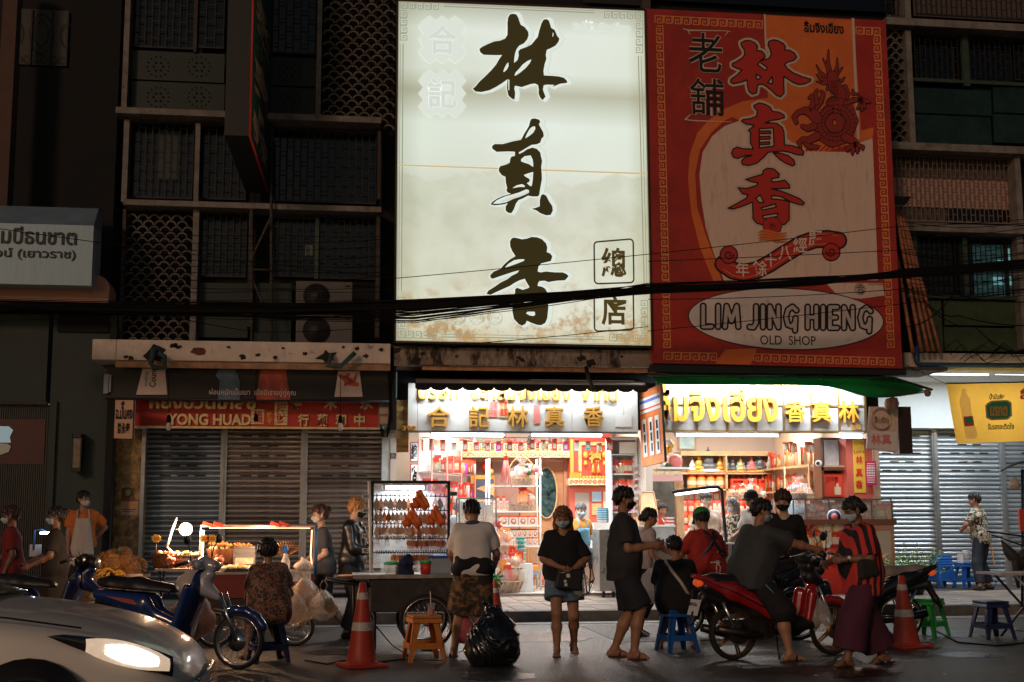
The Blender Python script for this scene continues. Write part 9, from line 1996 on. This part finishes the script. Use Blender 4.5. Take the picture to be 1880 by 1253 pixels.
# hanging bags at right end of the stall + clutter under
for k,(px,py,s,lab) in enumerate(((560,1062,.42,'big clear bag of packed goods hanging at the right end of the snack stall'),(594,1084,.30,'second clear bag hanging beside the big one at the stall end'),(540,1088,.32,'clear bag of pale packets hanging low beneath the stall'))):
 c=at(px,py,Yn-.35);hbag(lab,c,s,mat('bag_amber',(.66,.50,.36),.22,alpha=.38,noise=.3,nscale=9,bump=1,bscale=14))
for k,(px,py,s,lab,m_) in enumerate(((350,1045,.30,'white carrier bag hung on the handlebar of the blue motorbike',mat('white_plastic',(.6,.5,.42))),(356,1085,.45,'clear bag of clothes hanging below the folding table',mat('bag_pinkish',(.45,.25,.2),.4,alpha=.7,noise=.4,nscale=8)))):
 c=at(px,py,14.3);hbag(lab,c,s,m_)
for px,Y,lab in ((575,15.2,'pair of white sandals behind the snack stall legs'),):
 pass
# fruit stall
Yf=16.6
ft=thing('fruit_stall','low stall table covered with a printed cloth and piled with fruit at the left','stall');x0,x1,z0,z1=rect(128,1058,258,1062,Yf);b=MB();b.box(x0,x1,Yf,Yf+.9,z0-.02,z0+.02);build('table_top',b,M['wood'],ft)
b=MB();b.sheet([[(x0+(x1-x0)*i/12,Yf-.02+.015*math.sin(i*2.1),z0-.35*j/4) for j in range(5)] for i in range(13)]);build('printed_cloth',b,pattern_cloth('banner_print',(.25,.12,.05),(.08,.10,.04),8,.5,c3=(.35,.30,.22)),ft)
for x in (x0+.05,x1-.05):b=MB();b.tube([(x,Yf+.1,0),(x,Yf+.1,z0)],.02,6);b.tube([(x,Yf+.8,0),(x,Yf+.8,z0)],.02,6);build('leg',b,M['wood'],ft)
pin=mat('pineapple_skin',(.30,.13,.035),.7,noise=.5,nscale=24,bump=1,bscale=40);q=random.Random(4)
b=MB();n_=14;P=[]
for j in range(n_+1):
 a=math.pi*j/n_;P.append([((.085+.008*((k+j)%2))*math.sin(a)*math.cos(2*math.pi*k/20),(.085+.008*((k+j)%2))*math.sin(a)*math.sin(2*math.pi*k/20),-.10*math.cos(a)) for k in range(21)])
b.sheet(P, None, False);pm=b.mesh('pineapple_fruit',pin);b=MB()
for k in range(10):a=2*math.pi*k/10;b.add([(0,.01,.08),(.02*math.cos(a+1),.02*math.sin(a+1),.09),(.07*math.cos(a),.07*math.sin(a),.16+.03*(k%2))],[(0,1,2)])
lm_=b.mesh('leaf_crown',M['leaf'])
for k in range(17):
 px,py=((152,1046),(165,1040),(181,1041),(196,1046),(203,1030),(217,1033),(230,1038),(243,1042),(210,1044),(225,1048),(240,1050),(224,1026),(206,1038),(252,1046),(190,1036),(172,1050),(160,1052))[k]
 c=at(px+2,py-5,Yf+.30+.2*(k%2));t=tag(link('pineapple',pm, None,c,q.uniform(0,3)),'pineapple in the pile on the fruit stall','pineapple','pineapples piled on the fruit stall');t.rotation_euler=(q.uniform(-.9,.9),q.uniform(-.9,.9),q.uniform(0,3));t.scale=(1.25,)*3
 if k%3==0:link('leaf_crown',lm_,t)
ban=mat('banana_skin',(.68,.36,.05),.5,noise=.2,nscale=10)
for k in range(16):
 px,py=176+3.4*k,1060-5*math.sin(k*1.3);c=at(px,py,Yf+.18);b=MB();a0=q.uniform(0,3)
 b.tube([(.085*math.cos(a),.03*math.sin(a*1.5),.085*math.sin(a)*.8) for a in [a0+R_(22*j) for j in range(7)]],[.008,.016,.019,.020,.019,.015,.007],8);o=build('banana',b,ban, None,c);tag(o,'banana in the heap at the front of the fruit stall','banana','bananas heaped on the fruit stall')
for k in range(10):
 c=at(137+k*4.2,1062-3*(k%3),Yf+.2+.1*(k%2));b=MB();b.ball((0,0,0),.055, None,7,(1,1,.9));tag(build('green_fruit',b,mat('green_fruit',(.10,.12,.03),.5,noise=.4,nscale=18), None,c),'green round fruit at the left end of the fruit stall','fruit','green fruits on the fruit stall')
c=at(246,1080,Yf-.1);t=thing('printed_bag','white printed paper bag hanging at the right corner of the fruit stall','bag');x0,x1,z0,z1=rect(232,1054,262,1086,Yf-.08);b=MB();b.box(x0,x1,Yf-.12,Yf-.04,z0,z1);build('bag_body',b,mat('print_bag',(.45,.36,.30),.5,noise=.5,nscale=9),t,bevel=.01)
t=thing('desk_lamp','small blue clip lamp glowing white beside the woman in the dark dress','lamp');b=MB();b.tube([at(62,1010,17.4),at(64,974,17.4),at(78,972,17.4),at(88,978,17.4)],.012,6);build('lamp_arm',b,mat('blue_post',(.04,.14,.28)),t);b=MB();b.cbox(at(83,979,17.4),(.12,.06,.03), None);build('lit_head',b,mat('led_cool',(1,1,1),.5,emit=5,ecol=(.6,.75,1)),t);bx('card',(54,1000,76,1022),17.4,.01,mat('card_grey',(.35,.32,.28),.6),t);lampd('lamp_light',t,at(83,984,17.3),1.5,(.6,.75,1))
sp_=thing('snake_plant','snake plant with upright pointed leaves before the gold marble pillar','plant',ground(188,1072,.15));b=MB()
for k in range(14):
 a=q.uniform(0,6.28);h_=q.uniform(.45,.95);x,y=.10*math.cos(a),.08*math.sin(a);lx,ly=q.uniform(-.16,.16),q.uniform(-.1,.1);w=.035;b.add([(x-w*.5,y,.22),(x+w*.5,y,.22),(x+lx*.5+w,y+ly*.5,.22+h_*.55),(x+lx,y+ly,.22+h_),(x+lx*.5-w,y+ly*.5,.22+h_*.55)],[(0,1,2,3,4)])
build('leaf',b,mat('snake_leaf',(.08,.11,.035),.45,noise=.6,nscale=14),sp_);b=MB();b.lathe([(.13,0),(.17,.26),(.15,.26)],(0,0,0),16);build('pot',b,mat('pot',(.12,.06,.04),.7),sp_)
# right hand side
for k in range(4):
 p=ground(1730,1079,.15);o=stool(('blue plastic stool, bottom of the stack of four','blue plastic stool, second up in the stack of four','blue plastic stool, third up in the stack of four','blue plastic stool, topmost of the stack of four')[k],(p.x,p.y,.15+.045*k),.1,grp='stack of blue stools by the bright shutters',w=.33)
p=ground(1775,1080,.15);stool('single blue stool with a clear water jug on it before the bright shutters',(p.x,p.y,.15),.1,w=.33);t=thing('water_jug','clear plastic jug on the single blue stool','jug',(p.x,p.y,.61));b=MB();b.lathe([(.06,0),(.075,.18),(.06,.21),(.06,.2)],(.02,0,0),16);build('jug_body',b,mat('clear_jug',(.7,.75,.75),.1,alpha=.45),t);b=MB();b.tube([(.09,0,.16),(.15,0,.14),(.15,0,.07),(.09,0,.05)],.010,6);b.lathe([(.062,.2),(.062,.225)],(.02,0,0),16);b.box(-.14,-.06,-.04,.04,0,.16);build('handle',b,M['white'],t)
p=ground(1828,1074,.15);stool('violet-blue stool half hidden behind the man in the patterned shirt',(p.x,p.y,.15),.3,mat('violet_blue',(.03,.05,.36),.4),w=.32)
p=ground(1706,1168);stool('green plastic stool tucked behind the dusty-seat motorbike',p,.6,M['green'],.46,.34)
p=ground(1822,1172);stool('dark navy stool on the road under the folding table edge',p,.1,M['navy'],.45,.36)
p=ground(1858,1172);t=thing('folding_table','pale folding table with crossed legs at the right edge','table',(p.x+.35,p.y,0));b=MB();b.box(-.62,.6,-.3,.3,.765,.79);build('tabletop',b,mat('table_pale',(.45,.40,.42),.3),t)
for y in (-.26,.26):b=MB();b.tube([(-.40,y,.76),(.30,y,0)],.016,6);b.tube([(.35,y,.76),(-.35,y,0)],.016,6);build('leg',b,M['black'] if y>0 else M['steel'],t)
b=MB();b.tube([(-.3,-.26,.1),(-.3,.26,.1)],.012,6);build('cross_bar',b,M['steel'],t)
t=thing('folded_umbrella','folded dark umbrella and poles bundled at the right edge over the table','umbrella');Yu=16.5
b=MB();b.tube([at(1878,1040,Yu),at(1850,1012,Yu),at(1838,992,Yu)],[.10,.07,.01],8);b.tube([at(1870,1080,Yu),at(1862,1030,Yu),at(1900,1000,Yu)],[.02,.08,.06],7);build('folded_cloth',b,mat('umbrella_dark',(.05,.045,.04),.7,noise=.5,nscale=7),t);b=MB();b.tube([at(1812,976,Yu),at(1900,988,Yu)],.012,6);b.tube([at(1820,982,Yu),at(1900,1010,Yu)],.010,6);build('pole',b,M['black'],t)
t=thing('cart_awning','grey curved metal awning of a cart cut by the right edge','awning');Yv=17.2;P=[]
for j in range(7):
 a=math.pi*j/12;P.append([at(1838+j*11,866-18*math.sin(a*1.3)+k*.5,Yv+.35*k) for k in range(4)])
b=MB();b.sheet(P);o=build('curved_sheet',b,mat('awning_grey',(.20,.20,.17),.5,metal=.3,noise=.3),t);md=o.modifiers.new('t','SOLIDIFY');md.thickness=.02;b=MB();b.tube([at(1877,862,Yv+.3),at(1877,1120,Yv+.3)],.022,7);build('post',b,mat('post_blue_dark',(.02,.025,.05),.5),t)
hbag('white plastic bag hanging under the grey cart awning at the right edge',at(1862,876,Yv),.16,mat('white_plastic',(.6,.5,.42)))
bx('red_cloth',(1872,935,1884,975),Yv,.03,M['redb'],t)
pl_=thing('flowering_plant','leafy plant with small yellow flowers on a stand before the bright shutters','plant',ground(1682,1092,.15));st_m,lf,fl_=MB(),MB(),MB();
for k in range(70):
 a=q.uniform(0,6.28);r_=q.uniform(.1,.55);h_=q.uniform(.1,.5)*(1.2-r_*.6);e=Vector((r_*math.cos(a)*1.1,r_*.6*math.sin(a),.30+h_));mid=e*.5+Vector((0,0,.12));st_m.tube([(0,0,.2),mid,e],.004,4)
 for j in range(9):
  c=mid.lerp(e,j/8)+Vector((q.uniform(-.04,.04),q.uniform(-.04,.04),q.uniform(-.03,.03)));u=Vector((q.uniform(-1,1),q.uniform(-1,1),q.uniform(-.4,1))).normalized()*.035;w=u.orthogonal().normalized()*.011;lf.add([c-u,c+w,c+u,c-w],[(0,1,2,3)])
 if k%2:fl_.ball(e,.014, None,4)
build('stem',st_m,M['leaf'],pl_);build('leaves',lf,mat('leaf_bright',(.12,.24,.04),.5,noise=.4,nscale=12),pl_)['kind']='stuff';build('flower',fl_,M['yellow'],pl_)['kind']='stuff';b=MB();b.lathe([(.12,0),(.2,.26),(.18,.26)],(0,0,0),14);build('pot',b,M['black'],pl_)
p=ground(1635,1100,.15);t=thing('side_table','small table with a drink and tissue box beside the wooden counter end','table',(p.x,p.y,.15));b=MB();b.box(-.35,.35,-.2,.2,.50,.53);build('tabletop',b,M['teal'],t)
for x in (-.3,.3):b=MB();b.tube([(x,0,0),(x,0,.5)],.015,6);build('leg',b,M['black'],t)
b=MB();b.lathe([(.04,.53),(.05,.68)],(-.12,0,0),12);tag(build('orange_drink',b,M['orange'], None,(p.x,p.y,.15)),'glass of orange drink on the small teal table','drink')
P=[ground(1698,1120),ground(1715,1158),ground(1760,1182),ground(1830,1188),ground(1890,1182)];b=MB();pts=[]
for i in range(4):
 for k in range(6):pts.append(Vector(P[i]).lerp(Vector(P[i+1]),k/6)+Vector((0,0,.012)))
b.tube(pts,.010,5);tag(build('ground_cable',b,M['cable']),'black cable snaking over the road from the worn cone to the right edge','cable')
P=[ground(560,1215),ground(600,1222),ground(650,1212),ground(700,1218),ground(745,1212)];b=MB();b.tube([p+Vector((0,0,.012)) for p in P],.009,5);tag(build('ground_cable',b,M['cable']),'black cable on the road under the orange cone with pale bands','cable')
hbag('small white bag hanging from the red scooter by the rider\'s knee',at(1502,1100,13.3),.30,M['plastic'])
hbag('pink bag held low behind the camouflage shorts',at(852,1130,14.0),.26,mat('pink_bag',(.55,.12,.14),.5))
# ============================================================ more goods, litter
q=random.Random(77)
for k in range(30):
 o=link('packet',packet_mesh((M['redp'],M['redb'],M['cream'],M['orange'])[k%4]), None,V(1262+(k%15)*10.6+q.uniform(-2,2),1018+26*(k//15),23.2-.4*(k//15)),q.uniform(-.4,.4));o.scale=(.2,.22,.3);tag(o,'red packet stacked low on the floor racks of the counter shop','packet','packets on the floor racks')
for k in range(20):
 c=V(772+k*20.5 if k<18 else 1100+k,806+q.uniform(-1,3),22.15);o=link('hanging_packet',packet_mesh(pc[q.randrange(7)]), None,c-Vector((0,0,.2)),q.uniform(-.3,.3));o.scale=(.09,.1,q.uniform(.14,.22));tag(o,'small packet hung in the row under the granite sign','packet','packets hung under the granite sign')
b=MB();b.tube([V(768,804,22.15),V(1165,804,22.15)],.008,5);tag(build('hanging_rail',b,M['steel']),'thin steel rail carrying the row of hung packets','rail')
for k in range(16):
 c=V(1440+q.uniform(-6,60),812+q.uniform(0,4),21.75);o=link('hanging_packet',packet_mesh((M['redp'],M['goldl'],M['white'],M['orange'])[q.randrange(4)]), None,c-Vector((0,0,.15)),q.uniform(-.5,.5));o.scale=(.08,.1,.16);tag(o,'small packet hung high at the right of the counter shop','packet','packets hung in the counter shop')
def more(src,loc,sc,rz,lab,grp):
 o=copy_tree(src);o.location=loc;o.scale=(sc,)*3;o.rotation_euler=(0,0,rz);o['label']=lab;o['group']=grp; return o
hs_=[o for o in bpy.data.objects if o.name.split('.')[0]=='gift_basket' and o.parent is None]
for k,(px,py,Yy,s_) in enumerate(((800,1090,22.3,.9),(832,1090,22.5,.8),(1010,1090,24.0,.8),(875,1092,22.6,1.0))):more(hs_[2+k%3],V(px,py,Yy),s_,k*1.3,('wrapped gift basket on the floor under the red framed shelving','second wrapped gift basket on the floor beside the shelving','wrapped gift basket before the wooden door','wrapped gift basket behind the entrance pile')[k],'gift baskets on the gift shop floor')
for k in range(9):more(hs_[k%4],V(1448+q.uniform(0,30)+k*5 if k<5 else 1262+k*17,917,21.3 if k<5 else 23.4),.42+.1*(k%2),k,'small gift basket on the counters of the right shop','small gift baskets on the right shop counters')
for k in range(24):
 o=place_box(V(846+k*8.2,828,24.2).x,24.15+.1*(k%2),V(846,828,24.1).z,(.10,.10,q.uniform(.12,.22)),'tiny gift box beside the statuettes on the carved shelf','tiny gift boxes on the carved shelf')
lt_=MB()
for k in range(46):
 px,py=q.uniform(380,1860),q.uniform(1150,1248);p=ground(px,py,.012);a=q.uniform(0,3);s=q.uniform(.008,.03);u,w=Vector((math.cos(a),math.sin(a),0))*s,Vector((-math.sin(a),math.cos(a),.2))*s*q.uniform(.3,.9);lt_.add([p-u-w,p+u-w,p+u+w,p-u+w],[(0,1,2,3)],(M['cream'],M['tile'],M['wood'])[k%3])
tag(build('litter',lt_),'small scraps of litter scattered on the road', None, None,'stuff')
for o in list(bpy.data.objects):
 n_=o.name.split('.')[0]
 if n_ in ('key_border','ghost_lettering','coin_print','carved_scroll','offering','seal','curtain','iron_scrollwork','packet_row','flowers','perforation','red_ribbon'):o['kind']='stuff'
